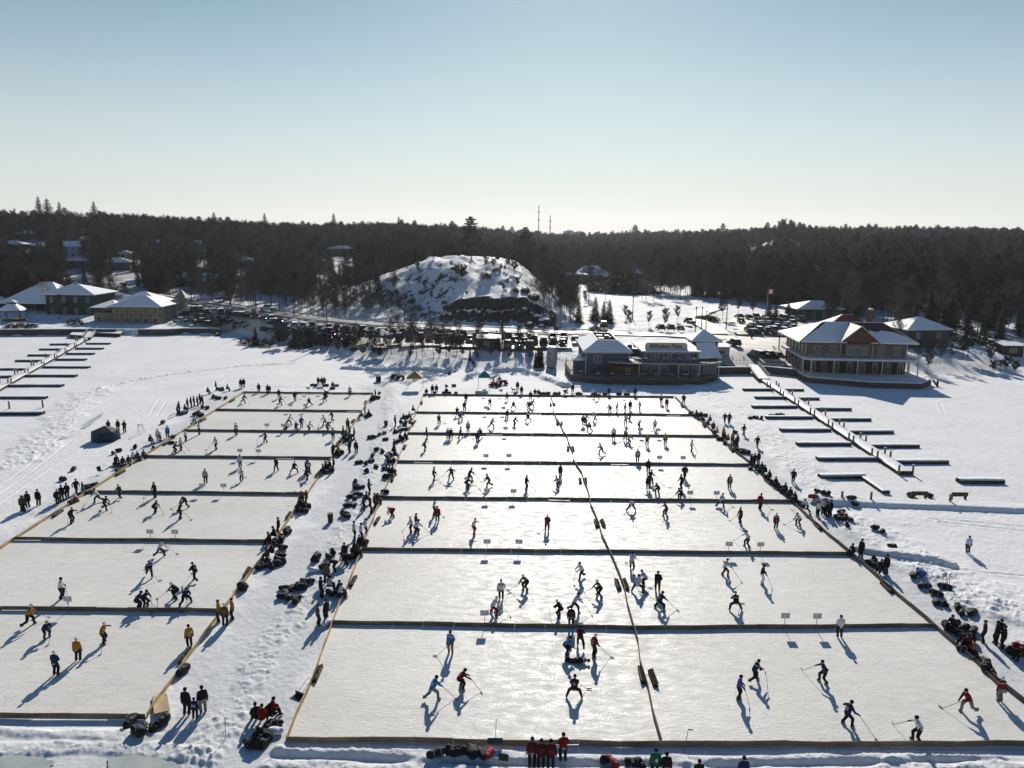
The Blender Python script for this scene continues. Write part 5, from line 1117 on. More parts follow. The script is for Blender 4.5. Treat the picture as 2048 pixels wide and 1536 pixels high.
# --- yellow lakeside building
CREAM = wallmat('cream_siding', (0.24, 0.21, 0.155)); GRN = wallmat('dark_green_siding', (0.022, 0.04, 0.042)); BRT = mat('brown_trim', (0.10, 0.06, 0.04), .7)
def yellow():
    e = empty('boathouse_restaurant', (-122.8, 235.3, 1.6), R(1)); tag(e, 'cream two storey lakeside building with hip roofs and brown trim', 'building')
    walls(e, 0, 14.8, 0, 12, -1, 5.1, CREAM); hip(e, 0, 14.8, 0, 12, 5.1, 8.2, SHG, .9, rx0=6.2, rx1=8.6, ry=4.7, inset=.15)
    for i in range(6): MB().box(.05+i*2.9,.2+i*2.9,-.07,-.003,-1,5.0).build('corner_trim', BRT, e)
    MB().box(0.2,14.7,-.12,-.003,2.45,2.6).build('belt_trim', BRT, e)
    for i in range(5): window(e, (1.6+i*2.9,0,3.1), .85, 1.3, m=BRT); window(e, (1.6+i*2.9,0,.25), 1.5, 1.5)
    for i in range(4): window(e, (14.8,1.8+i*2.7,3.0), .9, 1.3, 'r'); window(e, (14.8,1.8+i*2.7,.4), .9, 1.3, 'r')
    d = MB(); 
    n = 9
    for k in range(n): a0 = math.pi*k/n; a1 = math.pi*(k+1)/n; d.add([(7.3,1.6,5.6),(7.3-2.0*math.cos(a0),1.6,5.6+1.0*math.sin(a0)),(7.3-2.0*math.cos(a1),1.6,5.6+1.0*math.sin(a1))], [(0,2,1)]); d.add([(7.3-2.0*math.cos(a0),1.6,5.6+1.0*math.sin(a0)),(7.3-2.0*math.cos(a0),5,5.6+1.0*math.sin(a0)),(7.3-2.0*math.cos(a1),5,5.6+1.0*math.sin(a1)),(7.3-2.0*math.cos(a1),1.6,5.6+1.0*math.sin(a1))], [(0,1,2,3)])
    d.build('arched_dormer', BRT, e)
    walls(e, -6.5, -.003, 2, 12, -1, 3.0, CREAM, 'left_wing'); hip(e, -6.5, 0, 2, 14, 4.6, 6.4, SHG, .8); 
    for x in (-6.3, -3.4, -.6): MB().box(x,x+.2,2.2,2.4,3.0,4.57).build('post', BRT, e)
    hip(e, -2.5, 10, 9, 20, 5.6, 8.6, SHG, 1.0); walls(e, -2.5, 10, 12.01, 20, -1, 5.5, CREAM, 'rear_wing')
    for x in (-5, -2.5): window(e, (x,2,.4), 1.1, 1.4)
    hip(e, 13.5, 16.5, 15, 18, 6.6, 9.3, mat('green_copper', (.10,.17,.15), .6), .5, rx0=15, rx1=15, snow=(0,0,0,0)); walls(e, 13.7,16.3,15.2,17.8,-1,6.5,CREAM,'turret')
yellow()
house(-151.5, 250, 15.5, 14, 1.8, 7.2, 10.4, 0, GRN, 'dark green house with white windows left of the cream building', nw=4, ov=1.0)
def pavilion():
    e = empty('bandshell_pavilion', (-158, 262, 2.0)); tag(e, 'open pavilion with a huge sweeping snowy roof left of the green house', 'pavilion')
    hip(e, -10.5, 9.5, -7, 9, 3.6, 10.2, SHG, 1.5, rx0=-1.5, rx1=1.5, inset=.1); walls(e, -8, 7.5, 2, 7, -1, 3.5, DARKW, 'back_wall')
    for x in (-9.5,-4.8,0,4.5,8.5): MB().box(x-.25,x+.25,-6.5,-6,-1,3.57).build('post', DARKW, e)
    q = MB(); q.beam((-2.0,0,10.1),(4.5,-6.5,5.8),.6,.35); q.build('ridge_beam', PINE_SUNLIT, e)
    hip(e, -20, -10, -6, 2, 3.2, 5.2, SHG, .6)
pavilion()
def gazebo(px, py, r, h, lab, n=8, mr=None, tier=False, zoff=0, snow=True):
    p = G(px, py); e = empty('gazebo', (p.x, p.y, p.z+.3)); tag(e, lab, 'gazebo'); 
    for i in range(n):
        a = 2*math.pi*(i+.5)/n; MB().box(r*math.cos(a)-.09, r*math.cos(a)+.09, r*math.sin(a)-.09, r*math.sin(a)+.09, 0, h).build('post', BRT, e)
    m = MB(); s = MB(); R2 = r+.6
    for i in range(n):
        a0 = 2*math.pi*(i+.5)/n; a1 = 2*math.pi*(i+1.5)/n; k = .3 if tier else 0; zt = h+r*.55
        p0, p1 = (R2*math.cos(a0),R2*math.sin(a0),h), (R2*math.cos(a1),R2*math.sin(a1),h); q0, q1 = (R2*k*math.cos(a0),R2*k*math.sin(a0),zt), (R2*k*math.cos(a1),R2*k*math.sin(a1),zt)
        f = [p0,p1,q1,q0] if tier else [p0,p1,(0,0,zt)]
        m.add(f, [tuple(range(len(f)))]); m.add([p0,p1,Vector(p1)-Vector((0,0,.15)),Vector(p0)-Vector((0,0,.15))], [(3,2,1,0)])
        s.add([Vector(v)+Vector((0,0,.1)) for v in f], [tuple(range(len(f)))])
        if tier:
            z2 = zt+.5; g0, g1 = (R2*.42*math.cos(a0),R2*.42*math.sin(a0),z2), (R2*.42*math.cos(a1),R2*.42*math.sin(a1),z2); m.add([q0,q1,(q1[0],q1[1],z2),(q0[0],q0[1],z2)], [(0,1,2,3)]); m.add([g0,g1,(0,0,z2+.9)], [(0,1,2)]); s.add([Vector(v)+Vector((0,0,.1)) for v in (g0,g1,(0,0,z2+.9))], [(0,1,2)])
    ro = m.build('roof', mr or SHG, e); 
    if snow: s.build('snow_cover', SNOW, ro)
    MB().tube((0,0,-.5),(0,0,.12),r+.2,r+.2,n).build('floor', BRT, e)
gazebo(28, 640, 3.6, 2.7, 'two tiered wooden gazebo by the water at the far left', 6, None, True); gazebo(764, 697, 2.4, 3.0, 'small open gazebo with pale hexagonal roof on the central shore', 6)
# --- green club building by the car park, park houses
g_ = house(91.5, 246, 13.5, 10, 2.8, 4.2, 6.6, R(6), wallmat('club_green', (0.015,0.075,0.05)), 'dark green single storey building with snowy hip roof behind the hotel', nw=4, storeys=1, ov=1.4, nm='club_house')
# houses among the trees: x px, y px of the base, width, wall height, ridge, colour, kind
WHT = wallmat('white_siding', (0.42,0.42,0.42)); DKB = wallmat('dark_brown_siding', (0.05,0.035,0.03)); GRB = wallmat('blue_grey_house', (0.07,0.085,0.10))
HL = [(378,578,12,3.2,6.2,GRB,'grey blue cottage with a steep snowy roof above the road',1,-.3),(412,578,7,3.0,5.0,GRB,'low grey wing house beside the grey blue cottage',0,.1),(345,572,11,3.4,5.4,DKB,'dark house with flat snowy roof left of the cottage',0,0),
 (30,478,14,3,5.4,DKB,'dark house high on the left hill with wide snow roof',0,.2),(128,515,9,5.5,8.5,WHT,'white gabled house among trees on the left hill',1,.4),(130,535,12,3,4.4,DKB,'low flat roofed building below the white gabled house',0,0),(395,512,6,5.5,8.5,WHT,'tall narrow white house among dark trees',1,1.2),
 (60,460,11,3,5,DKB,'small house near the top of the left hill',0,.3),(150,470,13,3,4.6,DKB,'long low house under the skyline spruces',0,-.1),(470,535,10,3,4.8,DKB,'dark house right of the cottage among trees',0,.2),(300,500,9,4,6,DKB,'brown house in the middle of the left woods',1,.2),
 (612,498,10,3,4.4,DKB,'flat roofed dark house on the wooded ridge',0,0),(655,512,16,4.5,6.2,DKB,'modern dark house with balconies above the knoll',0,-.1),(742,497,11,4,6,DKB,'dark house behind the top left of the knoll',1,.2),(548,480,8,3,4.6,DKB,'small ridge house seen through bare trees',0,.3),
 (1095,562,22,3.4,4.4,BRW,'long low brown building with flat snow roof behind the knoll',0,0),(1150,562,20,3.2,8.6,BRW,'brown building with a tall pyramid snow roof',0,0),(1245,558,13,3.2,6.2,BRW,'brown building partly hidden by hedge right of the pyramid roof',0,0),
 (1425,532,26,3,4.2,DKB,'long row building with snow roof among the trees',0,-.15),(0,500,12,3,5,DKB,'dark house at the left edge of the picture',0,0),(205,540,12,3.5,5.5,GRB,'grey house behind bare trees above the green house',0,.2),(230,528,8,5,6.5,WHT,'small white pillared house above the road bend',0,.1),(700,478,9,3,4.6,DKB,'distant ridge house left of the knoll top',0,.1),(1875,560,14,3,4.6,DKB,'dark house in the right-hand woods',0,.1),(1960,520,16,3,4.6,DKB,'long dark house far up the right-hand woods',0,-.1),(1690,505,14,3,4.6,DKB,'dark house half way up the right-hand woods',0,0)]
HOUSEP = []
for px, py, w_, he, hr, mw, lab, gb, rz in HL:
    p = G(px, py); HOUSEP.append((p.x+w_/2, p.y, w_)); house(p.x, p.y, w_, w_*.6+2, p.z, he, hr, rz, mw, lab, gable=bool(gb), nw=3, storeys=2 if he > 4 else 1, chim=bool(gb))
# far white roofs on the central horizon
for i, (px, py) in enumerate([(985,462),(1040,463),(1130,464),(1150,466)]):
    p = WD(px, py, 1350); e = house(p.x, p.y, 16, 12, p.z-1, 2.5, 4.2, .1*i, WHT, f'tiny pale building on the central horizon, {ordw(i)} from left', nw=3)
# sea walls and piers
CONC = mat('seawall', (0.07, 0.065, 0.06), .85, noise=.4, nscale=.4)
def seawall(pts, h, lab, th=.5):
    a = Vector((*pts[0], 0)); e = empty('sea_wall', a); tag(e, lab, 'sea wall'); m = MB(); c = MB()
    for p, q in zip(pts[:-1], pts[1:]): p = Vector((*p,0))-a; q = Vector((*q,0))-a; m.beam(p, q, th, h); c.beam(p+Vector((0,0,h+.003)), q+Vector((0,0,h+.003)), th+.04, .13)
    m.build('wall', CONC, e); c.build('snow_cover', SNOW, e)
seawall([(-175,216),(-145,217),(-126,219.6),(-114,220.4)], 1.75, 'dark sea wall left of the left dock'); seawall([(-108,220.8),(-100,221.6),(-96,224.2),(-86,224.9)], 1.7, 'dark sea wall below the cream building')
seawall([(43.5,166.3),(52.5,167.2)], 1.5, 'dark sea wall between restaurant and gangway'); seawall([(55.5,168.6),(61.5,165)], 1.5, 'dark sea wall between gangway and hotel')
def gang(lab, a, b, wd, za, zb, m=DOCKS):
    a = Vector(a); b = Vector(b); e = empty('gangway', a); tag(e, lab, 'gangway'); d = (b-a); s = MB(); s.beam((0,0,za), (d.x,d.y,zb), wd, .2); s.build('ramp', m, e)
    s2 = MB(); s2.beam((0,0,za+.203), (d.x,d.y,zb+.203), wd*.9, .06); s2.build('snow_cover', SNOW, e); n = Vector((-d.y,d.x,0)).normalized()*wd/2
    for sg in (-1, 1):
        r = MB(); k = 7; p0 = n*sg
        for h in (.55, 1.05): r.tube(p0+Vector((0,0,za+h)), p0+Vector((d.x,d.y,zb+h)), .035, .035, 5)
        for i in range(k+1): q = p0+Vector((d.x*i/k, d.y*i/k, za+(zb-za)*i/k)); r.tube(q, q+Vector((0,0,1.05)), .03, .03, 4)
        r.build('railing', TRIM, e)
gang('white railed gangway down to the right dock', W(1504,742)+Vector((0,0,0)), W(1527,764), 2.4, 1.2, .5)
gang('white railed gangway down to the left dock', W(188,668), W(176,680), 2.2, 1.2, .5)
def quay(px, lab, h=.9):
    P_ = [W(*q) for q in px]; a = P_[0]; e = empty('quay_platform', a); m = MB(); m.prism([((p-a).x,(p-a).y) for p in P_], 0, h); m.build('platform', DOCKS, e); c = sum(((p-a) for p in P_), Vector())/len(P_); m = MB(); m.prism([tuple(((p-a)*.98+c*.02).xy) for p in P_], h+.003, h+.13); m.build('snow_cover', SNOW, e); tag(e, lab, 'platform')
quay([(140,676),(166,678),(176,668),(152,664)], 'snow covered platform left of the gangway head'); quay([(190,672),(240,674),(252,666),(192,664)], 'snow covered platform right of the gangway head')
er = empty('wharf_railing', (43.5,168.5,1.7)); tag(er, 'railing along the wharf between restaurant and gangway', 'railing'); railing(er, [(0,0),(9,.8)], 0, 1.05, RAILK, .9, 'fence_rail'); 
er = empty('wharf_railing', (55.8,170.5,1.7)); tag(er, 'white railing along the wharf left of the hotel', 'railing'); railing(er, [(0,0),(5.4,-2)], 0, 1.05, TRIM, .9, 'fence_rail')
# guard rail of the shore road
GR = mat('guard_rail', (.30,.30,.30), .5, .4, .5)
def guard(off, lab):
    P_ = [Vector(p) for p in ROAD[3:11]]; a = P_[0].copy(); e = empty('guard_rail', a); tag(e, lab, 'guard rail'); r = MB(); ps = MB(); prev = None
    for i, p in enumerate(P_):
        d = (P_[min(i+1, len(P_)-1)]-P_[max(i-1, 0)]); d.z = 0; d.normalize(); q = p+Vector((-d.y, d.x, 0))*off; q.z = hz(q.x, q.y); q -= a
        if prev is not None:
            r.beam(prev+Vector((0,0,.55)), q+Vector((0,0,.55)), .08, .3); n = int((q-prev).length/4)
            for k in range(n): t = prev.lerp(q, k/n); ps.tube(t, t+Vector((0,0,.55)), .07, .07, 5)
        prev = q
    r.build('rail', GR, e)
guard(4.2, 'guard rail along the far side of the shore road'); guard(-4.3, 'guard rail along the lake side of the shore road')
# inflatable drink can
def can():
    b = G(1103, 735); e = empty('inflatable_can', (b.x, b.y, b.z), R(-12)); tag(e, 'giant white inflatable drink can standing left of the restaurant', 'inflatable'); e.rotation_euler = Euler((R(3), R(2.5), R(-12)))
    m = MB(); pr = [(0,1.0),(.35,1.12),(.8,1.2),(3.8,1.2),(4.3,1.12),(4.6,1.0)]
    for (z0, r0), (z1, r1) in zip(pr[:-1], pr[1:]): m.tube((0,0,z0),(0,0,z1),r0,r1,24,cap=False)
    m.tube((0,0,4.55),(0,0,4.6),.98,.98,24); m.build('can_body', mat('can_white', (0.34,0.33,0.36), .5), e, True)
    MB().tube((0,0,4.605),(0,0,4.72),1.0,.97,24).build('can_top', SNOW, e); 
    def wrap(pts, mt, nm):
        q = MB()
        for p in pts: q.add([(1.212*math.sin(a), -1.212*math.cos(a), z) for a, z in p], [tuple(range(len(p)))])
        q.build(nm, mt, e)
    dk = mat('can_print', (0.10,0.09,0.13), .6)
    cu = bpy.data.curves.new('t', 'FONT'); cu.body = '°P!J'; cu.size = 1.0; cu.offset = .02; tx = bpy.data.objects.new('t', cu); COL.objects.link(tx); dg = bpy.context.evaluated_depsgraph_get(); me = bpy.data.meshes.new_from_object(tx.evaluated_get(dg)); bpy.data.objects.remove(tx)
    for v in me.vertices: a = -0.95+v.co.x/1.6*.95; v.co = Vector((1.215*math.sin(a), -1.215*math.cos(a), 2.9+v.co.y*.9))
    me.materials.clear(); me.materials.append(dk); link('print_lettering', me, e)
    sw = [[(-.75+.14*i, 2.5-.13*i+.25*math.sin(i*.5)*.3), (-.75+.14*(i+1), 2.5-.13*(i+1)+.25*math.sin((i+1)*.5)*.3), (-.75+.14*(i+1), 2.2-.13*(i+1)), (-.75+.14*i, 2.25-.13*i)] for i in range(9)]
    wrap([p[::-1] for p in sw], mat('can_blue', (0.05,0.12,0.22), .6), 'print_swoosh'); MB().tube((0,0,-.3),(0,0,.02),1.35,1.3,16).build('base_skirt', BIN, e)
can()
# huts and sheds
def hut(px, py, w_, d_, h, m, lab, nm='hut', rf=SHG, cat='hut'):
    p = G(px, py); e = empty(nm, p); tag(e, lab, cat); walls(e, -w_/2, w_/2, 0, d_, -.3, h, m); window(e, (0,0,h*.35), w_*.4, h*.4)
    r = MB(); q = [(-w_/2-.3,-.3,h+.05),(w_/2+.3,-.3,h+.05),(w_/2+.3,d_+.3,h+.5),(-w_/2-.3,d_+.3,h+.5)]; r.slab(q, .12); ro = r.build('roof', rf, e); s = MB(); roofsnow(s, q, .05, .15); s.build('snow_cover', SNOW, ro)
hut(977, 700, 5.6, 3.5, 2.6, BRW, 'brown wooden shed with slanted snow roof on the central shore'); hut(1443, 716, 3.6, 3, 2.4, WHT, 'small white ticket kiosk right of the restaurant', 'kiosk', cat='kiosk'); hut(2025, 712, 5, 3, 2.4, DKB, 'dark hut at the right edge of the picture')
def poleT(px, py, h, lab, nm='utility_pole', arm=True, lamp=False, m=None):
    p = G(px, py); e = empty(nm, p); MB().tube((0,0,-.3),(0,0,h),.16,.10,6).build('pole', m or DARKW, e)
    if arm: MB().box(-1.1,1.1,-.06,.06,h-.9,h-.75).build('crossarm', DARKW, e)
    if lamp: q = MB(); q.tube((0,0,h),(0,0,h+.35),.06,.25,6); q.tube((0,0,h+.35),(0,0,h+.6),.28,.05,6); q.build('lamp_head', DARKW, e)
    tag(e, lab, 'lamp post' if lamp else 'pole')
for i, (px, py, h) in enumerate([(383,603,6),(397,606,6),(408,655,8),(462,615,9),(512,640,7),(589,634,11),(655,676,12),(809,645,11),(1005,697,8),(1040,696,7),(1530,765-110,9)]): poleT(px, py, h, f'dark utility pole, {ordw(i)} from the left along the shore road', arm=i in (3,5,6,7))
for i, (px, py, h) in enumerate([(1265,640,7),(1390,672,7.5),(1402,668,7),(1452,660,7.5),(1411,668,6),(1557,704,6.5),(1700,625,7),(1765,645,9)]): poleT(px, py, h, f'thin dark lamp post, {ordw(i)} from the left near the park', 'lamp_post', False, True)
for i, (px, py) in enumerate([(1464,722),(1487,722),(1546,700),(1549,702)]): p = G(px, py); e = empty('bollard', p); MB().tube((0,0,-.3),(0,0,1.0),.14,.12,8).build('post', DARKW, e); MB().ball((0,0,1.0),.13,8,4,0,(1,1,.5)).build('snow_cap', SNOW, e); tag(e, f'dark bollard in the yard, {ordw(i)} from left', 'bollard')
def flag():
    p = G(1530, 668); e = empty('flag_pole', p); h = WD(1530,578,p.y).z-p.z; MB().tube((0,0,-.3),(0,0,h),.09,.05,6).build('pole', TRIM, e); m = MB(); n = 6
    for k, (a, b, mi) in enumerate(((0,.3,0),(.3,.7,1),(.7,1,0))): m.add([(a*1.7,.15*math.sin(a*6),h-.1),(b*1.7,.15*math.sin(b*6),h-.1),(b*1.5,.15*math.sin(b*6),h-1.3),(a*1.5,.15*math.sin(a*6),h-1.3)], [(0,1,2,3)], mi)
    m.build('flag', [mat('flag_red', (.5,.02,.03), .7), mat('flag_white', (.7,.7,.7), .7)], e); tag(e, 'tall flag pole with a red and white flag by the right car park', 'flag pole')
flag()
def mast(px, pyt, pyb, D, lab):
    t = WD(px, pyt, D); b = WD(px, pyb, D); h = t.z-b.z+12; e = empty('radio_mast', (b.x, b.y, b.z-12)); MB().tube((0,0,0),(0,0,h),1.0,.7,6).build('mast', mat('mast_pale', (.5,.5,.5), .5), e)
    for k in (.55, .8): MB().box(-2.2,2.2,-.6,.6,h*k,h*k+1.6).build('antenna', mat('mast_pale', (.5,.5,.5)), e)
    MB().tube((0,0,h),(0,0,h+1.5),1.6,1.2,6).build('top_antenna', mat('mast_pale', (.5,.5,.5)), e); tag(e, lab, 'radio mast')
mast(1077, 413, 462, 1400, 'taller pale radio mast on the central horizon'); mast(1100, 433, 470, 1400, 'shorter pale radio mast right of the taller one')
def wires():
    e = empty('power_line', (0,0,0)); a0 = WD(1180,515,560); b0 = WD(1305,520,560); m = MB(); 
    for i, (dy, sag) in enumerate(((-6,3),(0,3),(5,3),(9,3),(13,3))):
        a = WD(1180,511+dy,560); b = WD(1305,511+dy*1.02,560); pr = None
        for k in range(11): t = k/10; p = a.lerp(b, t); p.z -= sag*4*t*(1-t)*.45; 
        pts = []
        for k in range(11): t = k/10; p = a.lerp(b, t); p.z -= sag*4*t*(1-t)*.5; pts.append(p)
        q = MB()
        for u, v in zip(pts[:-1], pts[1:]): q.tube(u, v, .07, .07, 4, cap=False)
        q.build('wire', mat('wire', (.5,.5,.48), .3, .5, .8), e)
    for p in (a0, b0): z = hz(p.x, p.y); MB().tube((p.x,p.y,z),(p.x,p.y,p.z+3),.3,.2,6).build('pylon', DARKW, e); MB().box(p.x-.2,p.x+.2,p.y-2,p.y+2,p.z-3,p.z-2.7).build('crossarm', DARKW, e)
    tag(e, 'power line with five shining wires across the central woods', 'power line')
wires()

# patio tables on the two restaurant decks
PT = None
def table_proto():
    e = empty('patio_table'); MB().tube((0,0,0),(0,0,.7),.05,.05,6).build('pedestal', BIN, e); t = MB().tube((0,0,.7),(0,0,.74),.5,.5,12).build('table_top', DARKW, e); MB().tube((0,0,.743),(0,0,.84),.48,.42,12).build('snow_cap', SNOW, e); MB().tube((0,0,.84),(0,0,2.1),.05,.03,5).build('closed_parasol', BIN, e); return e
tp = table_proto(); rp = random.Random(8)
for i, (x, y, z) in enumerate([(13.2+.2,160.5,1.21),(14.2,157.2,1.21),(17.5,155.2,1.21),(20.5,154.8,1.21),(23.5,154.6,1.21),(26.5,154.7,1.21),(29.5,154.7,1.21),(32.5,154.6,1.21),(35.5,154.8,1.21),(38.2,155.2,1.21),(13.2,165,1.21),(24.5,156.5,4.21),(27.5,156.6,4.21),(31.5,156.6,4.21),(34.5,156.8,4.21),(37.5,156.6,4.21)]):
    o = tp if i == 0 else copy_tree(tp); o.location = (x, y, z); o.rotation_euler = (0,0,rp.uniform(0,6)); lv = 'upper terrace' if z > 3 else 'lower deck'; tag(o, f'snow topped patio table with closed parasol, number {ordw(i)} along the restaurant {lv}', 'table', 'patio tables on the restaurant decks')
for i, (px, py, r) in enumerate([(1075,646,1.6),(1090,652,2.2),(1098,643,1.5),(1060,655,1.4),(1083,657,1.1),(1048,640,1.3),(700,735,.5),(436,672,.8),(1066,600,1.8),(1050,585,1.5)]):
    p = G(px, py); m = MB(); m.ball((0,0,0), r, 9, 7, 0, (1.2,1,.8)); rr_ = random.Random(i)
    m.v = [tuple(c*(1+rr_.uniform(-.22,.22)) for c in v) for v in m.v]; e = empty('boulder', (p.x, p.y, p.z+r*.3), rr_.uniform(0,6)); m.build('rock', mat('boulder_rock', (.05,.042,.036), .9, .1, noise=.4, nscale=1), e)
    s = MB(); s.ball((0,0,r*.42), r*.78, 9, 6, 0, (1.2,1,.55)); s.v = [tuple(c*(1+rr_.uniform(-.1,.1)) for c in v) for v in s.v]; s.build('snow_cap', SNOW, e); tag(e, f'dark boulder capped with snow, {ordw(i)} of the scattered boulders, knoll side first', 'boulder', 'snow capped boulders')
# ------------------------------------------------------------ vehicles
TYRE = mat('tyre', (0.015,0.015,0.016), .8); TAIL = mat('tail_lamp', (.25,.01,.01), .4); HEADL = mat('head_lamp', (.5,.5,.5), .2)
CARC = dict(black=(.012,.012,.014), grey=(.07,.07,.075), silver=(.22,.22,.23), white=(.5,.5,.5), red=(.12,.012,.012), blue=(.015,.035,.10))
def paint(c): return mat('paint_'+c, CARC[c], .25, .5)
def car_proto(kind):
    L, Wd, H = dict(sedan=(4.6,1.8,1.45), suv=(4.6,1.88,1.75), pickup=(5.6,1.95,1.85), van=(5.0,1.98,1.95))[kind]; e = empty('parked_car'); h = L/2; b = .38; zb = dict(sedan=.88, suv=1.02, pickup=1.08, van=1.05)[kind]
    bm = bmesh.new()
    lo = [(-h,.35),(-h,zb-.05),(-h+.12,zb),(h-.9,zb),(h-.12,zb-.12),(h,zb-.32),(h,.35)]
    def ext(prof, w0, w1f=None, z0=0, taper=0):
        v0 = [bm.verts.new((-w0*(1-taper*max(0,(z-z0))),y,z)) for y, z in prof]; v1 = [bm.verts.new((w0*(1-taper*max(0,(z-z0))),y,z)) for y, z in prof]; n = len(prof)
        bm.faces.new(v0[::-1]); bm.faces.new(v1)
        for i in range(n): bm.faces.new((v0[i], v0[(i+1)%n], v1[(i+1)%n], v1[i]))
    ext(lo, Wd/2); bmesh.ops.recalc_face_normals(bm, faces=bm.faces); bmesh.ops.bevel(bm, geom=bm.edges[:], offset=.06, segments=2, affect='EDGES'); me = bpy.data.meshes.new('car_body'); bm.to_mesh(me); bm.free(); me.materials.append(paint('black')); me.polygons.foreach_set('use_smooth', [True]*len(me.polygons)); link('body', me, e)
    c = dict(sedan=(-h+.5,-h+1.15,h-2.0,h-1.25), suv=(-h+.08,-h+.3,h-2.0,h-1.25), pickup=(-.75,-.5,1.0,1.7), van=(-h+.06,-h+.2,h-1.6,h-.7))[kind]; z0, z1 = zb-.03, H
    g = MB(); w0, w1 = Wd/2-.06, Wd/2-.26; vs = [(-w0,c[0],z0),(w0,c[0],z0),(w0,c[3],z0),(-w0,c[3],z0),(-w1,c[1],z1-.06),(w1,c[1],z1-.06),(w1,c[2],z1-.06),(-w1,c[2],z1-.06)]
    g.add(vs, [(0,1,5,4),(1,2,6,5),(2,3,7,6),(3,0,4,7)]); g.build('window_glass', GLS, e); r = MB(); r.box(-w1-.02,w1+.02,c[1]-.03,c[2]+.03,z1-.06,z1); ro = r.build('roof', paint('black'), e)
    s = MB(); s.box(-w1+.02,w1-.02,c[1]+.05,c[2]-.1,z1+.003,z1+.08); s.build('snow_cover', SNOW, ro)
    if kind == 'pickup': m = MB(); m.box(-Wd/2+.12,Wd/2-.12,-h+.12,-.85,zb+.003,zb+.06); m.build('bed_cover', SNOW, e)
    for x in (-Wd/2+.02, Wd/2-.02):
        for y in (-h*.62, h*.64): MB().tube((x-.1,y,.34),(x+.1,y,.34),.34,.34,12).build('wheel', TYRE, e)
    for x in (-Wd/2+.25, Wd/2-.25): MB().obox((x,-h-.0,zb-.22),(.3,.05,.16)).build('tail_light', TAIL, e); MB().obox((x,h-.0,zb-.42),(.32,.05,.14)).build('headlight', HEADL, e)
    return e
CP = {k: car_proto(k) for k in ('sedan','suv','pickup','van')}; fc = set(); rc = random.Random(21); CARN = {}
def car(px, py, rz, kind=None, col=None, lot='', off=.62, i=0):
    kind = kind or rc.choice(('sedan','sedan','suv','suv','suv','pickup','van')); col = col or rc.choice(('black','black','black','grey','grey','silver','blue','red','white'))
    p = G(px, py); o = CP[kind] if kind not in fc else copy_tree(CP[kind]); fc.add(kind); o.location = (p.x, p.y, p.z+off+.05); o.rotation_euler = (0, 0, rz+rc.uniform(-.10,.10))
    for ch in o.children:
        if ch.name.startswith(('body','roof')): setslot(ch, 0, paint(col))
    if rc.random() < .45:
        for ch in list(o.children):
            if ch.name.startswith('roof'):
                for s_ in list(ch.children):
                    if o not in CP.values(): bpy.data.objects.remove(s_)
    CARN.setdefault(lot, []).append((o, px, col, kind)); return o
def row(x0, y0, x1, y1, n, rz, lot, skip=0.16):
    for i in range(n):
        if rc.random() < skip: continue
        t = i/max(n-1, 1); car(x0+(x1-x0)*t, y0+(y1-y0)*t+rc.uniform(-.9,.9), rz+(math.pi if rc.random() < .3 else 0), lot=lot)
row(388,628,485,640,8,R(25),'far back row, left shore car park'); row(372,638,452,651,6,R(60),'middle row, left shore car park'); row(360,649,430,655,4,R(75),'front row beside the cream building')
row(480,640,560,652,6,R(30),'back row below the road bend'); row(540,659,760,673,14,R(12),'back row, mid shore car park'); row(528,668,700,681,11,R(12),'second row, mid shore car park'); row(600,679,700,689,6,R(12),'front row, mid shore car park')
row(770,672,900,679,8,R(5),'back row behind the small gazebo'); row(800,684,960,690,9,R(5),'second row behind shore trees'); row(905,680,1060,684,8,R(4),'back row behind the brown shed'); row(1030,692,1125,694,6,R(2),'second row left of the inflatable can'); row(1015,700,1060,701,3,R(2),'front row right of the brown shed'); row(1105,684,1150,688,3,0,'back row behind the inflatable can')
row(1478,641,1600,647,8,0,'farthest row of park lot'); row(1482,650,1600,655,8,0,'third row of park lot'); row(1488,660,1600,664,8,0,'second row of park lot'); row(1500,668,1565,671,5,0,'nearest row of park lot',0)
for px, py, rz, k, c, l in [(1467,697,R(8),'suv','black','on the sanded lane alone'),(1512,722,R(20),'van','grey','nearest yard row'),(1532,722,R(20),'suv','black','nearest yard row'),(1552,722,R(20),'sedan','grey','nearest yard row'),(1320,664,0,'suv','grey','below the snow field'),(1340,665,0,'suv','black','below the snow field'),(1360,666,0,'sedan','black','below the snow field'),(1378,652,0,'pickup','black','by the snow field lane'),(1207,660,0,'van','black','behind the restaurant'),(445,604,R(80),'sedan','black','driving on the shore road'),(538,625,R(75),'pickup','white','driving on the shore road'),(482,661,R(80),'pickup','silver','beside leftmost shore spruce'),(2000,700,R(85),'sedan','black','on the lane at the far right')]: car(px, py, rz, k, c, l)
for l, L in CARN.items():
    L.sort(key=lambda r: r[1])
    for i, (o, _, c, k) in enumerate(L): tag(o, f'{c} {k}'+(f', {ordw(i)} from left' if len(L) > 1 else '')+f', {l}', 'car', 'cars parked along the shore')
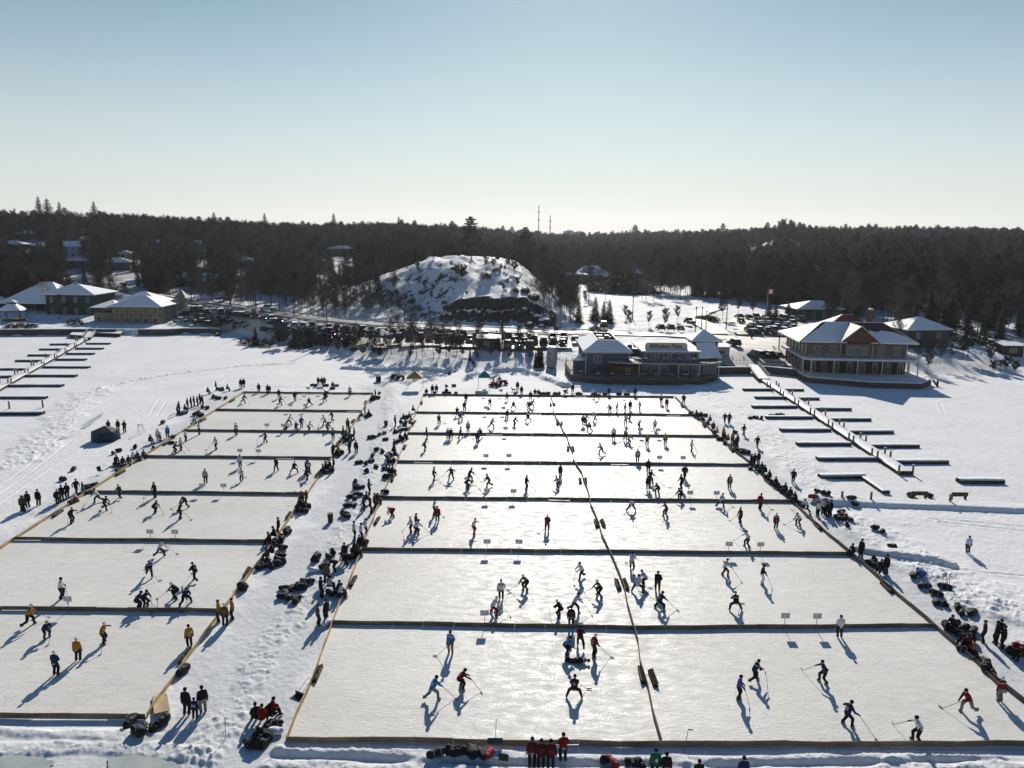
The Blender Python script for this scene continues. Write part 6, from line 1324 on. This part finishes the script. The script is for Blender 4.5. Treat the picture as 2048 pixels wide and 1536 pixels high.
# ------------------------------------------------------------ trees
BARK = mat('bark', (0.055,0.045,0.038), .9, .1, noise=.3, nscale=2); BIRCH = mat('birch_bark', (.30,.29,.27), .8, .1, noise=.5, nscale=3); TWIG = mat('twigs', (0.072,0.064,0.058), .9, .1); NEED = mat('spruce_needles', (0.032,0.045,0.030), .8, .15, noise=.4, nscale=.8); PNEED = mat('pine_needles', (0.042,0.050,0.030), .8, .15, noise=.4, nscale=.8); RUST = mat('rusty_leaves', (0.13,0.045,0.02), .9, .1)
for m_ in (TWIG, NEED, PNEED):      # every tree a little lighter or darker
    t = m_.node_tree; b = t.nodes['Principled BSDF']; oi = t.nodes.new('ShaderNodeObjectInfo'); mr = t.nodes.new('ShaderNodeMapRange'); t.links.new(oi.outputs['Random'], mr.inputs[0]); mr.inputs[3].default_value = .45; mr.inputs[4].default_value = 1.75
    vm = t.nodes.new('ShaderNodeVectorMath'); vm.operation = 'SCALE'; t.links.new(mr.outputs[0], vm.inputs['Scale'])
    if b.inputs['Base Color'].links: t.links.new(b.inputs['Base Color'].links[0].from_socket, vm.inputs[0])
    else: vm.inputs[0].default_value = b.inputs['Base Color'].default_value[:3]
    t.links.new(vm.outputs[0], b.inputs['Base Color'])
def bare(seed, h=11.0, dens=1.0, spread=.42, leaf=False, multi=False):
    r = random.Random(seed); T = MB(); C = MB(); V = Vector
    def twig(p, d, n):
        for _ in range(n):
            q = (d+V((r.uniform(-1,1), r.uniform(-1,1), r.uniform(-.3,.9)))*.9).normalized(); L = r.uniform(.5,1.3)*h/11; s = q.cross(V((0,0,1))); s = (s.normalized() if s.length > .01 else V((1,0,0)))*r.uniform(.010,.020); s2 = q.cross(s).normalized()*.015
            C.add([p-s, p+s, p+q*L], [(0,1,2)]); k = p+q*L*.45; q2 = (q+V((r.uniform(-1,1), r.uniform(-1,1), r.uniform(-.5,1)))*.8).normalized(); C.add([k-s2, k+s2, k+q2*L*.6], [(0,1,2)])
    def branch(p, d, L, rad, lev):
        n = 3 if lev < 2 else 2
        for i in range(n):
            d = (d+V((r.uniform(-1,1), r.uniform(-1,1), r.uniform(-.2,.6)))*.18).normalized(); q = p+d*L/n; r1 = rad*(1-(i+1)/n*.55)
            (T if lev < 1 else C).tube(p, q, rad*(1-i/n*.55), r1, 4 if lev else 6, cap=False)
            if lev >= 1: twig(q, d, int((3 if lev == 1 else 5)*dens))
            if lev < 3:
                for _ in range({0: 0, 1: 2, 2: 2}.get(lev, 0)): a = r.uniform(0, 6.28); branch(q, (d*.8+V((math.cos(a), math.sin(a), .35))*.7).normalized(), L*r.uniform(.4,.6), r1*.55, lev+1)
            p = q
        return p
    for s in range(3 if multi else 1):
        p = V((0,0,-.3)); d = V((r.uniform(-.08,.08), r.uniform(-.08,.08), 1)).normalized() if not multi else V((r.uniform(-.35,.35), r.uniform(-.35,.35), 1)).normalized(); rad = h*.011 if not multi else h*.008; n = 9
        for i in range(n):
            d = (d+V((r.uniform(-1,1), r.uniform(-1,1), .3))*.05).normalized(); q = p+d*h/n; rr = rad*(1-i/n*.8); T.tube(p, q, rr, rad*(1-(i+1)/n*.8), 5, cap=False)
            if i >= 2:
                for _ in range(2 if not multi else 1): a = r.uniform(0, 6.28); branch(q, V((math.cos(a)*spread*2, math.sin(a)*spread*2, .75)).normalized(), h*r.uniform(.16,.30)*(1.15-i/n*.6), rr*.5, 1)
            p = q
    if leaf:
        for _ in range(700): a = r.uniform(0,6.28); z = r.uniform(.2,.95)*h; w_ = h*.22*(1.1-z/h)*r.uniform(.2,1); c = V((w_*math.cos(a), w_*math.sin(a), z)); s = V((r.uniform(-1,1),r.uniform(-1,1),r.uniform(-1,1)))*.16; t = V((r.uniform(-1,1),r.uniform(-1,1),r.uniform(-1,1)))*.16; C.add([c, c+s, c+t], [(0,1,2)])
    return T, C
def conifer(seed, h=12.0, w_=.23, lay=30, pine=False):
    r = random.Random(seed); T = MB(); C = MB(); V = Vector; T.tube((0,0,-.3),(0,0,h*.97),h*.014,.03,6)
    z0 = h*(.35 if pine else .06)
    for i in range(lay):
        t = i/(lay-1); z = z0+(h-z0)*t*.97; R_ = h*w_*((1-t)**.8*.95+.05)*r.uniform(.75,1.15) if not pine else h*w_*(math.sin(math.pi*min(1,t*.8+.18))**.7)*r.uniform(.5,1.15); nb = max(5, int(11-5*t)); a0 = r.uniform(0,6.28)
        for k in range(nb):
            a = a0+6.283*k/nb+r.uniform(-.25,.25); L = R_*r.uniform(.7,1.15); dr = -.28 if not pine else .15; dirv = V((math.cos(a), math.sin(a), dr)); sd = V((-math.sin(a), math.cos(a), 0)); p = V((0,0,z)); C.tube(p, p+dirv*L*.9, .04, .015, 3, cap=False)
            for j in range(7 if not pine else 8):
                u = (.25+.75*j/6) if not pine else r.uniform(.35,1.05); c = p+dirv*L*u; ww = L*.34*(1.15-u)+.14 if not pine else .5; q = c+dirv*ww*.8+V((0,0,r.uniform(-.22,.05) if not pine else r.uniform(-.1,.4))); off = r.uniform(-.5,.5)*ww
                ww *= 1.25; C.add([c-sd*ww*r.uniform(.5,1)+V((0,0,r.uniform(-.25,0))), c+sd*ww*r.uniform(.5,1)+V((0,0,r.uniform(-.25,0))), q+sd*off], [(0,1,2)])
                if pine: 
                    for _ in range(3): s = V((r.uniform(-1,1),r.uniform(-1,1),r.uniform(-.4,.8)))*.45; t2 = V((r.uniform(-1,1),r.uniform(-1,1),r.uniform(-.4,.8)))*.45; C.add([c, c+s, c+t2], [(0,1,2)])
    C.add([(-.08,0,h*.93),(.08,0,h*.93),(0,0,h*1.02)], [(0,1,2)]); return T, C
def bush(seed, r_=1.4, n=900, m='n'):
    r = random.Random(seed); T = MB(); C = MB(); T.tube((0,0,-.2),(0,0,r_*.7),.1,.05,5)
    for _ in range(n):
        a = r.uniform(0,6.28); b = math.acos(r.uniform(-.1,1)); k = r_*(r.uniform(.3,1)**.5)*(1+.2*math.sin(a*3+seed)); c = Vector((k*math.sin(b)*math.cos(a), k*math.sin(b)*math.sin(a), k*math.cos(b)*.9)); s = Vector((r.uniform(-1,1),r.uniform(-1,1),r.uniform(-1,1)))*.2; t = Vector((r.uniform(-1,1),r.uniform(-1,1),r.uniform(-1,1)))*.2; C.add([c, c+s, c+t], [(0,1,2)])
    return T, C
SP = {}
def species(k, tc, mt, mc): SP[k] = (tc[0].mesh('trunk', [mt]), tc[1].mesh('crown', [mc]))
for i in range(5): species(f'bare{i}', bare(i+1, 11, .9, (.42,.3,.5,.36,.25)[i]), BARK, TWIG)
species('birch', bare(31, 12, .6, .3), BIRCH, TWIG); species('young', bare(41, 5.5, .8, .3), BARK, TWIG); species('shrub', bare(51, 3.0, .9, .5, multi=True), BARK, TWIG); species('rust', bare(61, 6, .6, .3, leaf=True), BARK, RUST)
for i in range(3): species(f'spruce{i}', conifer(i+70, 12, (.23,.18,.27)[i]), BARK, NEED)
for i in range(2): species(f'pine{i}', conifer(i+80, 14, .26, 15, True), BARK, PNEED)
species('juniper', bush(90), BARK, NEED); species('cedar', conifer(95, 8, .2, 26), BARK, PNEED)
KIND = dict(bare='bare deciduous tree', birch='pale barked birch', young='small bare park tree', shrub='bare shrub', rust='small tree with rusty leaves', spruce='dark spruce', pine='tall pine', juniper='round evergreen bush', cedar='upright cedar')
NMS = dict(bare='bare_tree', birch='birch_tree', young='young_tree', shrub='bare_shrub', rust='oak_sapling', spruce='spruce_tree', pine='pine_tree', juniper='evergreen_bush', cedar='cedar_tree')
rt = random.Random(99); ntree = 0; TL = {}
def tree(k, p, h, where, sxy=None):
    global ntree
    base = dict(bare=11, birch=12, young=5.5, shrub=3, rust=6, spruce=12, pine=14, juniper=1.4, cedar=8)[k.rstrip('0123456789')]; kk = k.rstrip('0123456789'); s = h/base; e = empty(NMS[kk], p, rt.uniform(0,6.28)); e.scale = ((sxy or 1)*s, (sxy or 1)*s, s)
    link('trunk', SP[k][0], e); link('crown', SP[k][1], e); TL.setdefault((kk, where), []).append((e, p.x/p.y)); ntree += 1
def rk(): return f'bare{rt.randrange(5)}' if rt.random() < .88 else 'birch'
def tpx(k, px, py, top, where, sxy=None):   # from the base point and the picture row of the tip
    p = G(px, py); tree(k, p, max(1.0, WD(px, top, p.y).z-p.z), where, sxy)
w_ = 'beside the snow field'
for q in [('spruce0',1157,645,598),('spruce2',1190,641,592),('spruce0',1207,645,600),('spruce2',1218,648,598)]: tpx(*q, 'in the evergreen clump left of the snow field', 1.3)
for q in [('spruce2',1536,648,598),('spruce0',1550,650,606),('spruce0',1575,640,600)]: tpx(*q, 'beside the right car park', 1.4)
for q in [('spruce0',512,690,652),('juniper',500,688,672),('juniper',527,692,676),('spruce2',590,694,660),('juniper',603,694,672)]: tpx(*q, 'on the shore below the left car park', 1.35)
for q in [('juniper',1400,640,630),('juniper',1412,641,628),('juniper',1422,643,630)]: tpx(*q, 'by the lane into the park', 1.4)
for q in [('juniper',1195,664,650),('juniper',1270,588,560),('juniper',1215,582,548),('juniper',1240,584,545),('juniper',1260,584,548)]: tpx(*q, 'in the evergreen hedge behind the restaurant', 1.5)
for q in [('young',1298,655,626),('young',1354,645,615),('young',1330,660,622),('young',1444,640,592),('young',1477,628,600),('young',1505,634,598),('young',1250,640,614),('young',1258,660,625),('young',1170,610,585)]: tpx(*q, 'on the snow field')
for q in [('pine0',1935,715,652),('pine1',1962,712,655),('pine0',1925,716,668)]: tpx(*q, 'standing before the woods right of the annex', 1.1)
for q in [('bare1',1835,735,690),('young',1855,748,700),('bare0',1900,728,680),('bare2',1880,732,688),('young',1978,735,688),('bare3',1790,700,640),('shrub',1985,745,722),('shrub',2010,742,715),('rust',2000,740,722),('shrub',2030,748,722),('young',1750,632,600),('bare1',1765,640,598)]: tpx(*q, 'on the bank right of the hotel')
for q in [('bare1',822,712,655),('birch',868,715,640),('bare3',893,714,648),('bare0',880,713,655),('birch',805,712,640),('bare2',783,708,645),('rust',845,712,676),('bare4',960,716,650),('bare3',1000,712,655),('birch',834,716,628),('cedar',940,722,695),('rust',950,712,698),('bare1',1040,705,660),('young',1020,725,700),('bare2',1062,705,655),('bare0',915,706,650),('bare4',1112,690,636),('rust',735,700,686),('bare3',745,706,668),('shrub',725,712,695),('shrub',760,716,698),('shrub',1060,720,705),('shrub',1080,722,704),('bare1',855,700,650)]: tpx(*q, 'on the central shore')
for q in [('cedar',1076,733,690),('cedar',1083,734,692),('cedar',1079,736,698),('cedar',1071,736,702)]: tpx(*q, 'in the brown cedar hedge left of the inflatable can', 1.0)
for q in [('shrub',620,697,675),('shrub',640,698,672),('shrub',560,690,676),('shrub',655,700,680),('shrub',675,704,686),('young',555,690,668),('young',570,695,665),('juniper',436,668,660),('juniper',708,703,693),('shrub',690,702,682),('young',508,640,620),('young',470,665,646)]: tpx(*q, 'on the left shore slope')
for q in [('juniper',40,655,644),('juniper',62,656,645),('juniper',20,656,646),('juniper',152,650,636),('bare2',118,640,598),('young',252,600,570),('bare0',185,566,530),('bare1',220,566,525)]: tpx(*q, 'near the far left sea wall', 1.2)
for q in [('spruce1',80,440,391),('spruce2',97,440,395),('spruce1',121,440,402),('spruce0',190,442,402),('spruce2',430,470,423),('spruce0',420,470,432),('spruce1',668,462,425),('spruce1',798,470,432),('spruce1',830,470,438),('pine0',941,520,434),('pine1',1050,500,455),('spruce1',530,455,425),('pine1',1270,470,450),('pine0',1445,470,447)]:
    k, px, py, top = q; D = 500 if px < 900 else (330 if px == 941 else 420 if px < 1100 else 900); p = WD(px, py, D); z = hz(p.x, p.y); p.z = z; tree(k, p, max(6, WD(px, top, D).z-z), 'standing out on the skyline', 1.5 if 'spruce' in k else 1.7 if 'bare' in k else 1.0)
# woods on and around the knoll and behind the road, tree by tree
used = []
def scatter(n, x0, x1, y0, y1, where, kf, h0, h1, gap=2.5):
    c = 0; t = 0
    while c < n and t < n*30:
        t += 1; px = rt.uniform(x0, x1); D = rt.uniform(y0, y1); x = (px-1024)/1540*D
        rr = float(pdist(np.array([x]), np.array([D]), ROAD)[0][0])
        if rr < 7 or any((x-a)**2+(D-b)**2 < gap*gap for a, b in used) or any(abs(x-a) < w*.7 and abs(D-b-4) < 9 for a, b, w in HOUSEP): continue
        used.append((x, D)); tree(kf(), Vector((x, D, hz(x, D))), rt.uniform(h0, h1), where); c += 1
scatter(34, 480, 640, 255, 300, 'in the woods left of the knoll', rk, 9, 13)
scatter(78, 600, 800, 242, 290, 'on the left slope of the rock knoll', rk, 5, 9)
scatter(22, 780, 1060, 250, 285, 'on top of the rock knoll', lambda: rt.choice(('bare4','young','shrub')), 2.5, 5)
scatter(34, 740, 1050, 243, 272, 'scrub on the rock knoll', lambda: rt.choice(('juniper','shrub','shrub')), .7, 2.2, 1.5)
scatter(30, 1075, 1150, 236, 300, 'in the thicket right of the knoll', rk, 8, 12, 1.8)
scatter(14, 1150, 1500, 318, 335, 'along the far edge of the snow field', rk, 8, 12, 3)
scatter(34, 1780, 2048, 208, 235, 'along the wood edge right of the annex', lambda: rt.choice((rk(), rk(), 'pine0', 'pine1', 'spruce1', 'spruce0')), 8, 15, 3.5)
scatter(34, 1640, 2048, 236, 290, 'in the open woods behind the annex', lambda: rt.choice((rk(), 'pine0', 'pine1', 'spruce1')), 9, 15, 4)
scatter(16, 380, 480, 262, 290, 'above the shore road at left', rk, 8, 12)
def brush(n, x0, x1, ya, yb):
    for i in range(n):
        px = rt.uniform(x0, x1); py = rt.uniform(ya, yb)+(px-x0)*.012; k = rt.choice(('shrub','shrub','young','bare4')); tree(k, G(px, py), rt.uniform(1.2, 2.6) if k == 'shrub' else rt.uniform(2.5, 5), 'in the brush along the shore')
brush(26, 545, 730, 684, 700); brush(24, 730, 1050, 698, 716)
WN = {}
for (kk, where), L in TL.items():
    L.sort(key=lambda r: r[1])
    for i, (e, _) in enumerate(L): tag(e, KIND[kk]+(f', {ordw(i)} from left' if len(L) > 1 else '')+', '+where, 'tree' if kk not in ('shrub','juniper') else 'shrub', 'trees and shrubs '+where)
print('trees', ntree)
# ------------------------------------------------------------ forest mass on the hills (instanced)
def forest():
    pc = bpy.data.collections.new('forest_kinds'); kinds = ['bare0','bare1','bare2','bare3','spruce0','spruce1','pine0','pine1']
    for i, k in enumerate(kinds):
        bm = bmesh.new(); bm.from_mesh(SP[k][0]); n0 = len(bm.faces); bm.from_mesh(SP[k][1]); bm.faces.ensure_lookup_table()
        for f in bm.faces[n0:]: f.material_index = 1
        me = bpy.data.meshes.new(f'forest_kind'); bm.to_mesh(me); bm.free(); me.materials.append(SP[k][0].materials[0]); me.materials.append(SP[k][1].materials[0])
        o = bpy.data.objects.new(f'kind_{i}', me); pc.objects.link(o)
    rn = np.random.RandomState(4); N = 66000; u = rn.rand(N); f = rn.uniform(-260, 2300, N); D = 224*np.exp(u**1.1*math.log(1700/224.)); x = (f-1024)/1540*D; y = D
    d0 = np.interp(f, COLX, R0)+8; rd = np.interp(f, COLX, RD)
    keep = (y > d0) & (y < rd*1.25+60)
    # clearings: knoll, snow openings, roads, houses
    kn = (f > 730) & (f < 1070) & (y < 318); keep &= ~kn
    op = fbm(x/38+4, y/38, 3); keep &= ~((op > .60) & (y < 480) & (f > 60)); 
    for f0, f1, y0_, y1_ in ((1488,1545,500,640),(1558,1612,490,640),(1860,1900,300,430),(1925,1990,310,450),(140,175,330,430),(60,110,360,480),(250,300,300,400),(620,720,300,390),(1700,1730,330,420)): keep &= ~((f > f0) & (f < f1) & (y > y0_) & (y < y1_) & (rn.rand(N) < .9))
    rr, _ = pdist(x, y, ROAD); keep &= rr > 9
    for a, b, w in HOUSEP: keep &= ~((np.abs(x-a*y/b) < w*.55) & (y > b-105) & (y < b+12) & (rn.rand(N) < .92))
    keep &= ~((f > 1080) & (f < 1300) & (y < 372))
    x, y, f = x[keep], y[keep], f[keep]; z = hg(x, y); n = len(x)
    con = fbm(x/60+50, y/60, 2); pc_ = np.where(f > 1250, .46, .26)+(con-.5)*1.2; isc = rn.rand(n) < pc_
    var = np.where(isc, np.where(rn.rand(n) < np.where(f > 1200, .35, .7), rn.randint(4, 6, n), rn.randint(6, 8, n)), rn.randint(0, 4, n))
    sc = np.where(isc, .55+rn.rand(n)**2*.8, .7+rn.rand(n)**1.5*.6)*np.where((f < 620) & (y < 450), .8, 1)*np.where(y > 900, 1.15, 1)
    me = bpy.data.meshes.new('forest'); me.vertices.add(n); me.vertices.foreach_set('co', np.stack([x, y, z-.2], 1).astype(np.float32).ravel())
    for nm, ty, v in (('variant','INT',var.astype(np.int32)),('tscale','FLOAT',sc.astype(np.float32)),('turn','FLOAT',(rn.rand(n)*6.28).astype(np.float32))): me.attributes.new(nm, ty, 'POINT').data.foreach_set('value', v)
    o = link('forest', me); tag(o, 'dense dark mixed woods covering the hills', 'forest', kind='stuff')
    ng = bpy.data.node_groups.new('forest', 'GeometryNodeTree'); ng.interface.new_socket('Geometry', in_out='INPUT', socket_type='NodeSocketGeometry'); ng.interface.new_socket('Geometry', in_out='OUTPUT', socket_type='NodeSocketGeometry')
    N_ = ng.nodes.new; gi = N_('NodeGroupInput'); go = N_('NodeGroupOutput'); ci = N_('GeometryNodeCollectionInfo'); ci.inputs['Collection'].default_value = pc; ci.inputs['Separate Children'].default_value = True; ci.inputs['Reset Children'].default_value = True
    ip = N_('GeometryNodeInstanceOnPoints'); ip.inputs['Pick Instance'].default_value = True
    def na(nm, ty): a = N_('GeometryNodeInputNamedAttribute'); a.data_type = ty; a.inputs['Name'].default_value = nm; return [s for s in a.outputs if s.enabled and s.name == 'Attribute'][0]
    cx = N_('ShaderNodeCombineXYZ'); l = ng.links.new; l(gi.outputs[0], ip.inputs['Points']); l(ci.outputs[0], ip.inputs['Instance']); l(na('variant','INT'), ip.inputs['Instance Index']); l(na('turn','FLOAT'), cx.inputs[2])
    l(cx.outputs[0], ip.inputs['Rotation']); c2 = N_('ShaderNodeCombineXYZ'); s = na('tscale','FLOAT'); [l(s, c2.inputs[i]) for i in range(3)]; l(c2.outputs[0], ip.inputs['Scale']); l(ip.outputs[0], go.inputs[0])
    md = o.modifiers.new('trees', 'NODES'); md.node_group = ng; print('forest', n)
forest()
# ------------------------------------------------------------ haze over the whole place
hzm = bpy.data.materials.new('haze'); hzm.use_nodes = True; t = hzm.node_tree; t.nodes.remove(t.nodes['Principled BSDF'])
pv = t.nodes.new('ShaderNodeVolumePrincipled'); pv.inputs['Color'].default_value = (0.92, 0.95, 1.0, 1); pv.inputs['Density'].default_value = 0.00006; pv.inputs['Anisotropy'].default_value = 0.5
t.links.new(pv.outputs[0], t.nodes['Material Output'].inputs['Volume'])
tag(MB().box(-4200, 4200, -60, 4200, -4, 130).build('haze', hzm), 'thin winter haze', kind='stuff')
